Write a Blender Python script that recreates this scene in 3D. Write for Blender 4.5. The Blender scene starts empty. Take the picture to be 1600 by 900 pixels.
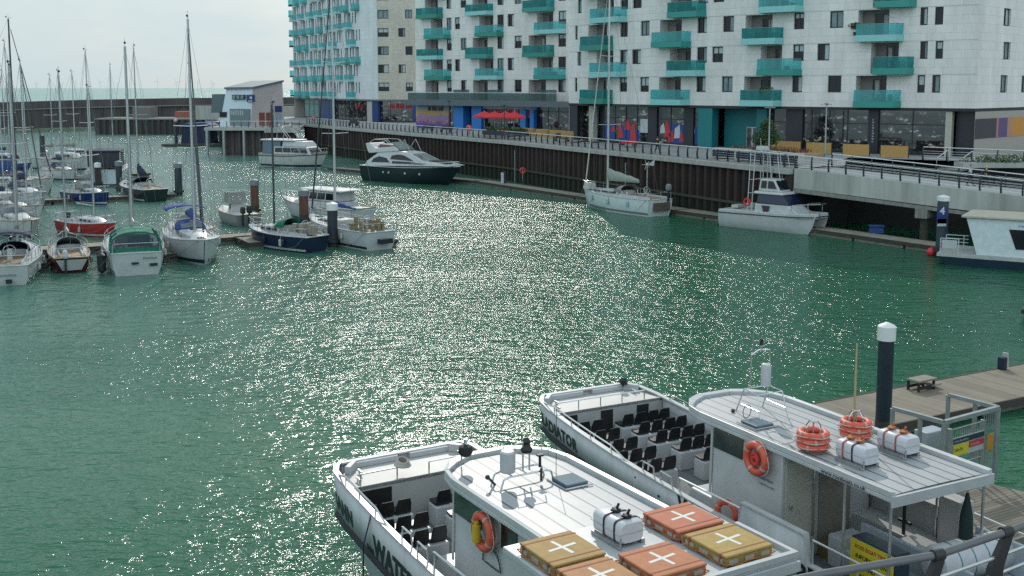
import bpy, math, random
from mathutils import Vector, Matrix
random.seed(7)
R = math.radians
sc = bpy.context.scene
col = sc.collection

# ---------------- camera ----------------
H = 12.5; FPX = 1720.0; PY = 340.0
PIT = math.atan((PY - 137) / FPX)
cd = bpy.data.cameras.new('camera'); cam = bpy.data.objects.new('camera', cd); col.objects.link(cam)
cam.location = (0, 0, H); cam.rotation_euler = (math.pi / 2 - PIT, 0, 0)
cd.sensor_width = 36; cd.lens = 36 * FPX / 1600; cd.shift_y = -(450 - PY) / 1600
cd.clip_start = 0.5; cd.clip_end = 40000
sc.camera = cam

# ---------------- sky, sun, exposure ----------------
SUN_EL, SUN_AZ = R(34), R(-3)          # azimuth measured from +Y towards +X
w = bpy.data.worlds.new('World'); sc.world = w; w.use_nodes = True
nt = w.node_tree; nt.nodes.clear()
out = nt.nodes.new('ShaderNodeOutputWorld'); bg = nt.nodes.new('ShaderNodeBackground')
sky = nt.nodes.new('ShaderNodeTexSky'); sky.sky_type = 'NISHITA'; sky.sun_disc = False
sky.sun_elevation = SUN_EL; sky.sun_rotation = SUN_AZ; sky.dust_density = 2.0; sky.air_density = 1.0
tc = nt.nodes.new('ShaderNodeTexCoord'); mp = nt.nodes.new('ShaderNodeMapping'); mp.inputs['Scale'].default_value = (1, 1, 3.5)
nz = nt.nodes.new('ShaderNodeTexNoise'); nz.inputs['Scale'].default_value = 3.2; nz.inputs['Detail'].default_value = 7; nz.inputs['Roughness'].default_value = .6
cr = nt.nodes.new('ShaderNodeValToRGB'); cr.color_ramp.elements[0].position = .3; cr.color_ramp.elements[1].position = .72
cr.color_ramp.elements[0].color = (.72, .72, .72, 1); cr.color_ramp.elements[1].color = (.97, .97, .97, 1)
mx = nt.nodes.new('ShaderNodeMix'); mx.data_type = 'RGBA'
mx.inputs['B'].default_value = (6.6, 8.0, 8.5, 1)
nt.links.new(tc.outputs['Generated'], mp.inputs['Vector']); nt.links.new(mp.outputs['Vector'], nz.inputs['Vector'])
nt.links.new(nz.outputs['Fac'], cr.inputs['Fac']); nt.links.new(cr.outputs['Color'], mx.inputs['Factor'])
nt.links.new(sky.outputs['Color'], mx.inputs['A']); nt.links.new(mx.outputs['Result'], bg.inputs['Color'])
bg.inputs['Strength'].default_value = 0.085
# sky behind the camera brightened, as added fill for the shaded facades
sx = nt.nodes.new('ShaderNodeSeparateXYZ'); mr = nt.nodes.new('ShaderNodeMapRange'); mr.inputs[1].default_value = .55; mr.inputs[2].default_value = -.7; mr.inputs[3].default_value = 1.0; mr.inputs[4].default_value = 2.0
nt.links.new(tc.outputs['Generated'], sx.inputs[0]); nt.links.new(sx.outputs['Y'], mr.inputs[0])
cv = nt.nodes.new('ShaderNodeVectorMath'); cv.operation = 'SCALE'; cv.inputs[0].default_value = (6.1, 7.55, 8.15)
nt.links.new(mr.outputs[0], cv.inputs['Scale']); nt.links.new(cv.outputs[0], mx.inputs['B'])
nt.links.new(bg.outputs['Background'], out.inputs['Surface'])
sd = bpy.data.lights.new('sun', 'SUN'); sd.energy = 1.95; sd.angle = R(0.55); sd.color = (1, .95, .86)
sun = bpy.data.objects.new('sun', sd); col.objects.link(sun)
sdir = Vector((math.sin(SUN_AZ) * math.cos(SUN_EL), math.cos(SUN_AZ) * math.cos(SUN_EL), math.sin(SUN_EL)))
sun.rotation_euler = (-sdir).to_track_quat('-Z', 'Y').to_euler(); sun.location = (0, 0, 80)
vs = sc.view_settings; vs.view_transform = 'Standard'; vs.look = 'None'; vs.gamma = 1; vs.use_curve_mapping = False
vs.exposure = 0.15
sc.cycles.use_denoising = False; sc.cycles.sample_clamp_direct = 24
sc.cycles.max_bounces = 5; sc.cycles.diffuse_bounces = 2; sc.cycles.glossy_bounces = 3; sc.cycles.transparent_max_bounces = 8
sc.cycles.caustics_reflective = False; sc.cycles.caustics_refractive = False

# ---------------- photo pixel -> world plane ----------------
def ray(x, y):
    u = (x - 800) / FPX; v = -(y - PY) / FPX
    return (u, math.cos(PIT) + v * math.sin(PIT), -math.sin(PIT) + v * math.cos(PIT))
def at(x, y, z=0.0):
    d = ray(x, y); t = (z - H) / d[2]
    return Vector((d[0] * t, d[1] * t, z))
def atY(x, y, Y):
    d = ray(x, y); t = Y / d[1]
    return Vector((d[0] * t, Y, H + d[2] * t))

# ---------------- materials ----------------
MATS = {}
def M(name, rgb, rough=.5, metal=0.0, var=.12, scale=3.0, bump=0.0, spec=.5, streak=False, dirt=0.0):
    if name in MATS: return MATS[name]
    m = bpy.data.materials.new(name); m.use_nodes = True; n = m.node_tree; b = n.nodes['Principled BSDF']
    b.inputs['Roughness'].default_value = rough; b.inputs['Metallic'].default_value = metal
    b.inputs['Specular IOR Level'].default_value = spec
    t = n.nodes.new('ShaderNodeTexCoord'); mpn = n.nodes.new('ShaderNodeMapping')
    if streak: mpn.inputs['Scale'].default_value = (1, 1, .12)
    no = n.nodes.new('ShaderNodeTexNoise'); no.inputs['Scale'].default_value = scale; no.inputs['Detail'].default_value = 6; no.inputs['Roughness'].default_value = .65
    n.links.new(t.outputs['Object'], mpn.inputs['Vector']); n.links.new(mpn.outputs['Vector'], no.inputs['Vector'])
    r = n.nodes.new('ShaderNodeValToRGB'); r.color_ramp.elements[0].position = .3; r.color_ramp.elements[1].position = .7
    lo = 1 - var - dirt; hi = 1 + var * .6
    r.color_ramp.elements[0].color = (rgb[0] * lo, rgb[1] * lo, rgb[2] * lo * .97, 1)
    r.color_ramp.elements[1].color = (min(rgb[0] * hi, .95), min(rgb[1] * hi, .95), min(rgb[2] * hi, .95), 1)
    n.links.new(no.outputs['Fac'], r.inputs['Fac']); n.links.new(r.outputs['Color'], b.inputs['Base Color'])
    if bump:
        bp = n.nodes.new('ShaderNodeBump'); bp.inputs['Strength'].default_value = bump; bp.inputs['Distance'].default_value = .05
        n.links.new(no.outputs['Fac'], bp.inputs['Height']); n.links.new(bp.outputs['Normal'], b.inputs['Normal'])
    MATS[name] = m; return m

def slabs(name, rgb, bw, bh, mortar=.02, var=.13, rough=.75, uv=True, mort=.55, bump=.3, rot=0):
    """brick/slab/plank pattern in metres, from the UVs (u along, v up)"""
    if name in MATS: return MATS[name]
    m = bpy.data.materials.new(name); m.use_nodes = True; n = m.node_tree; b = n.nodes['Principled BSDF']
    b.inputs['Roughness'].default_value = rough
    t = n.nodes.new('ShaderNodeTexCoord'); k = n.nodes.new('ShaderNodeTexBrick'); mpn = n.nodes.new('ShaderNodeMapping')
    mpn.inputs['Rotation'].default_value = (0, 0, rot)
    n.links.new(t.outputs['UV' if uv else 'Object'], mpn.inputs['Vector']); n.links.new(mpn.outputs['Vector'], k.inputs['Vector'])
    k.inputs['Scale'].default_value = 1; k.inputs['Brick Width'].default_value = bw; k.inputs['Row Height'].default_value = bh
    k.inputs['Mortar Size'].default_value = mortar; k.inputs['Mortar Smooth'].default_value = .3; k.offset = .5
    a = 1 - var
    k.inputs['Color1'].default_value = (rgb[0], rgb[1], rgb[2], 1); k.inputs['Color2'].default_value = (rgb[0] * a, rgb[1] * a, rgb[2] * a * .98, 1)
    k.inputs['Mortar'].default_value = (rgb[0] * mort, rgb[1] * mort, rgb[2] * mort, 1)
    no = n.nodes.new('ShaderNodeTexNoise'); no.inputs['Scale'].default_value = .5; no.inputs['Detail'].default_value = 9; no.inputs['Roughness'].default_value = .75
    ms = n.nodes.new('ShaderNodeMapping'); ms.inputs['Scale'].default_value = (1, 1, .22 if uv else 1)
    n.links.new(t.outputs['Object'], ms.inputs['Vector']); n.links.new(ms.outputs['Vector'], no.inputs['Vector'])
    r = n.nodes.new('ShaderNodeMapRange'); r.inputs[1].default_value = .3; r.inputs[2].default_value = .7; r.inputs[3].default_value = .8; r.inputs[4].default_value = 1.1
    n.links.new(no.outputs['Fac'], r.inputs[0])
    mu = n.nodes.new('ShaderNodeVectorMath'); mu.operation = 'SCALE'
    n.links.new(k.outputs['Color'], mu.inputs[0]); n.links.new(r.outputs[0], mu.inputs['Scale']); n.links.new(mu.outputs[0], b.inputs['Base Color'])
    bp = n.nodes.new('ShaderNodeBump'); bp.inputs['Strength'].default_value = bump; bp.inputs['Distance'].default_value = .03; bp.invert = True
    n.links.new(k.outputs['Fac'], bp.inputs['Height']); n.links.new(bp.outputs['Normal'], b.inputs['Normal'])
    MATS[name] = m; return m

def glass(name, tint, alpha):
    if name in MATS: return MATS[name]
    m = bpy.data.materials.new(name); m.use_nodes = True; n = m.node_tree; n.nodes.clear()
    o = n.nodes.new('ShaderNodeOutputMaterial'); tr = n.nodes.new('ShaderNodeBsdfTransparent'); p = n.nodes.new('ShaderNodeBsdfPrincipled')
    tr.inputs['Color'].default_value = (*[min(1, c * 1.6 + .25) for c in tint], 1)
    p.inputs['Base Color'].default_value = (*tint, 1); p.inputs['Roughness'].default_value = .06
    mxs = n.nodes.new('ShaderNodeMixShader'); mxs.inputs[0].default_value = alpha
    n.links.new(tr.outputs[0], mxs.inputs[1]); n.links.new(p.outputs[0], mxs.inputs[2]); n.links.new(mxs.outputs[0], o.inputs['Surface'])
    MATS[name] = m; return m

white = M('boat_gelcoat', (.47, .48, .495), .34, var=.08, scale=1.6, dirt=.07)
white2 = M('aged_gelcoat', (.43, .435, .425), .4, var=.1, scale=2, dirt=.08)
cream = M('cream_paint', (.58, .55, .46), .45, var=.08)
navy = M('navy_paint', (.012, .02, .05), .25, var=.2)
black = M('black_rubber', (.012, .012, .014), .55, var=.3)
seatm = M('black_plastic', (.014, .014, .016), .38, var=.3)
steel = M('stainless_steel', (.62, .63, .64), .25, .9, var=.1)
alu = M('mast_aluminium', (.42, .43, .44), .38, .55, var=.12)
darkalu = M('dark_mast', (.05, .052, .058), .4, .3, var=.2)
wire = M('rigging_wire', (.12, .125, .13), .4, .4)
teak = M('teak', (.28, .19, .11), .6, var=.25, scale=6)
tintglass = M('tinted_glass', (.010, .014, .02), .06, var=.3, spec=.4)
shopglass = M('shop_glass', (.02, .024, .03), .04, var=.3, spec=.9)
bluecanvas = M('blue_canvas', (.02, .055, .2), .8, var=.2, bump=.3)
navycanvas = M('navy_canvas', (.012, .02, .055), .8, var=.2, bump=.3)
greencanvas = M('green_canvas', (.01, .14, .09), .8, var=.2, bump=.3)
greycanvas = M('grey_canvas', (.22, .22, .22), .85, var=.2, bump=.3)
greencover = M('pale_sail_cover', (.3, .34, .3), .85, var=.2, bump=.4)
redpaint = M('red_paint', (.33, .02, .02), .35, var=.15)
orange = M('orange_plastic', (.75, .12, .05), .5, var=.15)
concrete = M('concrete', (.36, .36, .34), .85, var=.2, scale=1.2, bump=.3, streak=True)
rusty = M('rusty_steel', (.12, .05, .032), .85, var=.4, scale=2.5, bump=.4, streak=True)
darksteel = M('dark_post_paint', (.02, .03, .04), .45, var=.3)
galv = M('galvanised_steel', (.33, .35, .36), .45, .6, var=.2)
weed = M('weedy_timber', (.05, .05, .035), .9, var=.4, scale=4, bump=.5)

# ---------------- mesh builder ----------------
class MB:
    def __init__(s): s.v = []; s.f = []; s.mi = []; s.uv = {}; s.T = None; s.cur = 0
    def add(s, pts, faces, uvs=None):
        o = len(s.v)
        for p in pts:
            p = Vector(p); s.v.append(tuple(s.T @ p) if s.T is not None else tuple(p))
        for i, f in enumerate(faces):
            if uvs: s.uv[len(s.f)] = uvs[i]
            s.f.append([o + k for k in f]); s.mi.append(s.cur)
        return s
    def box(s, x0, x1, y0, y1, z0, z1, tx=0, ty=0):
        """tx, ty shrink the top on each side"""
        return s.add([(x0, y0, z0), (x1, y0, z0), (x1, y1, z0), (x0, y1, z0), (x0 + tx, y0 + ty, z1), (x1 - tx, y0 + ty, z1), (x1 - tx, y1 - ty, z1), (x0 + tx, y1 - ty, z1)],
              [(0, 3, 2, 1), (4, 5, 6, 7), (0, 1, 5, 4), (1, 2, 6, 5), (2, 3, 7, 6), (3, 0, 4, 7)])
    def hexa(s, p):   # 8 points bottom 4, top 4
        return s.add(p, [(0, 3, 2, 1), (4, 5, 6, 7), (0, 1, 5, 4), (1, 2, 6, 5), (2, 3, 7, 6), (3, 0, 4, 7)])
    def tube(s, p, q, r, r2=None, n=8, cap=True):
        p = Vector(p); q = Vector(q); r2 = r if r2 is None else r2; d = q - p
        if d.length < 1e-6: return s
        d.normalize(); a = d.orthogonal().normalized(); b = d.cross(a)
        pts = [p + (a * math.cos(2 * math.pi * i / n) + b * math.sin(2 * math.pi * i / n)) * r for i in range(n)] + \
              [q + (a * math.cos(2 * math.pi * i / n) + b * math.sin(2 * math.pi * i / n)) * r2 for i in range(n)]
        fs = [(i, (i + 1) % n, n + (i + 1) % n, n + i) for i in range(n)]
        if cap: fs += [tuple(range(n - 1, -1, -1)), tuple(range(n, 2 * n))]
        return s.add(pts, fs)
    def path(s, pts, r, n=6):
        for a, b in zip(pts, pts[1:]): s.tube(a, b, r, n=n)
        return s
    def poly(s, pts, z0, z1):
        n = len(pts); P = [(x, y, z0) for x, y in pts] + [(x, y, z1) for x, y in pts]
        uv = None
        return s.add(P, [tuple(range(n - 1, -1, -1)), tuple(range(n, 2 * n))] + [(i, (i + 1) % n, n + (i + 1) % n, n + i) for i in range(n)])
    def side(s, pts, y0, y1):   # profile in x,z extruded along y
        n = len(pts); P = [(x, y0, z) for x, z in pts] + [(x, y1, z) for x, z in pts]
        return s.add(P, [tuple(range(n)), tuple(range(2 * n - 1, n - 1, -1))] + [(i, n + i, n + (i + 1) % n, (i + 1) % n) for i in range(n)])
    def loft(s, rings, closed=True, cap=True):
        n = len(rings[0]); o = []; P = []
        for r in rings: P += list(r)
        fs = []
        for k in range(len(rings) - 1):
            for i in range(n if closed else n - 1):
                j = (i + 1) % n
                fs.append((k * n + i, k * n + j, (k + 1) * n + j, (k + 1) * n + i))
        if cap and closed:
            fs += [tuple(range(n - 1, -1, -1)), tuple((len(rings) - 1) * n + i for i in range(n))]
        return s.add(P, fs)
    def lathe(s, prof, n=14, c=(0, 0, 0)):
        rings = [[(c[0] + r * math.cos(2 * math.pi * i / n), c[1] + r * math.sin(2 * math.pi * i / n), c[2] + z) for i in range(n)] for r, z in prof]
        return s.loft(rings)
    def ball(s, c, rx, ry=None, rz=None, n=10, m=7):
        ry = ry or rx; rz = rz or rx
        rings = []
        for k in range(m + 1):
            a = -math.pi / 2 + math.pi * k / m; a = max(min(a, 1.54), -1.54)
            rings.append([(c[0] + rx * math.cos(a) * math.cos(2 * math.pi * i / n), c[1] + ry * math.cos(a) * math.sin(2 * math.pi * i / n), c[2] + rz * math.sin(a)) for i in range(n)])
        return s.loft(rings)
    def torus(s, c, Rr, r, ax=(0, 0, 1), n=20, m=8):
        q = Vector((0, 0, 1)).rotation_difference(Vector(ax)); rings = []
        for i in range(n):
            a = 2 * math.pi * i / n; rings.append([tuple(Vector(c) + q @ Vector(((Rr + r * math.cos(b)) * math.cos(a), (Rr + r * math.cos(b)) * math.sin(a), r * math.sin(b)))) for b in [2 * math.pi * j / m for j in range(m)]])
        rings.append(rings[0]); return s.loft(rings, cap=False)
    def build(s, name, mat, parent=None, smooth=False, bevel=0, loc=None, rz=0, kind=None):
        me = bpy.data.meshes.new(name); me.from_pydata(s.v, [], s.f)
        if isinstance(mat, (list, tuple)):
            for m in mat: me.materials.append(m)
            me.polygons.foreach_set('material_index', s.mi)
        else: me.materials.append(mat)
        if s.uv:
            ul = me.uv_layers.new(name='UVMap')
            for fi, uvs in s.uv.items():
                p = me.polygons[fi]
                for li, u in zip(p.loop_indices, uvs): ul.data[li].uv = u
        if smooth:
            me.polygons.foreach_set('use_smooth', [True] * len(me.polygons)); me.update()
            try: me.set_sharp_from_angle(angle=R(40))
            except Exception: pass
        me.validate(); me.update()
        o = bpy.data.objects.new(name, me); col.objects.link(o)
        if parent: o.parent = parent
        if loc is not None: o.location = loc
        if rz: o.rotation_euler = (0, 0, rz)
        if bevel:
            b = o.modifiers.new('bevel', 'BEVEL'); b.width = bevel; b.segments = 2; b.limit_method = 'ANGLE'
        if kind: o['kind'] = kind
        return o

def tag(o, label, cat, group=None):
    o['label'] = label; o['category'] = cat
    if group: o['group'] = group
    return o
def thing(name, label, cat, loc=(0, 0, 0), rz=0, group=None):
    o = bpy.data.objects.new(name, None); col.objects.link(o); o.location = loc; o.rotation_euler = (0, 0, rz)
    o.empty_display_size = .3
    return tag(o, label, cat, group)
def kids(o, memo={}): return [c for c in o.children]
def dup(root, loc, rz, label, group=None):
    def cp(o, par):
        c = o.copy(); col.objects.link(c)
        c.parent = par
        for ch in list(o.children): cp(ch, c)
        return c
    r = cp(root, None); r.location = loc; r.rotation_euler = (0, 0, rz); r['label'] = label
    if group: r['group'] = group
    return r
def textmesh(body, size, bold=.0, spacing=1.0):
    c = bpy.data.curves.new('lettering', 'FONT'); c.body = body; c.size = size; c.offset = bold; c.space_character = spacing; c.resolution_u = 3
    o = bpy.data.objects.new('lettering', c); col.objects.link(o)
    dg = bpy.context.evaluated_depsgraph_get(); dg.update()
    me = bpy.data.meshes.new_from_object(o.evaluated_get(dg))
    vs_ = [tuple(v.co) for v in me.vertices]; fs = [tuple(p.vertices) for p in me.polygons]
    bpy.data.objects.remove(o); bpy.data.curves.remove(c); bpy.data.meshes.remove(me)
    return vs_, fs
def lettering(body, size, fn, mat, parent, bold=0, spacing=1.0, name='lettering', label=None):
    """letters laid on a surface: fn(u, v) -> point"""
    v, f = textmesh(body, size, bold, spacing)
    m = MB(); m.add([fn(p[0], p[1]) for p in v], f)
    o = m.build(name, mat, parent)
    if label: o['label'] = label
    return o
# ================= WATER =================
def water():
    m = bpy.data.materials.new('harbour_water'); m.use_nodes = True; n = m.node_tree; b = n.nodes['Principled BSDF']
    b.inputs['Roughness'].default_value = .125; b.inputs['IOR'].default_value = 1.33
    g = n.nodes.new('ShaderNodeNewGeometry')
    def noise(scale, detail, sx, sy, rot=0.0, rough=.55):
        mp_ = n.nodes.new('ShaderNodeMapping'); mp_.inputs['Scale'].default_value = (sx, sy, 1); mp_.inputs['Rotation'].default_value = (0, 0, rot)
        t = n.nodes.new('ShaderNodeTexNoise'); t.inputs['Scale'].default_value = scale; t.inputs['Detail'].default_value = detail; t.inputs['Roughness'].default_value = rough
        n.links.new(g.outputs['Position'], mp_.inputs['Vector']); n.links.new(mp_.outputs['Vector'], t.inputs['Vector']); return t
    a = noise(1.35, 3, .5, 1.0, R(14), .5); c = noise(4.2, 3, .6, 1.0, R(-14), .55); d = noise(.33, 2, .7, 1, R(5))
    # wind patches change the height of the small waves
    pr = n.nodes.new('ShaderNodeMapRange'); pr.inputs[1].default_value = .38; pr.inputs[2].default_value = .62; pr.inputs[3].default_value = .5; pr.inputs[4].default_value = 1.35
    pat = noise(.03, 3, .6, 1.6, R(30)); n.links.new(pat.outputs['Fac'], pr.inputs[0])
    def mul(x, k):
        q = n.nodes.new('ShaderNodeMath'); q.operation = 'MULTIPLY'; n.links.new(x, q.inputs[0])
        if isinstance(k, float): q.inputs[1].default_value = k
        else: n.links.new(k, q.inputs[1])
        return q.outputs[0]
    def addn(x, y):
        q = n.nodes.new('ShaderNodeMath'); q.operation = 'ADD'; n.links.new(x, q.inputs[0]); n.links.new(y, q.inputs[1]); return q.outputs[0]
    h = addn(addn(mul(mul(a.outputs['Fac'], .30), pr.outputs[0]), mul(mul(c.outputs['Fac'], .125), pr.outputs[0])), mul(d.outputs['Fac'], .22))
    bp = n.nodes.new('ShaderNodeBump'); bp.inputs['Strength'].default_value = 1.0; bp.inputs['Distance'].default_value = 1.0
    n.links.new(h, bp.inputs['Height']); n.links.new(bp.outputs['Normal'], b.inputs['Normal'])
    # silty green, painted paler towards the open side
    r = n.nodes.new('ShaderNodeValToRGB'); r.color_ramp.elements[0].color = (.003, .092, .036, 1); r.color_ramp.elements[1].color = (.011, .092, .052, 1)
    r.color_ramp.elements[0].position = .35; r.color_ramp.elements[1].position = .65
    n.links.new(pat.outputs['Fac'], r.inputs['Fac'])
    # sky sheen painted into the base colour, paler to the far left
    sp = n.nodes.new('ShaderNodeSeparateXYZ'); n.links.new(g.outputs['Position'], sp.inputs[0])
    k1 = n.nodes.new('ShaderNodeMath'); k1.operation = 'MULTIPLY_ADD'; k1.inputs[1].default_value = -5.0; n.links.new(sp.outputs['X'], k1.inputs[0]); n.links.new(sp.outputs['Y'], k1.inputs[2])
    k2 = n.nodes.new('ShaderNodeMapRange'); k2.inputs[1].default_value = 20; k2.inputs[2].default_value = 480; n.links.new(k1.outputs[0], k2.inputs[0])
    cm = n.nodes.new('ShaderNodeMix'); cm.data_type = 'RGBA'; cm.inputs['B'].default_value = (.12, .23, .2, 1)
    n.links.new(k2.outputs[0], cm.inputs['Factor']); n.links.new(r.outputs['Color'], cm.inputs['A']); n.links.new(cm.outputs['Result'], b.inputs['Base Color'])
    return m
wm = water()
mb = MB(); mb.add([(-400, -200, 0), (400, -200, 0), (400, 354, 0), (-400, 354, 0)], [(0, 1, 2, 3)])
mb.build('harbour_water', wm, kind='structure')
def seamat():
    m = bpy.data.materials.new('open_sea'); m.use_nodes = True; n = m.node_tree; b = n.nodes['Principled BSDF']
    b.inputs['Roughness'].default_value = .22; b.inputs['Specular IOR Level'].default_value = .22
    g = n.nodes.new('ShaderNodeNewGeometry'); mp_ = n.nodes.new('ShaderNodeMapping'); mp_.inputs['Scale'].default_value = (.05, .012, 1)
    t = n.nodes.new('ShaderNodeTexNoise'); t.inputs['Scale'].default_value = 1; t.inputs['Detail'].default_value = 6
    n.links.new(g.outputs['Position'], mp_.inputs['Vector']); n.links.new(mp_.outputs['Vector'], t.inputs['Vector'])
    r = n.nodes.new('ShaderNodeValToRGB'); r.color_ramp.elements[0].position = .35; r.color_ramp.elements[1].position = .65
    r.color_ramp.elements[0].color = (.06, .19, .16, 1); r.color_ramp.elements[1].color = (.14, .32, .28, 1)
    n.links.new(t.outputs['Fac'], r.inputs['Fac']); n.links.new(r.outputs['Color'], b.inputs['Base Color'])
    bp = n.nodes.new('ShaderNodeBump'); bp.inputs['Distance'].default_value = 1.5; bp.inputs['Strength'].default_value = .6
    t2 = n.nodes.new('ShaderNodeTexNoise'); t2.inputs['Scale'].default_value = .5; t2.inputs['Detail'].default_value = 5
    n.links.new(g.outputs['Position'], t2.inputs['Vector']); n.links.new(t2.outputs['Fac'], bp.inputs['Height']); n.links.new(bp.outputs['Normal'], b.inputs['Normal'])
    return m
mb = MB()
for x0, x1, y0, y1 in ((-16000, -400, -200, 354), (400, 16000, -200, 354), (-16000, 16000, 354, 30000)): mb.add([(x0, y0, 0), (x1, y0, 0), (x1, y1, 0), (x0, y1, 0)], [(0, 1, 2, 3)])
mb.build('sea', seamat(), kind='structure')

# ================= GROUND / QUAY =================
WALL = [(-41, 219), (-28, 195.5), (-15.1, 173.5), (0, 148.3), (6.3, 135.2), (13.9, 119.4), (19, 108.7), (24.8, 96.8)]
ZW = 5.42; ZG = 6.0
paving = slabs('promenade_paving', (.34, .34, .34), .9, .45, .02, uv=False, var=.15, rough=.8)
BACK = [(-30, 270), (-10, 262), (12, 230), (30, 215), (60, 200), (80, 190), (95, 175), (100, 150)]
mb = MB(); top = []
# pavement: a strip that rises gently from the quay edge, then flat ground
n_ = len(WALL)
offs = []
for i, p in enumerate(WALL):
    a_ = Vector(WALL[max(i - 1, 0)]); b_ = Vector(WALL[min(i + 1, n_ - 1)]); d_ = (b_ - a_).normalized(); nrm = Vector((-d_.y, d_.x))
    if nrm.x < 0: nrm = -nrm
    q = Vector(p) + nrm * 5.5; offs.append((q.x, q.y))
edge = offs[:]
pts = [(x, y, ZW) for x, y in WALL] + [(x, y, ZG) for x, y in offs]
fs = [(i, i + 1, n_ + i + 1, n_ + i) for i in range(n_ - 1)]
# right side: the land behind the ramp
RIGHT = [(24.8, 96.8), (33, 99.0), (46, 80), (60, 58)]
mb.add(pts, fs)
mb.add([(x, y, ZG) for x, y in offs] + [(x, y, ZG) for x, y in BACK], [(i, i + 1, n_ + i + 1, n_ + i) for i in range(n_ - 1)])
mb.add([(offs[-1][0], offs[-1][1], ZG), (31.5, 103, ZG), (58, 76.5, ZG), (80, 54, ZG), (120, 54, ZG), (100, 150, ZG)], [(0, 1, 2, 3, 4, 5)])
mb.add([(24.8, 96.8, ZW), (31.5, 103, ZG), (offs[-1][0], offs[-1][1], ZG)], [(0, 1, 2)])
mb.add([(-41, 219, ZW), (offs[0][0], offs[0][1], ZG), (-30, 270, ZG), (-75, 300, ZG - .6), (-62, 230, ZW)], [(0, 1, 2, 3, 4)])
mb.build('promenade_ground', paving, kind='structure')

# sheet-piled quay wall
qw = thing('quay_wall', 'rust brown sheet piled quay wall below the promenade railing', 'quay wall', (0, 0, 0))
def piling(path, z0, z1, pitch=1.25, dep=.45):
    m = MB(); P = []
    for (a, b) in zip(path, path[1:]):
        a = Vector(a); b = Vector(b); L = (b - a).length; d = (b - a) / L; nr = Vector((d.y, -d.x))
        if nr.y > 0: nr = -nr
        k = max(1, round(L / pitch)); st = L / k
        for i in range(k):
            s0 = a + d * st * i
            for f, o in ((0, 0), (.34, 0), (.5, dep), (.84, dep)): P.append(s0 + d * st * f + nr * o)
    P.append(Vector(path[-1])); n = len(P)
    m.add([(p.x, p.y, z0) for p in P] + [(p.x, p.y, z1) for p in P], [(i, i + 1, n + i + 1, n + i) for i in range(n - 1)])
    return m
pilem = M('dark_rusted_piling', (.036, .022, .019), .85, var=.55, scale=1.4, bump=.4, streak=True)
_n = pilem.node_tree; _b = _n.nodes['Principled BSDF']; _src = _b.inputs['Base Color'].links[0].from_socket
_g = _n.nodes.new('ShaderNodeNewGeometry'); _s = _n.nodes.new('ShaderNodeSeparateXYZ'); _n.links.new(_g.outputs['Position'], _s.inputs[0])
_w = _n.nodes.new('ShaderNodeTexNoise'); _w.inputs['Scale'].default_value = .7; _w.inputs['Detail'].default_value = 5; _n.links.new(_g.outputs['Position'], _w.inputs['Vector'])
_a = _n.nodes.new('ShaderNodeMath'); _a.operation = 'MULTIPLY_ADD'; _a.inputs[1].default_value = 2.2; _n.links.new(_w.outputs['Fac'], _a.inputs[0]); _n.links.new(_s.outputs['Z'], _a.inputs[2])
_m = _n.nodes.new('ShaderNodeMapRange'); _m.inputs[1].default_value = 2.7; _m.inputs[2].default_value = 3.2; _n.links.new(_a.outputs[0], _m.inputs[0])
_x = _n.nodes.new('ShaderNodeMix'); _x.data_type = 'RGBA'; _x.inputs['A'].default_value = (.016, .02, .012, 1); _n.links.new(_m.outputs[0], _x.inputs['Factor']); _n.links.new(_src, _x.inputs['B']); _n.links.new(_x.outputs['Result'], _b.inputs['Base Color'])
piling([(x - .0, y) for x, y in WALL], -1.5, ZW - .45).build('sheet_piling', pilem, qw)
# tidal weed band at the foot
def bandwall_(): pass
def bandwall(path, off, z0, z1, th):
    m = MB()
    for (a, b) in zip(path, path[1:]):
        a = Vector(a); b = Vector(b); d = (b - a).normalized(); nr = Vector((d.y, -d.x))
        if nr.y > 0: nr = -nr
        a1 = a + nr * off; b1 = b + nr * off; a2 = a + nr * (off + th); b2 = b + nr * (off + th)
        m.hexa([(a1.x, a1.y, z0), (b1.x, b1.y, z0), (b2.x, b2.y, z0), (a2.x, a2.y, z0), (a1.x, a1.y, z1), (b1.x, b1.y, z1), (b2.x, b2.y, z1), (a2.x, a2.y, z1)])
    return m
bandwall(WALL, -.35, ZW - .5, ZW - .02, 1.05).build('coping', concrete, qw, bevel=.03)
bandwall(WALL, .48, 1.6, 1.85, .08).build('waling_beam', weed, qw)
# dark retaining wall under and behind the ramp
rw = thing('retaining_wall', 'dark retaining wall in the shade under the ramp', 'wall')
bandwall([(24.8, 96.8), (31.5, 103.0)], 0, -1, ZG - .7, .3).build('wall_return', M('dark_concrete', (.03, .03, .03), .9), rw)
bandwall([(31.5, 103), (58, 76.5), (80, 54)], 0, -1, ZG - .02, .3).build('wall', M('dark_concrete', (.07, .07, .07), .9), rw)

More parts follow.
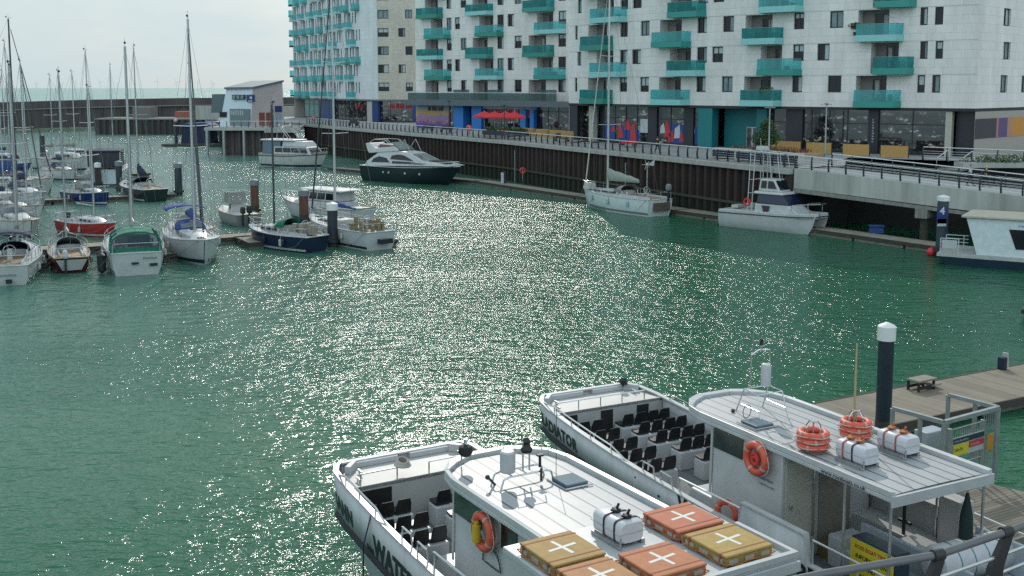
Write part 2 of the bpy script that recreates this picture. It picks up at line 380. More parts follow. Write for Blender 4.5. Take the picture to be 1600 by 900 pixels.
# ramp bridge
RA, RB = Vector((24.8, 96.6, 5.45)), Vector((50.0, 71.4, 3.45))
rd = (RB - RA).normalized(); rn = Vector((-rd.y, rd.x, 0)).normalized()
if rn.x < 0: rn = -rn
ramp = thing('ramp_bridge', 'pale concrete footbridge ramp sloping down beside the berths', 'bridge')
def along(A, B, o0, o1, zt, zb0, zb1):
    m = MB(); a0 = A + rn * o0; a1 = A + rn * o1; b0 = B + rn * o0; b1 = B + rn * o1
    m.hexa([(a0.x, a0.y, A.z + zb0), (b0.x, b0.y, B.z + zb1), (b1.x, b1.y, B.z + zb1), (a1.x, a1.y, A.z + zb0),
            (a0.x, a0.y, A.z + zt), (b0.x, b0.y, B.z + zt), (b1.x, b1.y, B.z + zt), (a1.x, a1.y, A.z + zt)]); return m
girder = M('girder_concrete', (.40, .41, .38), .85, var=.25, scale=.9, bump=.3, streak=True, dirt=.08)
along(RA, RB, 0, .35, 0, -1.75, -1.55).build('girder', girder, ramp, bevel=.03)
along(RA, RB, -.06, .4, -1.75, -2.1, -1.9).build('girder_foot', M('stained_concrete', (.22, .22, .2), .9, var=.3, streak=True), ramp)
along(RA, RB, .35, 4.6, -.06, -.4, -.4).build('deck', M('pale_screed', (.38, .38, .38), .8, var=.1), ramp)
along(RA, RB, 4.6, 4.9, 0, -1.6, -1.6).build('girder', girder, ramp)
for t in (.33, .8):
    c = RA.lerp(RB, t)
    for o_ in (.5, 4):
        m = MB(); m.tube((c.x + rn.x * o_, c.y + rn.y * o_, -1), (c.x + rn.x * o_, c.y + rn.y * o_, c.z - 2.3), .35, n=16); m.build('column', weed, ramp, smooth=True)
    m = MB(); a = c + rn * -.25; b = c + rn * 5
    m.hexa([(a.x - rd.x * .5, a.y - rd.y * .5, c.z - 2.75), (b.x - rd.x * .5, b.y - rd.y * .5, c.z - 2.4), (b.x + rd.x * .5, b.y + rd.y * .5, c.z - 2.4), (a.x + rd.x * .5, a.y + rd.y * .5, c.z - 2.75),
            (a.x - rd.x * .5, a.y - rd.y * .5, c.z - 2.0), (b.x - rd.x * .5, b.y - rd.y * .5, c.z - 2.0), (b.x + rd.x * .5, b.y + rd.y * .5, c.z - 2.0), (a.x + rd.x * .5, a.y + rd.y * .5, c.z - 2.0)])
    m.build('pier_cap', M('stained_concrete', (.22, .22, .2), .9), ramp)

# railings with curved blade posts
postm = M('railing_post_paint', (.016, .022, .028), .4, var=.2)
railm = M('handrail_steel', (.7, .71, .72), .35, .3, var=.05)
def blade(c, out, z, h=1.15, th=.05):
    """curved blade post leaning outwards then back, c base, out = outward dir"""
    m = MB(); prof = [(-.05, 0, .12), (.02, .35, .11), (.03, .7, .09), (-.02, 1.0, .07), (-.06, h, .05)]
    t = Vector((-out.y, out.x, 0)); rings = []
    for o, hz, wd in prof:
        b = Vector((c[0], c[1], z + hz)) + out * o
        wd *= .75; rings.append([tuple(b + out * wd + t * th), tuple(b - out * wd + t * th), tuple(b - out * wd - t * th), tuple(b + out * wd - t * th)])
    m.loft(rings); return m
def railing(path, label, pitch, inset=.35, zoff=0.0, wires=4, pr=.05, rr=.042, end_post=True):
    """path: 3D points at ground level; posts are parts"""
    th = thing('railing', label, 'railing')
    tops = []; cnt = 0
    for (a, b) in zip(path, path[1:]):
        a = Vector(a); b = Vector(b); L = (b - a).length; k = max(1, round(L / pitch)); d = (b - a).normalized()
        o = Vector((d.y, -d.x, 0)); o = o if o.y < 0 else -o
        for i in range(k + (1 if (b - Vector(path[-1])).length < 1e-3 else 0)):
            c = a + (b - a) * (i / k) - o * inset
            blade(c, o, c.z + zoff, th=pr).build('post', postm, th); cnt += 1
            tops.append((c, o))
    m = MB(); m.path([c - o * .06 + Vector((0, 0, 1.17 + zoff)) for c, o in tops], rr, 8); m.build('handrail', railm, th, smooth=True)
    m = MB()
    for kx in range(wires):
        m.path([c + o * .03 + Vector((0, 0, .2 + kx * .21 + zoff)) for c, o in tops], .012, 4)
    m.build('rail_wires', steel, th)
    return th
W3 = [(x, y, ZW) for x, y in WALL]
railing(W3, 'long railing of dark curved posts along the quay wall edge', 1.62)
railing([RA, RB], 'railing on the water side of the concrete ramp', 1.62, inset=.15)
railing([RA + rn * 4.75 + rd * 1, RB + rn * 4.75], 'railing on the landward side of the concrete ramp', 1.9, inset=.0)
railing([(37.0, 99.5, ZG), (49.5, 87.0, ZG)], 'short plain railing on the terrace before the dark shop glass', 2.2)

# ================= BREAKWATER =================
bw = thing('breakwater', 'long dark breakwater wall across the harbour mouth', 'breakwater')
m = MB(); BP = [(-260, 260, 7.6), (-144, 309, 8.4), (-128, 330, 8.9), (-103, 342, 9.3), (-40, 350, 9.7), (60, 352, 9.7)]
bwm = M('breakwater_concrete', (.082, .068, .068), .9, var=.4, scale=.25, bump=.4, streak=True)
for a, b in zip(BP, BP[1:]):
    m.hexa([(a[0], a[1], -2), (b[0], b[1], -2), (b[0], b[1] + 9, -2), (a[0], a[1] + 9, -2), (a[0], a[1], a[2]), (b[0], b[1], b[2]), (b[0], b[1] + 9, b[2]), (a[0], a[1] + 9, a[2])])
m.build('wall', bwm, bw)
m = MB()
for a, b in zip(BP, BP[1:]):
    m.hexa([(a[0], a[1] - .7, a[2] - 2.4), (b[0], b[1] - .7, b[2] - 2.4), (b[0], b[1], b[2] - 2.4), (a[0], a[1], a[2] - 2.4), (a[0], a[1] - .7, a[2] - 2.1), (b[0], b[1] - .7, b[2] - 2.1), (b[0], b[1], b[2] - 2.1), (a[0], a[1], a[2] - 2.1)])
m.build('walkway_ledge', M('ledge_concrete', (.2, .19, .18), .9, var=.2), bw)
m = MB()
for a, b in zip(BP, BP[1:]):
    L = math.hypot(b[0] - a[0], b[1] - a[1]); k = int(L / 5)
    for i in range(k):
        t = i / k; x = a[0] + (b[0] - a[0]) * t; y = a[1] + (b[1] - a[1]) * t; z = a[2] + (b[2] - a[2]) * t
        m.box(x - .25, x + .25, y - .5, y + .1, 0, z - 2.4)
m.build('buttress', M('buttress_concrete', (.075, .06, .06), .9, var=.3), bw, kind='stuff')
m = MB()
for a, b in zip(BP, BP[1:]):
    m.hexa([(a[0], a[1] - 1.2, -1), (b[0], b[1] - 1.2, -1), (b[0], b[1], -1), (a[0], a[1], -1), (a[0], a[1] - 1.2, .55), (b[0], b[1] - 1.2, .55), (b[0], b[1], .9), (a[0], a[1], .9)])
m.build('weed_footing', M('weed_footing', (.17, .19, .13), .9, var=.3, scale=1), bw)
wf = thing('wharf', 'low piled wharf with pale edge before the breakwater', 'wharf')
m = MB(); m.box(-112, -62, 296, 312, 3.9, 4.3); m.build('deck', M('weathered_concrete', (.16, .15, .145), .9), wf)
piling([(-112, 296.5), (-62, 296.5)], -1, 3.9, 1.6).build('sheet_piling', M('dark_piling', (.05, .045, .045), .9), wf)
m = MB(); m.box(-93, -84, 305, 309, 4.3, 6.0); m.build('shed', M('pale_red_paint', (.3, .09, .06), .7), wf)
m = MB(); m.box(-104, -99, 303, 309, 4.3, 7.2); m.build('store', M('weathered_concrete', (.16, .15, .145), .9), wf)
# far wind turbines on the horizon
tm = M('turbine_paint', (.7, .72, .74), .5)
for i, (px, s_) in enumerate([(57, .8), (97, .7), (119, 1), (157, 1), (183, .8), (246, 1.1), (276, 1), (309, 1), (330, .9), (334, .8)]):
    d = ray(px, 136); Y = 11000; x = d[0] / d[1] * Y; hh = 70 * s_
    t = thing('wind_turbine', 'faint pale wind turbine far out on the sea horizon', 'wind turbine', (x, Y, 0), 0, 'wind turbines on the horizon')
    m = MB(); m.tube((0, 0, 0), (0, 0, hh), 2.6, 1.6, 6); m.build('tower', tm, t)
    m = MB(); a0 = i * .7
    for k in range(3):
        a = a0 + k * 2.094; m.tube((0, -3, hh), (math.cos(a) * 42 * s_, -3, hh + math.sin(a) * 42 * s_), 2.0, .6, 5)
    m.build('rotor', tm, t)
# ================= APARTMENT BUILDINGS =================
stone = slabs('pale_stone_cladding', (.75, .715, .70), 1.6, .8, .02, var=.055, rough=.7, mort=.76)
stone2 = slabs('white_render_cladding', (.66, .69, .71), 1.6, .8, .02, var=.06, rough=.7, mort=.75)
beige = slabs('beige_brick', (.56, .52, .455), .75, .35, .016, var=.12, rough=.8, mort=.72)
framem = M('dark_window_frame', (.018, .022, .026), .45)
g1 = M('window_pane_dark', (.008, .011, .014), .06, var=.2, spec=.3)
g2 = M('window_pane_blind', (.36, .42, .43), .12, var=.15)
g3 = M('window_pane_painted_sky', (.15, .21, .23), .06, var=.35, scale=1.5, spec=.5)  # sky reflection painted into the pane colour
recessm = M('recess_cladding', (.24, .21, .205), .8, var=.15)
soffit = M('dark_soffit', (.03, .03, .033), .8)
teals = [M('teal_panel', (.022, .25, .225), .35, var=.08), M('pale_teal_panel', (.24, .52, .53), .35, var=.08), M('green_teal_panel', (.018, .215, .175), .35, var=.08)]
teals.append(M('pale_grey_panel', (.42, .46, .47), .5))
tglass = [glass('teal_balcony_glass', (.05, .31, .31), .3), glass('pale_balcony_glass', (.16, .44, .45), .3), glass('clear_balcony_glass', (.12, .18, .18), .35)]
curt = M('curtain_cloth', (.42, .42, .4), .9)

b1_ = None
class Face:
    """one flat facade run from P0 to P1 seen from the outside"""
    def __init__(s, P0, P1):
        s.a = Vector((P0[0], P0[1])); s.b = Vector((P1[0], P1[1])); s.L = (s.b - s.a).length; s.d = (s.b - s.a) / s.L
        s.n = Vector((s.d.y, -s.d.x))       # outward (towards the camera when P0 is left of P1)
    def u(s, px, z=14.0):
        # intersect the vertical plane of the pixel column with the facade
        Y = 100; 
        dz = z - H
        k = (px - 800) / FPX
        # X = k*(Y cos - dz sin)
        ca, sa = math.cos(PIT), math.sin(PIT)
        # a.x + u d.x = k((a.y + u d.y) ca - dz sa)
        return (k * (s.a.y * ca - dz * sa) - s.a.x) / (s.d.x - k * s.d.y * ca)
    def P(s, u, z, o=0.0):
        q = s.a + s.d * u + s.n * o
        return (q.x, q.y, z)
    def box(s, m, u0, u1, o0, o1, z0, z1, t0=0.0, t1=0.0, tb=0.0):
        """t0,t1: pull the outer edge in at each end; tb: bottom outer edge grows"""
        m.hexa([s.P(u0, z0, o0), s.P(u1, z0, o0), s.P(u1 - t1 + tb, z0, o1 + tb), s.P(u0 + t0 - tb, z0, o1 + tb),
                s.P(u0, z1, o0), s.P(u1, z1, o0), s.P(u1 - t1, z1, o1), s.P(u0 + t0, z1, o1)])
    def wall(s, m, z0, z1, holes, dep=.28, u_off=0.0):
        us = sorted({0.0, s.L} | {h[0] for h in holes} | {h[1] for h in holes}); zs = sorted({z0, z1} | {h[2] for h in holes} | {h[3] for h in holes})
        us = [u for u in us if -1e-6 <= u <= s.L + 1e-6]
        for i in range(len(us) - 1):
            for j in range(len(zs) - 1):
                uc = (us[i] + us[i + 1]) / 2; zc = (zs[j] + zs[j + 1]) / 2
                if any(h[0] < uc < h[1] and h[2] < zc < h[3] for h in holes): continue
                q = [(us[i], zs[j]), (us[i + 1], zs[j]), (us[i + 1], zs[j + 1]), (us[i], zs[j + 1])]
                m.add([s.P(a, b) for a, b in q], [(0, 1, 2, 3)], [[(a + u_off, b) for a, b in q]])
        for h in holes:
            dp = h[4] if len(h) > 4 else dep; a, b, c, d = h[:4]
            P = [s.P(a, c), s.P(b, c), s.P(b, d), s.P(a, d), s.P(a, c, -dp), s.P(b, c, -dp), s.P(b, d, -dp), s.P(a, d, -dp)]
            m.add(P, [(0, 4, 5, 1), (1, 5, 6, 2), (2, 6, 7, 3), (3, 7, 4, 0)], [[(0, 0), (0, dp), (b - a, dp), (b - a, 0)]] * 4)

WINN = {}
def window(F, par, u0, u1, z0, z1, dep=.2, style=None, sub=True, lights=2):
    m = MB(); fw = .12
    F.box(m, u0, u1, -dep - .06, -dep + .03, z0, z0 + fw); F.box(m, u0, u1, -dep - .06, -dep + .03, z1 - fw, z1)
    F.box(m, u0, u0 + fw, -dep - .06, -dep + .03, z0 + fw, z1 - fw); F.box(m, u1 - fw, u1, -dep - .06, -dep + .03, z0 + fw, z1 - fw)
    if u1 - u0 > .9:
        k = u0 + (u1 - u0) * (.5 if lights == 2 else .38)
        F.box(m, k - .05, k + .05, -dep - .06, -dep + .02, z0 + fw, z1 - fw)
    f = m.build('window', framem, par)
    st = style if style is not None else random.choice([0, 1, 2, 2, 2, 3, 3])
    p = MB()
    if st == 3:   # half-drawn blind
        zz = z0 + (z1 - z0) * random.uniform(.35, .7)
        F.box(p, u0 + fw * .5, u1 - fw * .5, -dep - .04, -dep - .02, z0 + fw * .5, zz); p.cur = 1
        F.box(p, u0 + fw * .5, u1 - fw * .5, -dep - .04, -dep - .02, zz, z1 - fw * .5)
        p.build('pane', [g1, g2], f)
    elif st == 2:
        uu = u0 + (u1 - u0) * random.uniform(.3, .65)
        F.box(p, u0 + fw * .5, uu, -dep - .04, -dep - .02, z0 + fw * .5, z1 - fw * .5); p.cur = 1
        F.box(p, uu, u1 - fw * .5, -dep - .04, -dep - .02, z0 + fw * .5, z1 - fw * .5)
        p.build('pane', [g1, random.choice([g2, g3])], f)
    else:
        F.box(p, u0 + fw * .5, u1 - fw * .5, -dep - .04, -dep - .02, z0 + fw * .5, z1 - fw * .5)
        p.build('pane', [g1, g3][st], f)
    return f
def recess(F, par, u0, u1, z0, z1, dep=1.35):
    """back of a balcony recess with glazed doors"""
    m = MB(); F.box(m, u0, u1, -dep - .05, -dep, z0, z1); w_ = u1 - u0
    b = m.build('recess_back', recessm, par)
    m = MB(); k0 = u0 + w_ * .42; zt = z1 - .35
    F.box(m, k0, u1 - .06, -dep, -dep + .05, z0, zt); 
    dr = m.build('door', g1, b)
    m = MB()
    for q in (k0, (k0 + u1 - .06) / 2 - .04, u1 - .14): F.box(m, q, q + .08, -dep + .05, -dep + .1, z0, zt)
    F.box(m, k0, u1 - .06, -dep + .05, -dep + .1, zt - .08, zt)
    m.build('door_frame', framem, b)
    if random.random() < .6:
        m = MB(); q = k0 + w_ * random.uniform(.02, .3); F.box(m, q, q + w_ * .14, -dep + .05, -dep + .09, z0 + .1, zt - .1); m.build('curtain', curt, b)
def balcony(F, par, u0, u1, zb, out=1.3, ph=.62, gh=1.05, mi=0, gi=0, sub=True, t1=.35):
    m = MB(); F.box(m, u0, u1, 0.004, out, zb, zb + ph, 0, t1, .0)
    b = m.build('balcony', teals[mi], par)
    m = MB(); e = .05
    F.box(m, u0 + e, u1 - t1 - e, out - .06, out - .035, zb + ph + .02, zb + ph + gh)
    p = [F.P(u1 - e, zb + ph + .02, 0.03), F.P(u1 - e - .03, zb + ph + .02, 0.03), F.P(u1 - t1 - e - .03, zb + ph + .02, out - .08), F.P(u1 - t1 - e, zb + ph + .02, out - .08)]
    m.hexa(p + [(a, b_, zb + ph + gh) for a, b_, c in p])
    F.box(m, u0 + e, u0 + e + .025, .03, out - .08, zb + ph + .02, zb + ph + gh)
    m.build('glass_panel', tglass[gi], b)
    m = MB(); zt = zb + ph + gh
    m.path([F.P(u0 + e, zt, .03), F.P(u0 + e, zt, out - .05), F.P(u1 - t1 - e, zt, out - .05), F.P(u1 - e, zt, .03)], .025, 5)
    k = max(2, int((u1 - u0) / 1.1))
    for i in range(k + 1):
        q = u0 + e + (u1 - t1 - u0 - 2 * e) * i / k; m.tube(F.P(q, zb + ph, out - .09), F.P(q, zt, out - .09), .022, n=4)
    m.build('handrail', M('grey_teal_metal', (.2, .3, .31), .4, .4), b)
    if sub and par is not b1_ and random.random() < .75:
        for q in range(random.choice([1, 2, 3])):
            uu = u0 + .3 + random.random() * max(.2, u1 - u0 - 1.4); cc = random.choice([(.05, .035, .03), (.02, .03, .03), (.35, .33, .3), (.03, .07, .03), (.2, .05, .04)])
            m = MB(); hh = random.uniform(.7, 1.35); F.box(m, uu, uu + random.uniform(.3, .7), .15, .6, zb + .2, zb + hh + .2, .05, .05); m.build('balcony_item', M('item_%d' % int(cc[0] * 1000 + cc[1] * 100), cc, .8), b)
    return b

def body(par, poly_, z0, z1, mat):
    pass
# ---------- building at the right, nearest ----------
b3 = thing('apartment_building', 'nearest pale stone apartment block with teal balconies at the right', 'apartment block', (0, 0, 0), 0, 'apartment blocks on the quay')
P3 = [(7.1, 138.3), (15.7, 126.03), (21.2, 119.9), (23.8, 117.4), (30.0, 112.1), (33.0, 109.8), (38.2, 106.1), (43.0, 102.6)]
P3c = (55, 114.5); ZB = 10.58; ST = 3.17; NF = 6; ZT = ZB + NF * ST + 1.0
F3 = [Face(a, b) for a, b in zip(P3, P3[1:])]; FR = Face(P3[-1], P3c)
def locate(faces, px, z=14.0):
    for i, f in enumerate(faces):
        u = f.u(px, z)
        if u < f.L + 1e-6 or i == len(faces) - 1: return i, max(u, 0.02)
rowA = dict(slit=[(898, 902)], win=[(968, 980), (1000, 1014), (1088, 1103), (1128, 1145), (1238, 1254), (1294, 1315), (1434, 1446), (1457, 1470)],
            rec=[(919, 948), (1030, 1064), (1163, 1205), (1338, 1386)], bal=[(918, 958), (1028, 1079), (1166, 1223), (1341, 1410)])
rowB = dict(slit=[(902, 908)], win=[(968, 980), (987, 1001), (1088, 1104), (1112, 1129), (1238, 1255), (1276, 1295), (1436, 1448), (1460, 1472)],
            rec=[(932, 958), (1046, 1079), (1188, 1221), (1360, 1403)], bal=[(933, 979), (1052, 1102), (1191, 1253), (1369, 1447)])
tcol = {(0, 0): 2, (0, 1): 1, (0, 2): 1, (0, 3): 0, (1, 0): 1, (1, 1): 1, (1, 2): 0, (1, 3): 0, (2, 0): 2, (2, 1): 0, (2, 2): 1, (2, 3): 1, (3, 0): 1, (3, 1): 0, (3, 2): 1, (3, 3): 0}
holes = {i: [] for i in range(len(F3))}
todo = []
for k in range(NF):
    row = rowA if k % 2 == 0 else rowB; z0 = ZB + ST * k
    for kind, dz0, dz1 in (('slit', 1.45, ST - .05), ('win', 1.45, ST - .05), ('rec', .12, ST - .08)):
        for (a, b) in row[kind]:
            i, u0 = locate(F3, a); j, u1 = locate(F3, b)
            if j != i:
                if F3[i].L - u0 > u1: u1 = F3[i].L - .03
                else: i = j; u0 = .03
            u0 = max(.03, u0); u1 = min(F3[i].L - .03, u1)
            holes[i].append((u0, u1, z0 + dz0, z0 + dz1) + ((1.35,) if kind == 'rec' else (.25,)))
            todo.append((kind, i, u0, u1, z0 + dz0, z0 + dz1))
    for c, (a, b) in enumerate(row['bal']):
        i, u0 = locate(F3, a); j, u1 = locate(F3, b)
        if j != i:   # keep a balcony on the facet that carries most of it
            if F3[i].L - u0 > u1: u1 = F3[i].L + .2
            else: i = j; u0 = -.2
        balcony(F3[i], b3, u0, u1, z0, mi=tcol.get((k, c), c % 3), gi=(k + c) % 2)
uo = 0
m = MB()
for i, f in enumerate(F3): f.wall(m, ZB, ZT, holes[i], u_off=uo); uo += f.L
m.build('facade_wall', stone, b3)
m = MB()
for f in F3:
    for k in range(1, NF): f.box(m, .01, f.L - .01, .001, .006, ZB + ST * k - .012, ZB + ST * k + .012)
m.build('joint_lines', M('joint_grey', (.2, .2, .2), .9), b3)
for kind, i, u0, u1, z0, z1 in todo:
    if kind == 'rec': recess(F3[i], b3, u0, u1, z0, z1)
    else: window(F3[i], b3, u0, u1, z0, z1)
hr = []
for k in range(NF):
    z0 = ZB + ST * k
    for a, b in ((1564, 1575), (1597, 1609)):
        u0, u1 = FR.u(a + (k % 2) * 2), FR.u(b + (k % 2) * 2); hr.append((u0, u1, z0 + 1.45, z0 + ST - .05))
m = MB(); FR.wall(m, ZB, ZT, hr, u_off=uo); m.build('facade_wall', stone, b3)
for h in hr: window(FR, b3, *h)
# roof, back, soffit
outl = [P3[0]] + P3[1:] + [P3c, (34, 140), (22, 150)]
m = MB(); m.poly(outl, ZT - .4, ZT + .05); m.build('roof', stone2, b3)
m = MB()
for a, b in zip(outl[8:], outl[9:] + outl[:1]):
    Face(a, b).wall(m, ZG, ZT, [])
m.build('rear_wall', stone, b3)
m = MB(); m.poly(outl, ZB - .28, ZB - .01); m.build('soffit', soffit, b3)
# parapet cap line
# ground floor
darkp = M('dark_shopfront_panel', (.018, .02, .03), .4); tealwall = M('turquoise_render', (.01, .17, .19), .6, var=.08)
redv = M('red_vinyl', (.5, .03, .04), .4); bluev = M('blue_vinyl', (.015, .05, .24), .4); whitev = M('white_vinyl', (.5, .52, .55), .5)
colstone = M('column_stone', (.42, .39, .35), .7, var=.1)
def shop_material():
    m = bpy.data.materials.new('shop_glass_painted_reflections'); m.use_nodes = True; n = m.node_tree; b = n.nodes['Principled BSDF']
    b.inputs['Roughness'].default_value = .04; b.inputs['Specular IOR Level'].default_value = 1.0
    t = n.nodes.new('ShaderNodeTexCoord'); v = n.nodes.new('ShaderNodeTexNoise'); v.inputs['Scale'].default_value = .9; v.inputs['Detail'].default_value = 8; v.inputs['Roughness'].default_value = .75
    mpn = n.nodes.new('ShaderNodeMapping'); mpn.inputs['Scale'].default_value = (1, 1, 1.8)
    r = n.nodes.new('ShaderNodeValToRGB'); e = r.color_ramp.elements; e[0].position = .5; e[0].color = (.012, .013, .016, 1); e[1].position = .62; e[1].color = (.55, .55, .54, 1)  # pale noise patches are reflections painted into the glass colour
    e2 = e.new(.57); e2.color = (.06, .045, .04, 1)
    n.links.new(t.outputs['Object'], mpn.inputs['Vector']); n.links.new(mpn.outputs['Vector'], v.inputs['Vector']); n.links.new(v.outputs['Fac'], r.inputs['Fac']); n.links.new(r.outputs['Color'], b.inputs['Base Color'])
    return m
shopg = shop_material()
def ground_run(faces, par, a, b, name, mat, o0=-1.3, o1=-1.1, z0=ZG, z1=None, mull=0, bev=0):
    """a panel between two pixel columns on the (polyline) ground floor"""
    z1 = z1 if z1 is not None else ZB - .3
    i, u0 = locate(faces, a, 8.5); j, u1 = locate(faces, b, 8.5)
    m = MB()
    for k in range(i, j + 1):
        q0 = u0 if k == i else 0; q1 = u1 if k == j else faces[k].L
        if q1 - q0 > .02: faces[k].box(m, q0, q1, o0, o1, z0, z1)
    p = m.build(name, mat, par, bevel=bev)
    if mull:
        m = MB()
        for k in range(i, j + 1):
            q0 = u0 if k == i else 0; q1 = u1 if k == j else faces[k].L
            nn = max(1, int((q1 - q0) / mull))
            for x in range(nn + 1):
                u = q0 + (q1 - q0) * x / nn; faces[k].box(m, u - .04, u + .04, o1, o1 + .06, z0, z1)
            faces[k].box(m, q0, q1, o1, o1 + .06, z0 + 2.9, z0 + 3.0); faces[k].box(m, q0, q1, o1, o1 + .06, z0, z0 + .25)
        m.build('mullions', darkp, p)
    return p
G3 = F3
ground_run(G3, b3, 889, 901, 'pillar', darkp, -.6, -.1)
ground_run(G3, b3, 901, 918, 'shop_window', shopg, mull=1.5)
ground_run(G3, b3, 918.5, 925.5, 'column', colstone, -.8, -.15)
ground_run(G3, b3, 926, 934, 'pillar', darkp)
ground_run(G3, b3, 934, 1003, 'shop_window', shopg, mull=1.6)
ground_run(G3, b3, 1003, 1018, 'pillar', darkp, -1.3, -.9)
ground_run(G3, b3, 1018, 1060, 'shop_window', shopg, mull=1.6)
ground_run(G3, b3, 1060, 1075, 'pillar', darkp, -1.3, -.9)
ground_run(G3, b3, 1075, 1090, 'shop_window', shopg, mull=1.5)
# window graphics: blue bands, red shapes
for a, b, z1, mt in ((934, 951, 2.3, bluev), (958, 975, 2.0, bluev), (1003.5, 1004, 1, bluev), (1036, 1060, 2.4, bluev), (1076, 1090, 2.2, bluev), (962, 975, 2.6, redv), (976, 988, 1.6, bluev)):
    if mt is redv: continue
    ground_run(G3, b3, a, b, 'window_graphic', mt, -1.095, -1.085, ZG + .26, ZG + z1)
def flatpoly(F, pts, o, par, name, mat):
    m = MB(); n = len(pts); m.add([F.P(u, z, o) for u, z in pts] + [F.P(u, z, o + .02) for u, z in pts], [tuple(range(n)), tuple(range(2 * n - 1, n - 1, -1))] + [(i, (i + 1) % n, n + (i + 1) % n, n + i) for i in range(n)])
    return m.build(name, mat, par)
def shapes(F, base, cols):
    for px, dz, w_, h_, mt in cols:
        u = F.u(px, 8); k = random.uniform(.2, .8)
        flatpoly(F, [(u, base + dz), (u + w_, base + dz + .1), (u + w_ * k + .1, base + dz + h_), (u + w_ * .1, base + dz + h_ * .7)], -1.08, b3, 'window_graphic', mt)
shapes(F3[0], ZG, [(955, .5, 1.0, 1.9, redv), (965, 1.5, 1.3, 1.3, redv), (974, .2, 1.1, 2.3, redv), (945, 1.2, .8, .8, redv)])
ground_run(G3, b3, 990, 1002, 'poster', whitev, -1.08, -1.05, ZG + 1.3, ZG + 3.0)
shapes(F3[1], ZG, [(1022, 1.3, .8, 1.2, whitev)])
shapes(F3[1], ZG, [(1028, .9, 1.1, 2.0, redv), (1034, .3, .9, 1.4, redv), (1052, .4, .7, 1.3, redv), (1044, .8, .9, 1.6, whitev)])
ground_run(G3, b3, 1090, 1112, 'entrance_wall', tealwall, -1.3, -.05)
ground_run(G3, b3, 1112, 1196, 'entrance_wall', tealwall, -2.8, -2.5)
ground_run(G3, b3, 1180, 1196, 'entrance_wall', M('deep_turquoise_render', (.008, .14, .15), .6), -2.45, -.2)
dr = ground_run(G3, b3, 1149, 1168, 'entrance_door', whitev, -2.48, -2.40, ZG, ZG + 2.3)
ground_run(G3, dr, 1150.5, 1157, 'door_glass', shopg, -2.39, -2.37, ZG + .1, ZG + 2.2)
ground_run(G3, dr, 1160, 1166.5, 'door_glass', shopg, -2.39, -2.37, ZG + .1, ZG + 2.2)
ground_run(G3, b3, 1196, 1222, 'shop_window', shopg, mull=1.6)
ground_run(G3, b3, 1222, 1248, 'pillar', darkp, -1.3, -.8)
ground_run(G3, b3, 1248, 1352, 'shop_window', shopg, mull=1.7)
pil = ground_run(G3, b3, 1352, 1368, 'pillar', darkp, -1.3, -.8)
ground_run(G3, b3, 1368, 1474, 'shop_window', shopg, mull=1.7)
ground_run(G3, b3, 1476, 1486, 'column', colstone, -.95, -.15)
ground_run(G3, b3, 1488, 1517, 'pillar', darkp, -1.6, -1.3)
# vertical pale lettering on the dark pillar (too small to read in the photograph)
f_ = F3[5]
m = MB()
for k in range(9):
    u = f_.u(1359.5, 8); zz = ZG + 3.3 - k * .27
    f_.box(m, u - .06, u + .1, -.79, -.77, zz, zz + .06); f_.box(m, u - .06, u - .02, -.79, -.77, zz, zz + .17)
    if k % 2: f_.box(m, u + .06, u + .1, -.79, -.77, zz + .06, zz + .17)
m.build('sign_lettering', whitev, pil)
# right flank ground floor with colour bands
m = MB(); FR.wall(m, ZG, ZB - .3, [], u_off=0); m.build('ground_floor_wall', M('warm_grey_render', (.34, .31, .28), .8, var=.08), b3)
bandc = [(1503.5, 1556, (.03, .028, .035)), (1556, 1559, (.4, .16, .16)), (1559, 1573, (.1, .05, .16)), (1573, 1580, (.4, .2, .14)), (1580, 1700, (.5, .22, .03))]
for i, (a, b, c) in enumerate(bandc):
    u0 = max(FR.u(a, 8.5), .1); u1 = FR.u(b, 8.5)
    if u1 <= u0 + .05 or u1 < 0: continue
    m = MB(); FR.box(m, u0, min(u1, FR.L - .1), .01, .05, 7.75, 9.6); m.build('colour_band', M('band_colour_%s' % 'abcde'[i], c, .6), b3)
# ---------- middle building ----------
b2 = thing('apartment_building', 'middle pale block with three columns of teal balconies over the red parasols', 'apartment block', (0, 0, 0), 0, 'apartment blocks on the quay')
F2 = Face((-16.0, 184.2), (8.2, 161.6)); ZB2 = 10.44; S2 = 3.3; N2 = 6; ZT2 = ZB2 + N2 * S2 + 1
r0 = dict(win=[(698, 706), (720, 729), (777, 787), (804, 815), (872, 884)], rec=[(665, 685), (739, 762), (826, 853)])
r1 = dict(win=[(698, 706), (711, 719), (777, 787), (793, 803), (872, 884)], rec=[(674, 692), (749, 771), (839, 864)], bal=[(671, 705), (750, 787), (842, 884)])
r2 = dict(win=[(698, 706), (720, 729), (777, 787), (804, 815), (872, 884)], rec=[(665, 685), (739, 762), (826, 853)], bal=[(659, 693), (735, 771), (824, 866)])
hl = []; td = []
for k in range(N2):
    row = r0 if k == 0 else (r1 if k % 2 else r2); z0 = ZB2 + S2 * k
    for kind, a0, a1 in (('win', 1.4, S2 - .05), ('rec', .12, S2 - .08)):
        for a, b in row[kind]:
            u0, u1 = F2.u(a), F2.u(b); hl.append((u0, u1, z0 + a0, z0 + a1) + ((1.35,) if kind == 'rec' else (.25,))); td.append((kind, u0, u1, z0 + a0, z0 + a1))
    for c, (a, b) in enumerate(row.get('bal', [])):
        balcony(F2, b2, F2.u(a), F2.u(b), z0, mi=[0, 2, 1][(k + c) % 3], gi=k % 2, out=1.25)
m = MB(); F2.wall(m, ZB2, ZT2, hl); m.build('facade_wall', stone, b2)
m = MB()
for k in range(1, N2): F2.box(m, .01, F2.L - .01, .001, .006, ZB2 + S2 * k - .012, ZB2 + S2 * k + .012)
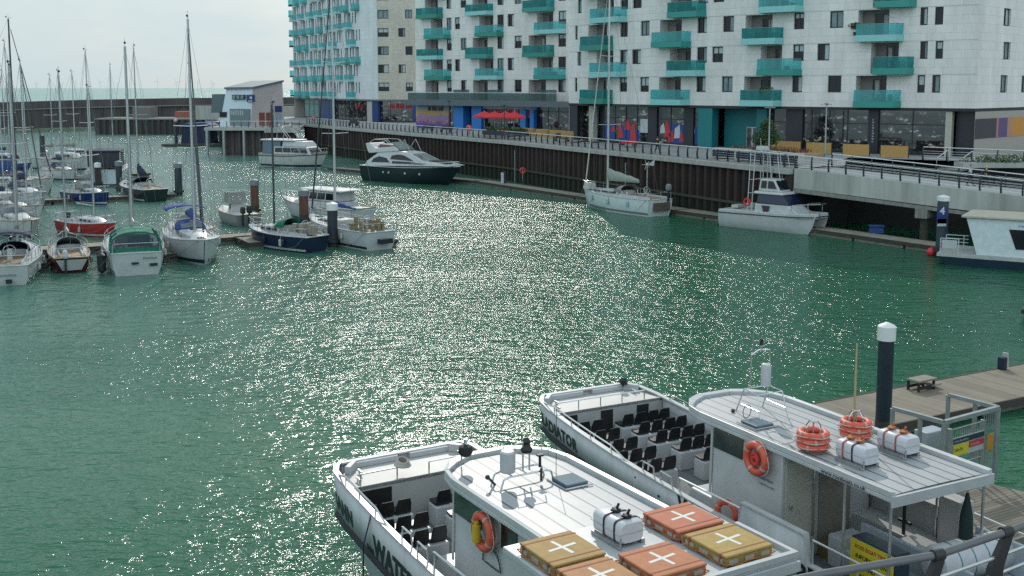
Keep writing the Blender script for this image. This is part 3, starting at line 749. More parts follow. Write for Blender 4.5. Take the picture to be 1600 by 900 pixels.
m.build('joint_lines', MATS['joint_grey'], b2)
for kind, u0, u1, z0, z1 in td:
    if kind == 'rec': recess(F2, b2, u0, u1, z0, z1)
    else: window(F2, b2, u0, u1, z0, z1)
m = MB(); outl2 = [(-16.0, 184.2), (8.2, 161.6), (14, 175), (-6, 200)]
m.poly(outl2, ZT2 - .4, ZT2 + .05); m.build('roof', stone2, b2)
m = MB()
for a, b in zip(outl2[1:], outl2[2:] + outl2[:1]): Face(a, b).wall(m, ZG, ZT2, [])
m.build('rear_wall', stone, b2)
# terrace over the ground floor
m = MB(); F2.box(m, 0.3, F2.L + .6, -1.2, 2.6, ZB2 - .75, ZB2 + .05); m.build('terrace_slab', M('slate_fascia', (.10, .12, .14), .5, var=.1), b2)
for i in range(9):
    u0 = .8 + i * (F2.L - .9) / 9
    m = MB(); F2.box(m, u0, u0 + (F2.L - .9) / 9 - .06, 2.42, 2.46, ZB2 + .1, ZB2 + (1.25 if i not in (3, 5, 8) else 1.75)); m.build('glass_balustrade', tglass[2], b2)
m = MB(); F2.box(m, .8, F2.L, 2.38, 2.5, ZB2 + 1.25, ZB2 + 1.31); m.build('balustrade_rail', steel, b2)
G2 = [F2]
muralm = bpy.data.materials.new('painted_mural'); muralm.use_nodes = True
_n = muralm.node_tree; _b = _n.nodes['Principled BSDF']; _b.inputs['Roughness'].default_value = .6
_t = _n.nodes.new('ShaderNodeTexCoord'); _v = _n.nodes.new('ShaderNodeTexNoise'); _v.inputs['Scale'].default_value = .8; _v.inputs['Detail'].default_value = 5; _v.inputs['Distortion'].default_value = 2.0
_sp = _n.nodes.new('ShaderNodeSeparateXYZ'); _ad = _n.nodes.new('ShaderNodeMath'); _ad.operation = 'MULTIPLY_ADD'; _ad.inputs[1].default_value = .22; _ad.inputs[2].default_value = -1.36
_a2 = _n.nodes.new('ShaderNodeMath'); _a2.operation = 'MULTIPLY_ADD'; _a2.inputs[1].default_value = .55
_r = _n.nodes.new('ShaderNodeValToRGB'); _e = _r.color_ramp.elements
_e[0].position = .2; _e[0].color = (.09, .11, .3, 1); _e[1].position = .95; _e[1].color = (.2, .26, .34, 1)
for _p, _c in ((.38, (.12, .07, .25, 1)), (.5, (.4, .16, .22, 1)), (.6, (.2, .2, .4, 1)), (.7, (.5, .28, .1, 1)), (.82, (.42, .3, .16, 1))):
    _q = _e.new(_p); _q.color = _c
_n.links.new(_t.outputs['Object'], _v.inputs['Vector']); _n.links.new(_t.outputs['Object'], _sp.inputs[0]); _n.links.new(_sp.outputs['Z'], _ad.inputs[0])
_n.links.new(_v.outputs['Fac'], _a2.inputs[0]); _n.links.new(_ad.outputs[0], _a2.inputs[2]); _n.links.new(_a2.outputs[0], _r.inputs['Fac']); _n.links.new(_r.outputs['Color'], _b.inputs['Base Color'])
bluewall = M('bright_blue_render', (.02, .17, .52), .55, var=.06)
bluedark = M('blue_render', (.015, .09, .32), .55, var=.06)
ground_run(G2, b2, 652, 704, 'mural_wall', muralm, -.4, .3, z1=ZB2 - .76)
s_ = ground_run(G2, b2, 704, 717, 'shop_window', shopg, -.4, .1, z1=ZB2 - .76)
ground_run(G2, b2, 717, 732, 'entrance_wall', bluewall, -.4, 1.2, z1=ZB2 - .76)
ground_run(G2, b2, 732, 743, 'entrance_wall', bluedark, -1.4, -1.1, z1=ZB2 - .76)
ground_run(G2, b2, 743, 758, 'entrance_wall', bluewall, -.4, .9, z1=ZB2 - .76)
ground_run(G2, b2, 758, 840, 'shop_window', shopg, -.4, .1, z1=ZB2 - 1.2, mull=1.8)
ground_run(G2, b2, 758, 840, 'fascia', M('pale_blue_fascia', (.3, .38, .48), .6), -.3, .5, ZB2 - 1.2, ZB2 - .76)
ground_run(G2, b2, 818, 826, 'pillar', bluewall, .1, .7, z1=ZB2 - 1.2)
ground_run(G2, b2, 834, 840, 'pillar', bluewall, .1, .9, z1=ZB2 - 1.2)
ground_run(G2, b2, 840, 889, 'shop_window', shopg, -.6, -.1, z1=ZB2 - .76, mull=1.7)
def wordbars(F, px0, px1, z0, h, o, par, mat, n, name='sign_lettering'):
    """letter-sized strokes where the photograph shows lettering too small to read"""
    m = MB(); u0, u1 = F.u(px0, z0), F.u(px1, z0); st = (u1 - u0) / n
    for i in range(n):
        a = u0 + st * i + st * .1; b = a + st * .68; t = min(.16, st * .2)
        F.box(m, a, a + t, o, o + .06, z0, z0 + h)
        if i % 3 != 1: F.box(m, b - t, b, o, o + .06, z0, z0 + h * (.6 if i % 2 else 1))
        if i % 4 != 2: F.box(m, a + t, b - t, o, o + .06, z0 + h - t, z0 + h)
        if i % 2: F.box(m, a + t, b - t, o, o + .06, z0 + h * .45, z0 + h * .45 + t)
        if i % 3 == 0: F.box(m, a + t, b - t, o, o + .06, z0, z0 + t)
    return m.build(name, mat, par)
wordbars(F2, 671, 697, 8.75, .7, .32, b2, black, 8)
wordbars(F2, 762, 812, 8.2, 1.05, .12, b2, M('red_sign_paint', (.5, .02, .03), .5), 9)
m = MB(); F2.box(m, F2.u(826, 8), F2.u(833, 8), .12, .18, 8.2, 9.2); m.build('poster', redv, b2)

# ---------- far building with the curved front ----------
b1_ = b1 = thing('apartment_building', 'farthest block with curved balconied front and plain beige side', 'apartment block', (0, 0, 0), 0, 'apartment blocks on the quay')
ZB1 = 10.29; S1 = 3.355; N1 = 7; ZT1 = ZB1 + S1 * N1 + .8
FB = Face((-25.2, 208), (-18.0, 207)); 
C1 = [(-49.3, 250.5), (-43.8, 240.0), (-38.2, 229.5), (-33.2, 219.8), (-28.6, 211.5), (-25.2, 208)]
FC = [Face(a, b) for a, b in zip(C1, C1[1:])]
hb_ = []
for k in range(N1):
    z0 = ZB1 + S1 * k
    sec = (634, 645) if k % 2 == 0 else (623, 634)
    for a, b in ((591, 608), sec): hb_.append((FB.u(a), min(FB.u(b), FB.L - .1), z0 + 1.55, z0 + S1 - .2))
m = MB(); FB.wall(m, ZB1, ZT1, hb_); m.build('facade_wall', beige, b1)
for h in hb_: window(FB, b1, *h)
uo = 0; m = MB(); td1 = []; rr_ = random.Random(3)
for i, f in enumerate(FC):
    hl = []
    for k in range(N1):
        z0 = ZB1 + S1 * k
        if i == len(FC) - 1: continue
        u = .5 + (k % 2) * .5; n_w = 0
        while u < f.L - 1.1:
            isr = ((n_w + k) % 3 == 2)
            w_ = 1.9 if isr else .62
            if u + w_ > f.L - .15: break
            if isr: hl.append((u, u + w_, z0 + .12, z0 + S1 - .1, .8)); td1.append(('rec', i, u, u + w_, z0 + .12, z0 + S1 - .1))
            else: hl.append((u, u + w_, z0 + 1.1, z0 + S1 - .15)); td1.append(('win', i, u, u + w_, z0 + 1.1, z0 + S1 - .15))
            u += w_ + .85; n_w += 1
    f.wall(m, ZB1, ZT1, hl, u_off=uo); uo += f.L
m.build('facade_wall', stone2, b1)
mw = 0
for kind, i, u0, u1, z0, z1 in td1:
    f = FC[i]
    if kind == 'rec':
        q = MB(); f.box(q, u0, u1, -.85, -.8, z0, z1); q.build('recess_back', g1, b1)
        zb = z0 - .12
        balcony(f, b1, max(0.05, u0 - .35), min(f.L - .05, u1 + (.9 if (i + int(z0)) % 3 else .2)), zb, out=.95, ph=.42, gh=.95, mi=[0, 1, 3, 2, 1][(i * 2 + int(z0)) % 5], gi=1, t1=.5)
    else:
        mw += 1
        q = MB(); f.box(q, u0, u1, -.24, -.2, z0, z1); f.box(q, u0, u0 + .08, -.2, -.14, z0, z1); f.box(q, u1 - .08, u1, -.2, -.14, z0, z1)
        q.build('window', [g1, g3][mw % 2], b1)
# small balconies on the far left corner
for k in range(N1):
    z = ZB1 + S1 * k + (1.2 if k % 2 else .2)
    f = FC[0]; q = MB(); f.box(q, -1.3, .4, -.4, .5, z, z + .35); bb = q.build('corner_balcony', soffit, b1)
    q = MB(); f.box(q, -1.3, .4, .45, .5, z + .36, z + 1.5); f.box(q, -1.3, -1.25, -.4, .45, z + .36, z + 1.5); q.build('glass_panel', tglass[1], bb)
outl1 = C1 + [(-18.0, 207), (-16, 222), (-32, 262)]
m = MB(); m.poly(outl1, ZT1 - .4, ZT1 + .05); m.build('roof', stone2, b1)
m = MB()
for a, b in zip(outl1[6:], outl1[7:] + outl1[:1]): Face(a, b).wall(m, ZG - .6, ZT1, [])
m.build('rear_wall', beige, b1)
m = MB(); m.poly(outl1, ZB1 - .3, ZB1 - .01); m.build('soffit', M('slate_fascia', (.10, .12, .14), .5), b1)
G1 = FC + [FB]
paleglass = glass('sea_green_glazing', (.1, .25, .25), .7)
dblue = M('deep_blue_panel', (.01, .04, .16), .5)
zz1 = ZB1 - .31
ground_run(G1, b1, 470, 494, 'shop_window', M('sea_green_panel', (.12, .25, .25), .2), -1.2, -.9, z1=zz1, mull=3)
ground_run(G1, b1, 494, 500, 'pillar', darkp, -.9, -.5, z1=zz1)
ground_run(G1, b1, 500, 517, 'pillar', dblue, -.9, -.3, z1=zz1)
ground_run(G1, b1, 517, 572, 'shop_window', shopg, -1.2, -.9, z1=zz1, mull=2)
ground_run(G1, b1, 572, 580, 'pillar', colstone, -.8, -.2, z1=zz1)
ground_run(G1, b1, 580, 589, 'pillar', dblue, -.8, -.2, z1=zz1)
ground_run(G1, b1, 589, 644, 'shop_window', shopg, -1.2, -.9, z1=zz1, mull=2)
ground_run(G1, b1, 644, 649, 'pillar', dblue, -.8, -.2, z1=zz1)
wordbars(FB, 607, 642, 8.6, .9, -.6, b1, M('red_sign_paint', (.5, .02, .03), .5), 7)
wordbars(FC[3], 551, 564, 8.5, .9, -.6, b1, M('red_sign_paint', (.5, .02, .03), .5), 3)
# land-side low wall and planting seen left of the far building
m = MB(); m.box(-75, -50, 262, 263, ZG - 1, ZG + 2.2); o = m.build('low_wall', concrete); tag(o, 'pale low wall behind the harbour office', 'wall')

# ---------------- harbour office on its deck ----------------
of = thing('harbour_office', 'small wedge roofed harbour office with blue sign on the piled deck', 'office building')
oz = 5.2
A = atY(345, 205, 208); B_ = atY(400, 205, 206); C_ = atY(442, 205, 212)
A = Vector((-54.8, 209, 0)); B2_ = Vector((-48.2, 206, 0)); C2_ = Vector((-43.6, 211.5, 0)); D2_ = Vector((-51, 216.5, 0))
hA, hB, hC, hD = 12.2, 12.3, 13.6, 13.5
offw = M('office_cladding', (.55, .6, .68), .6, var=.06); offp = M('office_pink_cladding', (.46, .40, .41), .7, var=.06)
m = MB(); lean = .6
Ab, Bb, Cb, Db = A + Vector((-.5, -.3, 0)), B2_ + Vector((-.55, 0, 0)), C2_, D2_
m.add([(Ab.x, Ab.y, oz), (Bb.x, Bb.y, oz), (Cb.x, Cb.y, oz), (Db.x, Db.y, oz), (A.x + .9, A.y, hA), (B2_.x, B2_.y, hB), (C2_.x - .2, C2_.y, hC), (D2_.x, D2_.y, hD)], [(0, 1, 5, 4), (3, 0, 4, 7), (2, 3, 7, 6)])
m.build('front_wall', offw, of)
m = MB(); m.add([(Bb.x, Bb.y, oz), (Cb.x, Cb.y, oz), (C2_.x - .2, C2_.y, hC), (B2_.x, B2_.y, hB)], [(0, 1, 2, 3)]); m.build('side_wall', offp, of)
m = MB(); m.hexa([(A.x + .6, A.y - .3, hA), (B2_.x + .1, B2_.y - .4, hB), (C2_.x + .1, C2_.y, hC), (D2_.x, D2_.y + .3, hD), (A.x + .6, A.y - .3, hA + .35), (B2_.x + .1, B2_.y - .4, hB + .35), (C2_.x + .1, C2_.y, hC + .35), (D2_.x, D2_.y + .3, hD + .35)])
m.build('roof', M('slate_blue_roof', (.09, .13, .16), .5, var=.1), of)
OF = Face((Ab.x + .2, Ab.y - .12), (Bb.x, Bb.y - .12)); OS = Face((Bb.x + .05, Bb.y - .05), (Cb.x + .05, Cb.y - .05))
def offp_(F, px0, px1, y0, y1, name, mat, o=.06):
    u0, u1 = F.u(px0, 9), F.u(px1, 9); Y = 208
    z1 = atY(px0, y0, Y).z; z0 = atY(px0, y1, Y).z
    m = MB(); F.box(m, u0, u1, -.3, o, z0, z1); return m.build(name, mat, of)
wn = offp_(OF, 363, 383, 148, 155.5, 'window', framem, .05)
for k in range(3):
    u0 = OF.u(364 + k * 6.4, 9); m = MB(); OF.box(m, u0, u0 + .6, .05, .09, atY(360, 154.5, 208).z, atY(360, 149, 208).z); m.build('pane', g3, wn)
sg = offp_(OF, 386, 397, 148, 159, 'sign', M('sign_blue', (.012, .03, .16), .5), .1)
u0 = OF.u(391, 9); zc = atY(391, 152, 208).z
m = MB(); OF.box(m, u0, u0 + .5, .1, .12, zc - .3, zc + .15, .1, .1); OF.box(m, u0 - .35, u0 + .55, .1, .12, zc - .75, zc - .6); m.build('emblem', whitev, sg)
sh = offp_(OF, 359, 390, 170, 196, 'shutter', M('shutter_grey_green', (.12, .17, .18), .5), .08)
for k in range(7):
    u0 = OF.u(361 + k * 3, 9); m = MB(); OF.box(m, u0, u0 + .14, .08, .12, oz + 2.2, oz + 3.1); m.build('window', whitev, sh)
offp_(OF, 343, 353, 175, 183, 'window', g1, .06)
for a, b in ((405, 413), (416, 423)):
    offp_(OS, a, b, 176, 196, 'door', M('rust_red_door', (.2, .05, .035), .6), .06)
offp_(OS, 430, 440, 166, 175, 'sign', M('sign_blue', (.012, .03, .16), .5), .1)
offp_(OS, 431, 439, 177, 196, 'door', M('pale_blue_door', (.25, .32, .42), .6), .06)
m = MB(); m.box(Ab.x - 1.6, Ab.x + .9, Ab.y + .3, Ab.y + 2.5, oz + 2.6, hA - .9, .3, 0); m.build('glazed_bay', M('bay_glass', (.06, .1, .11), .1), of)
# deck carrying the office
dk = thing('pier_deck', 'concrete deck on piles that carries the harbour office', 'pier')
m = MB(); m.poly([(-56.8, 203.5), (-38.9, 203), (-41.2, 219.3), (-43, 224), (-56.8, 224)], oz - .55, oz); m.build('deck_slab', concrete, dk, bevel=.03)
piling([(-54, 205), (-40, 204.6)], -1.5, oz - .55, 1.3, .4).build('sheet_piling', M('grey_piling', (.09, .075, .07), .9, var=.3, streak=True), dk)
for x in (-56.3, -53.2, -49.5):
    m = MB(); m.tube((x, 203.6, -1.5), (x, 203.6, oz - .5), .28, n=10); m.build('pile', galv, dk, smooth=True)
m = MB(); m.box(-45.5, -39.2, 202.6, 203.4, oz - .9, oz - .55); m.build('fender_beam', concrete, dk)
railing([(-56.6, 203.4, oz), (-39.2, 203.0, oz)], 'railing of dark posts on the office deck', 1.35, inset=.2)
# moored work pontoon with blue shelter left of the deck
bs = thing('pontoon_shelter', 'blue canvas shelter on a small work pontoon beside the office deck', 'shelter')
c = at(304, 222, 0)
m = MB(); m.box(-71.8, -65.2, 239, 245, .4, 4.3, .4, .4); m.build('canvas', navycanvas, bs)
m = MB(); m.side([(-72, 4.3), (-65, 4.3), (-66.3, 5.0), (-71, 4.8)], 238.8, 245.2); m.build('canvas_roof', bluecanvas, bs)
m = MB(); m.box(-75, -62, 235.5, 239, .1, .5); m.box(-75, -62, 239, 246, .1, .42); m.build('float', M('dark_timber', (.06, .05, .045), .9), bs)
for x, y in ((-72.3, 237.3), (-62.8, 237.3)):
    m = MB(); m.tube((x, y, -1.5), (x, y, 5.3), .36, n=12); p = m.build('pile', darksteel, bs, smooth=True)
    m = MB(); m.lathe([(.4, 5.3), (.4, 5.7), (.05, 6.1)], 12, (x, y, 0)); m.build('cap', white, p)
# ================= PONTOONS =================
deckm = slabs('pontoon_planks', (.30, .27, .22), 3.0, .14, .012, uv=True, var=.25, rough=.85, mort=.3)
floatm = M('float_concrete', (.2, .19, .17), .9, var=.3, scale=1.5, bump=.3)
def pontoon(a, b, w_, label, z=.5, group=None, name='pontoon'):
    a = Vector((a[0], a[1], 0)); b = Vector((b[0], b[1], 0)); L = (b - a).length; rz = math.atan2((b - a).y, (b - a).x)
    t = thing(name, label, 'pontoon', a, rz, group)
    m = MB(); m.add([(0, -w_ / 2, z), (L, -w_ / 2, z), (L, w_ / 2, z), (0, w_ / 2, z)], [(0, 1, 2, 3)], [[(0, 0), (0, L), (w_, L), (w_, 0)][0:1] + [(0, L)] + [(w_, L), (w_, 0)]])
    m.add([(0, -w_ / 2, z - .06), (L, -w_ / 2, z - .06), (L, w_ / 2, z - .06), (0, w_ / 2, z - .06)], [(3, 2, 1, 0)], [[(0, 0)] * 4])
    for y in (-w_ / 2, w_ / 2): m.add([(0, y, z - .06), (L, y, z - .06), (L, y, z), (0, y, z)], [(0, 1, 2, 3)], [[(0, 0), (L, 0), (L, .06), (0, .06)]])
    m.build('decking', deckm, t)
    m = MB()
    for s_ in (-1, 1): m.box(0, L, s_ * (w_ / 2 + .03) - .05, s_ * (w_ / 2 + .03) + .05, z - .24, z + .03)
    m.box(-.08, 0, -w_ / 2, w_ / 2, z - .24, z + .03); m.box(L, L + .08, -w_ / 2, w_ / 2, z - .24, z + .03)
    m.build('edge_beam', weed, t)
    m = MB(); k = max(1, int(L / 4)); 
    for i in range(k): m.box(L * i / k + .1, L * (i + 1) / k - .15, -w_ / 2 + .06, w_ / 2 - .06, -.3, z - .07)
    m.build('float', floatm, t)
    return t
WP = [at(530, 266, 0), at(742, 287.5, 0), at(900, 311.5, 0), at(1056, 335.5, 0), at(1240, 359, 0), at(1480, 394, 0)]
WPn = [(-27, 166.5), (-4.0, 143), (7.9, 123), (16.9, 108.5), (26.2, 94.4), (34.3, 81.6)]
for i, (a, b) in enumerate(zip(WPn, WPn[1:])):
    pontoon(a, b, 2.2, ['wall berth pontoon behind the dark hulled cruiser', 'wall berth pontoon between dark cruiser and white yacht', 'wall berth pontoon behind the white yacht', 'wall berth pontoon behind the white sport catamaran', 'wall berth pontoon under the concrete ramp'][i], .5)
mar = Vector((.87, .49)); fin = Vector((.49, -.87))
def mp_(o, a, f): q = Vector(o) + mar * a + fin * f; return (q.x, q.y)
O1 = (-24.6, 88.2)
pontoon(mp_(O1, -24, 0), mp_(O1, 12.5, 0), 2.4, 'main marina walkway behind the nearest row of yachts')
pontoon(mp_(O1, 12, .8), mp_(O1, 12, 9.2), 1.3, 'finger pontoon between the navy sloop and the fishing yacht')
pontoon(mp_(O1, 2.6, .8), mp_(O1, 2.6, 5.0), 1.3, 'finger pontoon right of the blue covered yacht')
pontoon(mp_(O1, -4.6, .8), mp_(O1, -4.6, 8), 1.2, 'finger pontoon right of the green canopied yacht')
pontoon(mp_(O1, -13.4, .8), mp_(O1, -13.4, 8), 1.2, 'finger pontoon left of the varnished boat')
pontoon(mp_(O1, -6, -.8), mp_(O1, -6, -7), 1.2, 'finger pontoon beside the red hulled yacht')
O2 = (-46, 121)
pontoon(mp_(O2, -35, 0), mp_(O2, 8.5, 0), 2.2, 'middle marina walkway ending at the lone dark pile')
pontoon(mp_(O2, -10, .8), mp_(O2, -10, 8), 1.2, 'finger pontoon between white bow and navy yacht')
O3 = (-62, 150)
pontoon(mp_(O3, -26, 0), mp_(O3, 12, 0), 2.2, 'far marina walkway behind the big canopied cruiser')

# ---------------- piles ----------------
capm = M('white_pile_cap', (.65, .66, .66), .5, var=.06)
def pile(p, top, r, mat, label, cap=capm, ch=.5, band=None, lean=0):
    t = thing('mooring_pile', label, 'pile', (p[0], p[1], 0))
    m = MB(); m.tube((0, 0, -1.5), (0, 0, top), r, n=20); m.build('shaft', mat, t, smooth=True)
    if cap:
        m = MB(); m.lathe([(r * 1.16, top - ch), (r * 1.16, top), (r * .98, top + .05), (.04, top + .15)], 20); m.build('cap', cap, t, smooth=True)
    m = MB(); m.tube((0, 0, -.5), (0, 0, .9), r * 1.03, n=20); m.build('weed_band', weed, t, smooth=True)
    m = MB(); m.tube((0, 0, .35), (0, 0, .6), r * 1.5, n=16); m.build('guide_collar', darksteel, t)
    return t
pile((-39, 128.3), 3.7, .42, darksteel, 'dark pile with grey top at the end of the middle walkway', M('grey_cap', (.15, .18, .2), .6))
pile((-25.5, 108.6), 3.4, .4, rusty, 'rusty pile with pale band beside the small workboat', M('grey_cap', (.15, .18, .2), .6))
pile((-52.4, 139), 3.0, .38, M('dark_rust', (.05, .03, .028), .9, var=.4), 'dark rusty pile left of the big canopied cruiser')
pile((-47.6, 133), 3.6, .38, darksteel, 'dark pile right of the big canopied cruiser', M('grey_cap', (.15, .18, .2), .6))
pile((-19.2, 100.9), 3.1, .42, rusty, 'red rusty pile before the white motor cruiser', M('grey_cap', (.15, .18, .2), .6))
pile((-14.2, 86.4), 3.4, .4, darksteel, 'dark pile with pointed white cap behind the navy sloop')
pile((-81, 190), 4.3, .42, darksteel, 'dark pile at far left near the breakwater', None)
q = at(1470, 400, .0)
t4 = pile((q.x, q.y), 4.45, .4, M('blue_grey_pile', (.035, .055, .075), .5, var=.2), 'blue grey pile with white cap and number 4 sign', capm, .3)
sgn = MB(); sgn.box(-.62, .1, -.5, -.46, 2.5, 3.7); s4 = sgn.build('number_sign', M('sign_blue', (.012, .03, .16), .5), t4)
lettering('4', .75, lambda u, v: (-.42 + u, -.505, 3.2 + v), whitev, s4, .02)
sgn = MB(); sgn.box(-.55, .1, -.5, -.46, 2.3, 2.85); sgn.build('notice', whitev, t4)
q = at(1595, 520, 0)

# ================= MARINA BOATS =================
def place(bow=None, dir_=None, L=10, stern=None, centre=None):
    d = Vector(dir_).normalized()
    if bow is not None: c = Vector(bow[:2]) - d * L / 2
    elif stern is not None: c = Vector(stern[:2]) + d * L / 2
    else: c = Vector(centre[:2])
    return (c.x, c.y, 0), math.atan2(d.y, d.x)
def hullrings(L, B, fb, full=.8, transom=.78, rise=.35, n=14, bowfb=1.3, rake=.06):
    rings = []; deck = []
    for i in range(n + 1):
        t = i / n          # 0 stern .. 1 bow
        x = -L / 2 + L * t
        hb = B / 2 * (transom + (1 - transom) * math.sin(min(t / .45, 1) * math.pi / 2)) if t < .45 else B / 2 * max(.015, (1 - ((t - .45) / .55) ** (2.1 + full * .6)))
        zs = fb * (1 + (bowfb - 1) * max(0, (t - .3) / .7) ** 1.6 + .06 * (1 - t))
        rk = L * rake * (t ** 3)
        def q(s, z, pull=0): return (x - rk * (1 - z / zs) * (1 if t > .5 else 0) + (0 if t > .05 else (.25 * (1 - z / zs))) , s, z)
        ww = .86 - .38 * max(0, t - .5) * 2 * .6
        rings.append([q(hb, zs), q(hb * .99, zs * .7), q(hb * (.93 + .04 * (1 - t)), zs * .35), q(hb * ww, 0), q(hb * .5, -.3), q(0, -.42),
                      q(-hb * .5, -.3), q(-hb * ww, 0), q(-hb * (.93 + .04 * (1 - t)), zs * .35), q(-hb * .99, zs * .7), q(-hb, zs)])
        deck.append((x, hb, zs))
    return rings, deck
def hull(par, L, B, fb, mat, stripe=None, boot=None, dk=white, **kw):
    rings, deck = hullrings(L, B, fb, **kw)
    m = MB(); m.loft(rings, closed=False, cap=False); n = len(rings[0])
    m.add(rings[0], [tuple(range(n))]); h = m.build('hull', mat, par, smooth=True)
    m = MB(); pts = []
    for x, hb, z in deck: pts.append([(x, hb - .03, z - .02), (x, hb * .5, z + .05), (x, 0, z + .07), (x, -hb * .5, z + .05), (x, -hb + .03, z - .02)])
    m.loft(pts, closed=False, cap=False); m.build('deck', dk, par, smooth=True)
    m = MB()
    for s_ in (1, -1): m.path([(x, s_ * hb, z + .01) for x, hb, z in deck], .045, 6)
    m.tube((deck[0][0], deck[0][1], deck[0][2] + .01), (deck[0][0], -deck[0][1], deck[0][2] + .01), .045)
    m.build('toe_rail', kw.get('railmat', teak) if False else (stripe or teak), h, smooth=True)
    if boot:
        m = MB()
        for s_ in (1, -1):
            top = [Vector(r[3 if s_ > 0 else 7]) for r in rings]
            for a, b in zip(rings, rings[1:]):
                i0, i1 = (3, 2) if s_ > 0 else (7, 8)
                def up(r, f): return Vector(r[i0]).lerp(Vector(r[i1]), f) + Vector((0, s_ * .012, 0))
                m.add([up(a, .25), up(b, .25), up(b, .65), up(a, .65)], [(0, 1, 2, 3)])
        m.build('waterline_stripe', boot, h)
    return deck
def dz_(deck, x):
    for a, b in zip(deck, deck[1:]):
        if a[0] <= x <= b[0]:
            t = (x - a[0]) / (b[0] - a[0]); return a[1] + (b[1] - a[1]) * t, a[2] + (b[2] - a[2]) * t
    return deck[-1][1], deck[-1][2]
def trunk(par, deck, x0, x1, w0, w1, h, mat=white, win=True, name='cabin', slope=.6):
    z = dz_(deck, (x0 + x1) / 2)[1]
    rings = []
    for x, w_, hh in ((x0, w0, h), (x0 + (x1 - x0) * .5, (w0 + w1) / 2 * 1.04, h), (x1 - slope, w1, h * .8), (x1, w1 * .85, .05)):
        rings.append([(x, w_ / 2, z - .05), (x, w_ / 2 * .93, z + hh * .85), (x, w_ / 2 * .75, z + hh), (x, 0, z + hh * 1.1), (x, -w_ / 2 * .75, z + hh), (x, -w_ / 2 * .93, z + hh * .85), (x, -w_ / 2, z - .05)])
    m = MB(); m.loft(rings, closed=True); c = m.build(name, mat, par, smooth=True)
    if win:
        m = MB()
        for s_ in (1, -1):
            for k in range(3):
                xa = x0 + .3 + (x1 - x0 - 1.0) * k / 3; xb = xa + (x1 - x0 - 1.0) / 3 - .15; y = s_ * (w0 / 2 * .975 + .015)
                m.add([(xa, y, z + h * .3), (xb, y, z + h * .3), (xb - .05, y * .975, z + h * .7), (xa + .05, y * .975, z + h * .7)], [(0, 1, 2, 3)])
        m.build('cabin_window', tintglass, c)
    return z + h
def hood(par, x0, x1, w_, z, h, mat, win=True, name='sprayhood'):
    n = 8; rings = []
    for k, (x, hh, ww) in enumerate(((x1, .05, .95), (x1 - (x1 - x0) * .45, h * .85, 1), (x0, h, 1))):
        rings.append([(x, math.cos(math.pi * i / n) * w_ / 2 * ww, z + math.sin(math.pi * i / n) ** .6 * hh) for i in range(n + 1)])
    m = MB(); m.loft(rings, closed=False, cap=False); o = m.build(name, mat, par, smooth=True)
    sm = o.modifiers.new('thickness', 'SOLIDIFY'); sm.thickness = .03
    if win:
        a, b = rings[0], rings[1]; m = MB()
        for i in (2, 4):
            P = [Vector(a[i]).lerp(Vector(b[i]), .25), Vector(a[i + 2]).lerp(Vector(b[i + 2]), .25), Vector(a[i + 2]).lerp(Vector(b[i + 2]), .85), Vector(a[i]).lerp(Vector(b[i]), .85)]
            m.add([p + Vector((.05, 0, .05)) for p in P], [(0, 1, 2, 3)])
        m.build('hood_window', M('clear_vinyl', (.12, .15, .17), .15), o)
    return o
def rails(par, deck, L, bow=True, stern=True, lines=True):
    m = MB()
    for s_ in (1, -1):
        last = None
        for k in range(8):
            x = -L / 2 + .2 + (L - .5) * k / 7; hb, z = dz_(deck, x); p = Vector((x, s_ * max(hb - .08, .1), z)); q = p + Vector((0, 0, .6))
            m.tube(p, q, .018, n=5)
            if last is not None and lines: m.tube(last, q, .012, n=4); m.tube(last - Vector((0, 0, .3)), q - Vector((0, 0, .3)), .01, n=4)
            last = q
    hb, z = dz_(deck, L / 2 - .8); zb = deck[-1][2]
    m.path([(L / 2 - 1.3, hb, z + .62), (L / 2 - .1, .12, zb + .68), (L / 2 - .1, -.12, zb + .68), (L / 2 - 1.3, -hb, z + .62)], .022, 6)
    hb, z = dz_(deck, -L / 2 + .05)
    m.path([(-L / 2 + 1.2, hb * .97, z + .6), (-L / 2 + .08, hb * .9, z + .65), (-L / 2 + .08, -hb * .9, z + .65), (-L / 2 + 1.2, -hb * .97, z + .6)], .022, 6)
    m.build('guard_rail', steel, par, smooth=True)
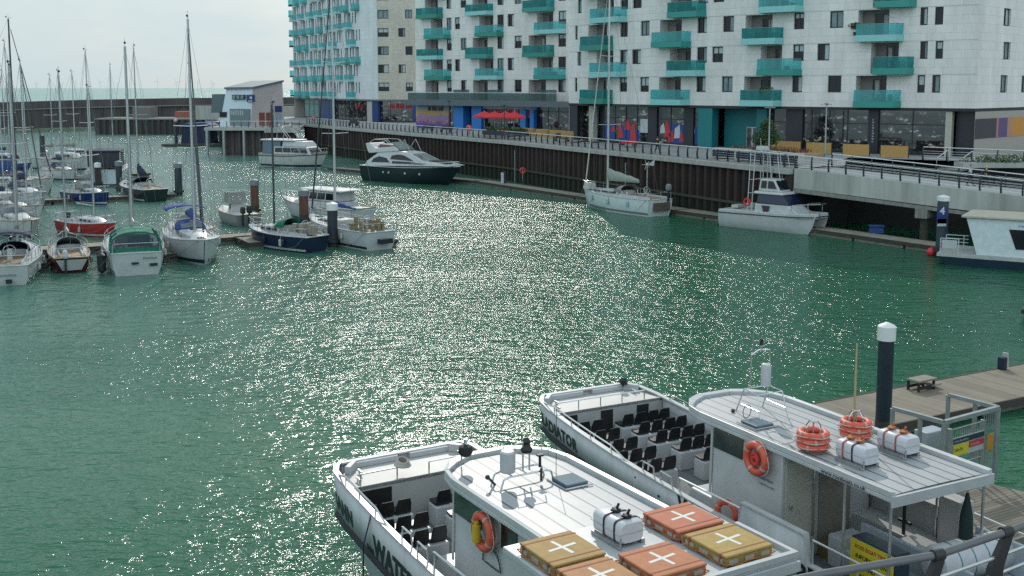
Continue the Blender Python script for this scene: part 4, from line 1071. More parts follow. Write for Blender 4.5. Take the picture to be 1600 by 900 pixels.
def rig(par, deck, L, B, xm, mh, mat=alu, boomL=None, cover=None, furl=None, zc=1.5, spread=(.5,), r=.085, boomz=1.2, covh=.25, crane=True, boomdir=-1, sidestay=True):
    m = MB(); m.tube((xm, 0, zc - .4), (xm, 0, mh), r, r * .72, 10)
    mast = m.build('mast', mat, par, smooth=True)
    m = MB()
    for f in spread:
        z = zc + (mh - zc) * f; w_ = B * .36 * (1.15 - f * .4)
        m.tube((xm - .25, -w_, z + .06), (xm, 0, z), .035, n=6); m.tube((xm, 0, z), (xm - .25, w_, z + .06), .035, n=6)
    m.build('spreader', mat, mast)
    m = MB(); zb = deck[-1][2]
    if furl: m.tube((L / 2 - .25, 0, zb + .15), (xm + .1, 0, mh * .96), .012, n=4)
    else: m.tube((L / 2 - .15, 0, zb), (xm + .1, 0, mh * .97), .013, n=4)
    m.tube((-L / 2 + .1, 0, dz_(deck, -L / 2)[1]), (xm - .05, 0, mh - .05), .012, n=4)
    f = spread[-1] if spread else .5; z = zc + (mh - zc) * f; w_ = B * .36 * (1.15 - f * .4)
    for s_ in (1, -1):
        hb, zz = dz_(deck, xm)
        m.tube((xm - .1, s_ * (hb - .1), zz), (xm - .25, s_ * w_, z + .06), .011, n=4); m.tube((xm - .25, s_ * w_, z + .06), (xm, 0, mh - .2), .011, n=4)
        m.tube((xm - .7, s_ * (hb - .15), zz), (xm, 0, z - .1), .01, n=4)
    for yy in (-.12, .1, .22): m.tube((xm - .15, yy, zc), (xm - .02, yy * .2, mh * (.9 + yy * .2)), .009, n=4)
    m.build('rigging', wire, mast)
    if crane:
        m = MB(); m.tube((xm - .25, 0, mh + .1), (xm + .35, 0, mh + .12), .02, n=5); m.tube((xm, 0, mh), (xm, 0, mh + .6), .012, n=4); m.ball((xm - .25, 0, mh + .25), .09); m.build('masthead_gear', darkalu, mast)
    if furl: m = MB(); m.tube((L / 2 - .35, 0, zb + .5), (xm + .2, 0, mh * .94), .075, .04, 8); m.build('furled_sail', furl, par, smooth=True)
    if boomL:
        m = MB(); m.tube((xm - .1, 0, zc + boomz), (xm - boomL, 0, zc + boomz + .05), .06, n=8); bo = m.build('boom', mat, par, smooth=True)
        if cover:
            rings = []
            for k in range(9):
                t = k / 8; x = xm + .06 - (boomL + .1) * t; hh = covh * (1.9 - 1.3 * t) + .05 * math.sin(k * 2.3); ww = .13 - .03 * t
                rings.append([(x, ww * math.cos(a) , zc + boomz - .08 + hh * .5 + hh * .62 * math.sin(a)) for a in [2 * math.pi * i / 8 for i in range(8)]])
            m = MB(); m.loft(rings); m.build('sail_cover', cover, bo, smooth=True)
    return mast
def wheel(par, x, z, r=.42):
    m = MB(); m.torus((x, 0, z + .75), r, .025, (1, 0, 0), 18, 6)
    for k in range(5): a = k * 1.257; m.tube((x, 0, z + .75), (x, math.cos(a) * r, z + .75 + math.sin(a) * r), .012, n=4)
    m.box(x + .05, x + .3, -.15, .15, z - .1, z + .85); m.build('steering_wheel', steel, par)
def cockpit(par, deck, L, x0, x1, w_, zt, floor=teak):
    z = dz_(deck, (x0 + x1) / 2)[1]
    m = MB()
    for s_ in (1, -1): m.box(x0, x1, min(s_ * w_ / 2, s_ * (w_ / 2 - .16)), max(s_ * w_ / 2, s_ * (w_ / 2 - .16)), z - .02, z + .26, .05, .03)
    m.build('coaming', white, par, bevel=.03)
    m = MB(); m.box(x0, x1, -w_ / 2 + .16, w_ / 2 - .16, z - .02, z + .09); m.build('cockpit_floor', floor, par)
def outboard(par, x, y, z, mat=M('grey_outboard', (.2, .21, .22), .35), s=1.0):
    m = MB(); m.loft([[(x + a * s, y + b * s, z + hz * s) for a, b in ((-.22 * w_, -.16 * w_), (.2 * w_, -.16 * w_), (.2 * w_, .16 * w_), (-.22 * w_, .16 * w_))] for hz, w_ in ((.2, .9), (.35, 1.1), (.65, 1.0), (.78, .6))])
    o = m.build('outboard_motor', mat, par, bevel=.03)
    m = MB(); m.box(x - .1 * s, x + .1 * s, y - .07 * s, y + .07 * s, z - .8 * s, z + .2 * s, .02, .02); m.build('motor_leg', black, o)
def fenders(par, deck, xs, side, mat=white2, r=.13, l=.6):
    for x in xs:
        hb, z = dz_(deck, x); y = side * (hb + r * .8)
        m = MB(); m.lathe([(.03, 0), (r, .08), (r, l - .08), (.03, l)], 10, (x, y, z - l - .25)); m.tube((x, y, z - .25), (x, side * (hb - .02), z + .05), .015, n=4)
        m.build('fender', mat, par, smooth=True)
def scribble(par, fn, n, h, w_, mat, name='name_lettering'):
    """small illegible boat name: letter-sized strokes"""
    m = MB(); st = w_ / n
    for i in range(n):
        a = i * st; b = a + st * .7
        for (p, q, r_, s_) in ((a, a + st * .16, 0, h), (b - st * .16, b, 0, h * (.55 + .45 * (i % 2))), (a, b, h * (.42 if i % 3 else .84), h * (.42 if i % 3 else .84) + h * .16)):
            m.add([fn(p, r_), fn(q, r_), fn(q, s_), fn(p, s_)], [(0, 1, 2, 3)])
    return m.build(name, mat, par)
def yacht(label, loc, rz, L, B, fb, hmat, mh, xm=.1, boomL=None, cover=None, hoodm=None, stripe=None, boot=None, mastm=alu, group='yachts in the marina', spread=(.48,), furl=None, wh=True, side=0, ob=None, dk=white, cabh=.42, boomz=1.0, bimini=None, zc=None, fend=(), fendmat=white2, covh=.25, name='sailing_yacht', cat='sailing yacht', win=True, crew=0, r=.085):
    t = thing(name, label, cat, loc, rz, group)
    deck = hull(t, L, B, fb, hmat, stripe, boot, dk)
    x0 = -L * .08; x1 = L * .30
    zt = trunk(t, deck, x0, x1, B * .62, B * .36, cabh, dk if dk is not teak else white, win)
    cockpit(t, deck, L, -L / 2 + .35, x0 - .05, B * .6, zt)
    rails(t, deck, L)
    rig(t, deck, L, B, L * xm, mh, mastm, boomL if boomL is not None else L * .36, cover, furl, zt, spread, boomz=boomz, covh=covh, r=r)
    if hoodm: hood(t, x0 - .5, x0 + .85, B * .6, zt - .1, .72, hoodm)
    if bimini:
        z = dz_(deck, -L * .3)[1]; m = MB(); xa, xb = -L * .42, -L * .2
        for x in (xa, xb):
            m.path([(x, B * .38, z), (x, B * .4, z + 1.7), (x, 0, z + 2.0), (x, -B * .4, z + 1.7), (x, -B * .38, z)], .018, 5)
        m.build('bimini_frame', steel, t)
        m = MB(); n = 6; m.loft([[(x, math.cos(math.pi * i / n) * B * .42, z + 1.68 + .36 * math.sin(math.pi * i / n)) for i in range(n + 1)] for x in (xa, (xa + xb) / 2, xb)], closed=False, cap=False)
        o = m.build('bimini', bimini, t, smooth=True); sm = o.modifiers.new('thickness', 'SOLIDIFY'); sm.thickness = .03
    if wh: wheel(t, -L * .33, deck[1][2], .38)
    if ob: outboard(t, -L / 2 - .15, .4, deck[0][2] - .2, ob)
    if fend: fenders(t, deck, fend, side or 1, fendmat)
    for (x, s_, dx) in ((L * .46, 1, -1.2), (L * .46, -1, -1.2), (-L * .47, 1, .6), (-L * .47, -1, .6)):
        hb, z = dz_(deck, x); a = Vector((x, s_ * hb, z)); b = Vector((x + dx, s_ * (B / 2 + .9), .45)); c = (a + b) / 2 - Vector((0, 0, .25)); m = MB(); m.path([a, c, b], .018, 4); m.build('mooring_line', M('mooring_rope', (.1, .1, .11), .9), t)
    if not fend: fenders(t, deck, (-L * .22, L * .05), 1, navy if L < 9 else white2, .11, .5); fenders(t, deck, (-L * .2, L * .08), -1, white2, .11, .5)
    m = MB(); hb, z = dz_(deck, L * .36); m.box(L * .33, L * .39, -.25, .25, z + .04, z + .12); m.box(L * .02, L * .07, -.22, .22, zt - .0, zt + .07); m.build('deck_hatch', tintglass, t, bevel=.01)
    m = MB()
    for (x, y) in ((-L * .2, B * .3), (-L * .2, -B * .3), (-L * .12, B * .26), (-L * .12, -B * .26)): m.tube((x, y, z), (x, y, z + .32), .07, .05, 8)
    m.tube((L * .4, 0, dz_(deck, L * .4)[1]), (L * .44, .1, dz_(deck, L * .44)[1] + .25), .05)
    m.build('winch', steel, t)
    return t, deck
WDIR = (.5, -.866)
# nearest row, left to right
s1 = at(12, 447, 0)
l, rz = place(stern=s1, dir_=(-.3, .95), L=10)
t, dk_ = yacht('white yacht with navy cockpit canopy at the left frame edge', l, rz, 10, 3.1, 1.2, white, 14, hoodm=navycanvas, cover=navycanvas, bimini=navycanvas, stripe=white, boot=navy)
hb, z = dz_(dk_, -5.4); scribble(t, lambda u, v: (-5.02 + v * .12, .6 - u, .6 + v), 9, .14, 1.2, navy)
m = MB(); m.box(-5.0, -4.86, -.25, .1, .15, .4); m.build('transom_vent', black, t)
s2 = at(113, 427, 0)
l, rz = place(stern=s2, dir_=(-.42, .9), L=7.8)
t, dk_ = yacht('small varnished boat with dark red hull and outboard', l, rz, 7.8, 2.7, 1.0, M('dark_red_hull', (.06, .008, .01), .3), 13.4, xm=.18, dk=white, stripe=M('gold_teak', (.4, .27, .13), .5), boot=white, wh=False, ob=white, hoodm=M('clear_vinyl_hood', (.3, .36, .4), .4), name='wooden_sloop', cat='sloop', r=.06)
m = MB(); m.add([(-4.0, 1.0, .95), (-4.0, -1.0, .95), (-3.86, -.6, .2), (-3.86, .6, .2)], [(0, 1, 2, 3)]); m.build('transom', white2, t)
m = MB(); m.box(-3.6, -1.3, -.95, .95, 1.0, 1.12); m.build('cockpit_sole', teak, t)
s3 = at(215, 431, 0)
l, rz = place(stern=s3, dir_=(-.36, .93), L=11.4)
t, dk_ = yacht('big white yacht with green framed clear cockpit canopy', l, rz, 11.4, 4.0, 1.45, white, 15.4, xm=.06, stripe=white, boot=M('grey_boot', (.2, .22, .24), .5), hoodm=None, wh=False, boomL=3.0, r=.12, cabh=.6)
gz = 1.85
def canopy(par, x0, x1, w_, z0, h, frame, top):
    m = MB(); n = 8
    for x in (x0, (x0 + x1) / 2, x1):
        m.path([(x, math.cos(math.pi * i / n) * w_ / 2, z0 + math.sin(math.pi * i / n) ** .45 * h) for i in range(n + 1)], .06, 6)
    for s_ in (1, -1):
        m.box(x0 - .05, x1, min(s_ * w_ / 2, s_ * w_ / 2 * .97), max(s_ * w_ / 2, s_ * w_ / 2 * .97), z0, z0 + .35)
    m.box(x0 - .06, x0 + .02, -w_ / 2, w_ / 2, z0, z0 + .35)
    c = m.build('canopy_frame', frame, par)
    m = MB(); m.loft([[(x, math.cos(math.pi * i / n) * w_ / 2 * .98, z0 + math.sin(math.pi * i / n) ** .45 * h * .99) for i in range(n + 1)] for x in (x0, x1)], closed=False, cap=False)
    m.add([(x0, math.cos(math.pi * i / n) * w_ / 2 * .98, z0 + math.sin(math.pi * i / n) ** .45 * h * .99) for i in range(n + 1)], [tuple(range(n + 1))])
    m.build('canopy_panel', glass('clear_canopy_vinyl', (.06, .09, .11), .6), c)
    m = MB(); m.loft([[(x, math.cos(math.pi * i / n) * w_ / 2, z0 + math.sin(math.pi * i / n) ** .45 * h * 1.01 + .02) for i in range(2, n - 1)] for x in (x0, x1)], closed=False, cap=False)
    m.build('canopy_top', top, c)
canopy(t, -5.3, -1.8, 3.3, 1.5, 1.4, greencanvas, greencanvas)
m = MB(); m.box(-4.4, -4.0, -.9, .5, 1.8, 2.5); m.build('cockpit_cushion', M('pale_blue_cloth', (.15, .3, .45), .8), t)
scribble(t, lambda u, v: (-5.75 + (1.2 - v) * .0, -.4 - u, 1.1 + v), 6, .14, .9, navy)
m = MB(); m.box(-5.72, -5.64, -.1, .35, .78, .92); m.box(-5.72, -5.64, -1.3, -.8, .62, .8); m.build('transom_fitting', black, t)
for dx in (-4.3, -2.9):
    m = MB(); m.lathe([(.05, 0), (.28, .15), (.3, 1.2), (.05, 1.4)], 12, (dx, 2.2, .1)); m.build('black_fender', black, t, smooth=True)
m = MB(); m.box(-3.5, -1.2, 1.95, 2.01, .85, 1.25); m.build('hull_window', tintglass, t)
bb = at(190, 424, .2); m = MB(); m.ball((0, 0, .28), .38, n=14, m=9); m.tube((0, 0, .6), (0, 0, .85), .06)
o = m.build('mooring_buoy', M('red_buoy', (.6, .03, .04), .4), smooth=True, loc=(bb.x, bb.y, 0)); tag(o, 'red ball fender at the stern of the green canopied yacht', 'buoy')
# blue covered yacht, bow to us
b4 = at(321, 417, 0)
l, rz = place(bow=b4, dir_=(.42, -.907), L=11)
t, dk_ = yacht('white yacht facing us with blue sail cover and hood', l, rz, 11, 3.6, 1.45, white, 17.4, xm=.12, hoodm=bluecanvas, cover=bluecanvas, covh=.5, stripe=white, boot=navy, furl=darkalu, spread=(.5,), mastm=alu, bimini=bluecanvas, boomz=.9, r=.11)
scribble(t, lambda u, v: (4.3 - u, -.62 - u * .2, 1.1 + v), 9, .1, 1.3, navy)
l2 = Vector(l[:2]) + mar * 1.8 + fin * -7.5
yacht('white yacht behind the blue covered one, with pale mast', (l2.x, l2.y, 0), rz, 9.5, 3.2, 1.2, white2, 14.2, furl=darkalu, hoodm=greycanvas, stripe=teak, r=.07)
# navy sloop
s7 = at(497, 394, 0)
l, rz = place(stern=s7, dir_=(-.78, .62), L=8.2)
t, dk_ = yacht('navy hulled sloop with green hood and black mast', l, rz, 8.2, 2.9, 1.15, navy, 11.2, xm=.12, hoodm=greencanvas, mastm=darkalu, stripe=white, boot=white, boomL=0, cabh=.5, bimini=None)
m = MB()
for k in range(26): a = random.random() * 6.28; rr = random.random() * .9; m.box(-3.2 + rr * math.cos(a) * 1.2, -3.0 + rr * math.cos(a) * 1.2 + random.random() * .3, rr * math.sin(a) * .9, rr * math.sin(a) * .9 + .25, 1.35, 1.5 + random.random() * .7)
m.build('cockpit_gear', M('sailcloth_gear', (.3, .27, .22), .8, var=.5, scale=9), t); fenders(t, dk_, (-1.5,), 1, white2)
# fishing yacht with gear at the stern
s9 = at(596, 391, 0)
l, rz = place(stern=s9, dir_=(-.62, .785), L=11.5)
t, dk_ = yacht('white yacht with blue boat cover and cluttered stern', l, rz, 11.5, 3.3, 1.35, white, 21.0, xm=.12, cover=bluecanvas, covh=.2, stripe=white, boot=navy, ob=None, mastm=M('white_mast', (.55, .56, .57), .4, .2), r=.1, furl=darkalu, spread=(.36, .66), boomL=3.2)
m = MB(); random.seed(5)
for k in range(22): x = -5.6 + random.random() * 2.4; y = -1.3 + random.random() * 2.6; m.box(x, x + .28, y, y + .22, 1.5, 1.7 + random.random() * .8)
m.build('deck_gear', M('mixed_gear', (.25, .2, .12), .7, var=.6, scale=6), t)
m = MB(); m.box(-6.2, -5.7, -.8, .3, .55, .9); m.build('stern_hatch', tintglass, t)
m = MB(); m.path([(-5.6, 1.5, 1.4), (-5.6, 1.5, 3.2), (-5.6, -1.5, 3.2), (-5.6, -1.5, 1.4)], .03); m.tube((-5.6, 1.5, 3.2), (-5.6, 1.5, 4.0), .02); m.build('stern_arch', steel, t)
bb = at(605, 382, .2); m = MB(); m.ball((0, 0, 0), .2); o = m.build('marker_buoy', orange, smooth=True, loc=(bb.x + .3, bb.y, .15)); tag(o, 'small orange buoy at the stern of the cluttered yacht', 'buoy')

def cruiser(label, loc, rz, L, B, fb, hmat=white, house=(), top=None, fly=False, group='motor boats in the marina', stripe=None, boot=navy, name='motor_cruiser', cat='motor cruiser', dk=white, full=1.0, bowfb=1.3, boatrails=True, transom=.92):
    """house: list of (x0,x1,w,z0,z1,slope_front,slope_back,material,windows)"""
    t = thing(name, label, cat, loc, rz, group)
    deck = hull(t, L, B, fb, hmat, stripe, boot, dk, full=full, transom=transom, bowfb=bowfb, rake=.12)
    for (x0, x1, w_, z0, z1, sf, sb, mt, win) in house:
        m = MB(); m.hexa([(x0, -w_ / 2, z0), (x1, -w_ / 2 * .9, z0), (x1, w_ / 2 * .9, z0), (x0, w_ / 2, z0), (x0 + sb, -w_ / 2 * .92, z1), (x1 - sf, -w_ / 2 * .8, z1), (x1 - sf, w_ / 2 * .8, z1), (x0 + sb, w_ / 2 * .92, z1)])
        c = m.build('cabin', mt, t, bevel=.09)
        if win:
            n, a, b = win; h = z1 - z0
            def sp(x, s_, f):   # side wall point
                k = (x - x0) / (x1 - x0); yb = w_ / 2 * (1 - .1 * k); yt = w_ / 2 * (.92 - .12 * k)
                return (x0 + (x - x0) + (sb * (1 - k) - sf * k) * f, s_ * (yb + (yt - yb) * f + .012), z0 + h * f)
            m = MB()
            for s_ in (1, -1):
                for k in range(n):
                    xa = x0 + .25 + (x1 - x0 - .45) * k / n; xb = x0 + .25 + (x1 - x0 - .45) * (k + 1) / n - .12
                    m.add([sp(xa, s_, a), sp(xb, s_, a), sp(xb, s_, b), sp(xa, s_, b)], [(0, 1, 2, 3)])
            for k in range(3):   # front screen
                ya = (-.78 + k * .53); yb = ya + .49
                P = []
                for (y, f) in ((ya, a), (yb, a), (yb, b), (ya, b)): P.append((x1 - sf * f + .02, y * w_ / 2 * (.9 - .1 * f), z0 + h * f + .01))
                m.add(P, [(0, 1, 2, 3)])
            m.build('cabin_window', tintglass, c)
    if boatrails:
        m = MB()
        for s_ in (1, -1):
            last = None
            for k in range(5):
                x = L * .08 + (L * .4) * k / 4; hb, z = dz_(deck, x); p = Vector((x, s_ * max(hb - .1, .08), z)); q = p + Vector((0.1, 0, .62)); m.tube(p, q, .02, n=5)
                if last: m.tube(last, q, .022, n=5)
                last = q
        m.build('bow_rail', steel, t, smooth=True)
    return t, deck
# white motor cruiser behind
c8 = at(505, 342, 0)
l, rz = place(centre=(-18.0, 103.5), dir_=(-.8, .6), L=12.5)
t, dk_ = cruiser('white motor cruiser with long flat roofed wheelhouse behind the red pile', l, rz, 11.0, 3.5, 1.4, white, house=[(-3.5, 3.0, 2.9, 1.4, 2.0, .7, 0, white, None), (-3.2, 2.0, 2.7, 2.0, 3.0, .5, .1, white, (4, .2, .8)), (-4.2, 1.8, 2.9, 3.0, 3.14, .1, 0, white, None)], bowfb=1.45)
m = MB(); m.tube((0, 0, 3.1), (0, 0, 3.7), .03); m.ball((0, 0, 3.7), .22, .22, .12); m.build('radar', white, t)
# small open workboat
l, rz = place(centre=(-25.8, 102), dir_=(-.55, .83), L=7.2)
t, dk_ = cruiser('small grey workboat with open console and wheel frame', l, rz, 7.2, 2.6, 1.0, M('grey_rib_tube', (.2, .21, .22), .6), house=[(-.6, .6, 1.2, 1.0, 1.9, .3, 0, white, (1, .3, .9))], boot=None, boatrails=False, name='workboat', cat='workboat', dk=white2)
m = MB()
for x in (-1.0, .8):
    m.path([(x, .9, 1.0), (x, .9, 3.0), (x, -.9, 3.0), (x, -.9, 1.0)], .03)
m.tube((-1, .9, 3), (.8, .9, 3), .03); m.tube((-1, -.9, 3), (.8, -.9, 3), .03); m.build('console_frame', steel, t)
m = MB(); m.box(-.9, .7, -.85, .85, 1.9, 2.9, .1, .1); m.build('console_screen', glass('clear_screen', (.3, .3, .3), .5), t)
outboard(t, -3.7, 0, 1.0, black, 1.2); outboard(t, -3.7, .6, 1.0, black, 1.1)
# red yacht
l, rz = place(centre=(-36.2, 93.6), dir_=(.8, -.6), L=7.6)
yacht('red hulled yacht with varnished boom beside the finger pontoon', l, rz, 7.6, 2.6, 1.0, redpaint, 12.5, xm=.1, stripe=white, boot=white, boomL=2.6, cover=None, mastm=alu, ob=black, wh=False, r=.07)
l, rz = place(centre=(-42.5, 93.5), dir_=(.62, -.78), L=10)
yacht('grey white yacht with pale hood and upright furled sail', l, rz, 10, 3.4, 1.3, white2, 14.2, xm=.08, hoodm=greycanvas, bimini=M('pale_canvas', (.45, .45, .44), .8), cover=greycanvas, covh=.8, boomL=1.6, boot=navy, stripe=teak)
l, rz = place(centre=(-52.0, 116.5), dir_=(.72, -.69), L=10)
yacht('white yacht facing right with navy hood, left of the navy one', l, rz, 10, 3.5, 1.4, white, 15.2, xm=.1, hoodm=navycanvas, cover=navycanvas, covh=.4, boot=M('turquoise_boot', (.03, .25, .22), .5), stripe=white, furl=darkalu)
l, rz = place(centre=(-46.2, 119.5), dir_=(.82, -.57), L=7.4)
yacht('navy hulled yacht with white deck at the middle walkway', l, rz, 7.4, 2.7, 1.1, M('royal_navy_hull', (.008, .02, .11), .25), 16.4, xm=.08, stripe=white, boot=white, hoodm=greycanvas, cover=greycanvas, covh=.35, mastm=alu)
l, rz = place(centre=(-42.3, 124.6), dir_=(-.62, .78), L=10)
yacht('dark hulled yacht with folded bimini and black sail bag near the lone pile', l, rz, 10, 3.5, 1.3, M('green_black_hull', (.01, .02, .02), .25), 17.0, xm=.02, stripe=white, boot=white, hoodm=navycanvas, cover=navycanvas, covh=.6, boomL=2.2, mastm=alu, spread=(.5,))
l, rz = place(centre=(-60.5, 128.5), dir_=(.97, .22), L=13)
yacht('long white yacht with pale grey bow pointing right at far left', l, rz, 13, 3.8, 1.5, white2, 20.4, xm=.18, cover=bluecanvas, covh=.7, hoodm=bluecanvas, boomL=4.5, stripe=teak, mastm=darkalu, r=.12, furl=darkalu)
# the big canopied cruiser
l, rz = place(centre=(-53.4, 146), dir_=(-.22, .97), L=13)
t, dk_ = cruiser('big blue white cruiser with dark open aft canopy', l, rz, 13, 4.9, 1.9, M('pale_blue_white', (.42, .5, .53), .35), house=[(-2, 3.6, 3.8, 1.9, 3.0, .8, 0, white, (4, .3, .8)), (-5.9, .5, 4.3, 4.3, 4.55, .2, 0, navycanvas, None)], stripe=white)
for x in (-5.8, -3.8, -2):
    for s_ in (1, -1): m = MB(); m.tube((x, s_ * 2.0, 1.9), (x, s_ * 2.0, 4.35), .05); m.build('canopy_post', white, t)
m = MB(); m.box(-5.7, -5.64, -2.0, 2.0, 2.5, 4.3); m.box(-5.7, -2, 1.98, 2.03, 2.5, 4.3); m.box(-5.7, -2, -2.03, -1.98, 2.5, 4.3); m.build('canopy_panel', M('dark_vinyl_panel', (.02, .025, .035), .3, var=.4, scale=2), t)
m = MB(); m.box(-6.6, -6.45, -2.1, 2.1, .5, 1.9); m.box(-7.1, -6.45, -2.1, 2.1, .35, .5); m.build('transom_panel', M('pale_blue_white', (.42, .5, .53), .35), t)
l, rz = place(centre=(-68, 167), dir_=(.9, -.43), L=11)
t, d_ = yacht('white motor sailer with two masts at the far walkway', l, rz, 11, 3.7, 1.7, white2, 14.8, xm=.22, cabh=.9, stripe=teak, boot=navy, cover=greycanvas)
rig(t, d_, 11, 3.7, -2.2, 14.3, alu, 2.4, greycanvas, None, 2.4, (.5,), r=.07)
l, rz = place(centre=(-73.5, 160), dir_=(.9, -.3), L=9)
cruiser('blue hulled cabin cruiser with cream canvas at far left', l, rz, 9, 3.1, 1.4, M('mid_blue_hull', (.02, .06, .2), .3), house=[(-3.6, 2, 2.6, 1.4, 3.0, .8, .2, white, (3, .45, .85)), (-4.4, -2.2, 2.7, 1.5, 3.3, .0, .6, M('cream_canvas', (.5, .48, .38), .9), None)], stripe=white, boot=white)
l, rz = place(centre=(-88, 178), dir_=(.9, -.3), L=9)
cruiser('white cabin cruiser farthest left beyond the far walkway', l, rz, 9, 3.1, 1.5, white, house=[(-3, 2, 2.6, 1.5, 3.1, .8, .2, white, (3, .45, .85))])
for px, top, Y, lab, dr in ((15, 66, 132, 'yacht mostly out of frame at far left with bare mast', (.8, -.6)), (180, 103, 150, 'white yacht hidden behind the navy one with thin mast', (-.5, .87)), (96, 112, 150, 'white yacht moored at the far walkway with single mast', (.7, -.7)), (300, 60, 140, None, None)):
    if lab is None: continue
    q = atY(px, 280, Y); tp = atY(px, top, Y)
    yacht(lab, (q.x, Y, 0), math.atan2(dr[1], dr[0]), 9, 3.1, 1.25, white, tp.z, xm=.05, cover=navycanvas, hoodm=navycanvas, boot=navy, r=.08)

for (px, py, lab, dr, L_, mh, hm) in ((8, 262, 'white yacht squeezed behind the blue hulled cruiser', (.8, -.6), 9, 15, white), (122, 258, 'small white yacht right of the two masted motor sailer', (.7, -.7), 8, 0, white2), (40, 300, 'pale yacht between the long grey bow and the far walkway', (.9, -.4), 9, 13.5, white2), (2, 345, 'white yacht cut by the left edge below the long yacht', (.9, -.3), 10, 16, white)):
    q = at(px, py, 0)
    if mh: yacht(lab, (q.x, q.y, 0), math.atan2(dr[1], dr[0]), L_, 3.1, 1.3, hm, mh, xm=.05, cover=random.choice([navycanvas, greycanvas]), hoodm=random.choice([navycanvas, bluecanvas, greycanvas]), boot=navy, r=.07, stripe=teak)
    else: cruiser(lab.replace('yacht', 'cabin cruiser'), (q.x, q.y, 0), math.atan2(dr[1], dr[0]), L_, 2.9, 1.3, white, house=[(-2.4, 1.6, 2.2, 1.3, 2.6, .8, .2, white, (3, .4, .85))])
# ================= BERTHS UNDER THE WALL =================
# trawler style cruiser
l, rz = place(bow=at(524, 262, .2), dir_=(.86, -.5), L=15.5)
t, dk_ = cruiser('white trawler yacht with mast arch, farthest along the wall', l, rz, 12.6, 4.2, 2.0, white2, house=[(-3.2, 4.2, 3.6, 2.1, 3.3, .9, 0, white, (4, .25, .85)), (-5.6, -2.0, 3.7, 2.1, 4.2, 0, .1, M('blue_vinyl_enclosure', (.08, .14, .2), .3), None), (-5.9, .9, 3.9, 4.2, 4.4, .1, 0, white, None), (-1.5, 3.2, 3.3, 3.3, 4.15, .8, 0, white, None)], group='boats berthed under the quay wall', boot=navy)
m = MB()
for s_ in (1, -1):
    m.tube((.3, s_ * 1.3, 4.3), (-2.0, s_ * 1.0, 6.3), .05); m.tube((-.3, s_ * 1.3, 4.3), (-2.3, s_ * 1.0, 6.2), .05); m.tube((-3.4, s_ * .8, 4.4), (-3.1, s_ * .8, 6.2), .04)
m.tube((-2.0, 1, 6.3), (-2.0, -1, 6.3), .06); m.tube((-3.2, .8, 6.2), (-2.0, 1, 6.3), .04); m.build('mast_arch', white, t)
m = MB(); m.ball((-1.9, .8, 6.55), .25); m.ball((-3.1, -.5, 6.5), .2); m.box(-2.6, -1.9, -.6, .4, 6.35, 6.5); m.build('radar', white, t)
m = MB()
for s_ in (1, -1): m.path([(x, s_ * (dz_(dk_, x)[0] + .02), dz_(dk_, x)[1] - .28) for x in [-6.2 + k * 1.23 for k in range(11)]], .07, 6)
m.build('rubbing_strake', navy, t)
# flybridge cruiser with dark hull
l, rz = place(bow=at(724, 283, .6), dir_=(.8, -.6), L=17)
t, dk_ = cruiser('sleek flybridge cruiser with white top and near black hull', l, rz, 16, 4.5, 1.95, M('blue_black_yacht_hull', (.008, .016, .022), .2), house=[], boot=None, stripe=white, bowfb=1.25, group='boats berthed under the quay wall', full=1.3)
def prof(pts, w0, w1, mat, name, par, bev=.08):
    m = MB(); n = len(pts); zmin = min(p[1] for p in pts); zmax = max(p[1] for p in pts)
    def wy(z): return w0 + (w1 - w0) * (z - zmin) / (zmax - zmin)
    m.add([(x, -wy(z) / 2, z) for x, z in pts] + [(x, wy(z) / 2, z) for x, z in pts], [tuple(range(n)), tuple(range(2 * n - 1, n - 1, -1))] + [(i, n + i, n + (i + 1) % n, (i + 1) % n) for i in range(n)])
    return m.build(name, mat, par, bevel=bev)
hd = prof([(-7.2, 2.0), (7.4, 2.5), (5.2, 2.85), (3.2, 3.0), (.6, 4.0), (-1.4, 4.2), (-4.8, 4.0), (-6.9, 2.7)], 3.9, 2.9, white, 'superstructure', t)
def sidewin(pts, y, par, name, mat=tintglass):
    m = MB()
    for s_ in (1, -1): n = len(pts); m.add([(x, s_ * yy, z) for (x, z), yy in zip(pts, y)], [tuple(range(n))])
    return m.build(name, mat, par)
def wy_(z): return (3.9 + (2.9 - 3.9) * (z - 2.0) / 2.6) / 2 + .03
for pts in ([(-6.0, 2.6), (-2.6, 2.65), (-3.3, 3.2), (-4.6, 3.4), (-5.6, 3.1)], [(-2.6, 3.1), (1.6, 3.0), (-.2, 3.65), (-1.4, 3.75), (-2.4, 3.55)], [(-2.2, 2.55), (3.8, 2.62), (1.4, 2.85), (-2.2, 2.85)]):
    sidewin(pts, [wy_(z) for x, z in pts], hd, 'side_window')
m = MB()
for ya, yb in ((-1.45, -.08), (.08, 1.45)): m.add([(3.05, ya, 3.08), (3.05, yb, 3.08), (.95, yb * .88, 3.88), (.95, ya * .88, 3.88)], [(0, 1, 2, 3)])
m.build('windscreen', M('pale_screen_glass', (.12, .15, .15), .08), hd)
prof([(-6.6, 3.75), (-1.6, 4.15), (-1.2, 4.3), (-2.2, 4.75), (-5.6, 4.45), (-6.7, 5.1), (-7.4, 5.05), (-7.0, 4.2)], 3.3, 2.9, white, 'flybridge', t)
prof([(-5.4, 4.5), (-2.4, 4.6), (-2.7, 4.95), (-5.0, 5.0)], 2.6, 2.3, M('brown_seat_vinyl', (.12, .08, .07), .6), 'flybridge_seat', t)
prof([(-1.9, 4.6), (-1.1, 4.35), (-1.3, 4.45), (-2.8, 5.3), (-3.0, 5.3)], 2.8, 2.2, M('pale_screen_glass', (.12, .15, .15), .08), 'flybridge_screen', t, 0)
m = MB()
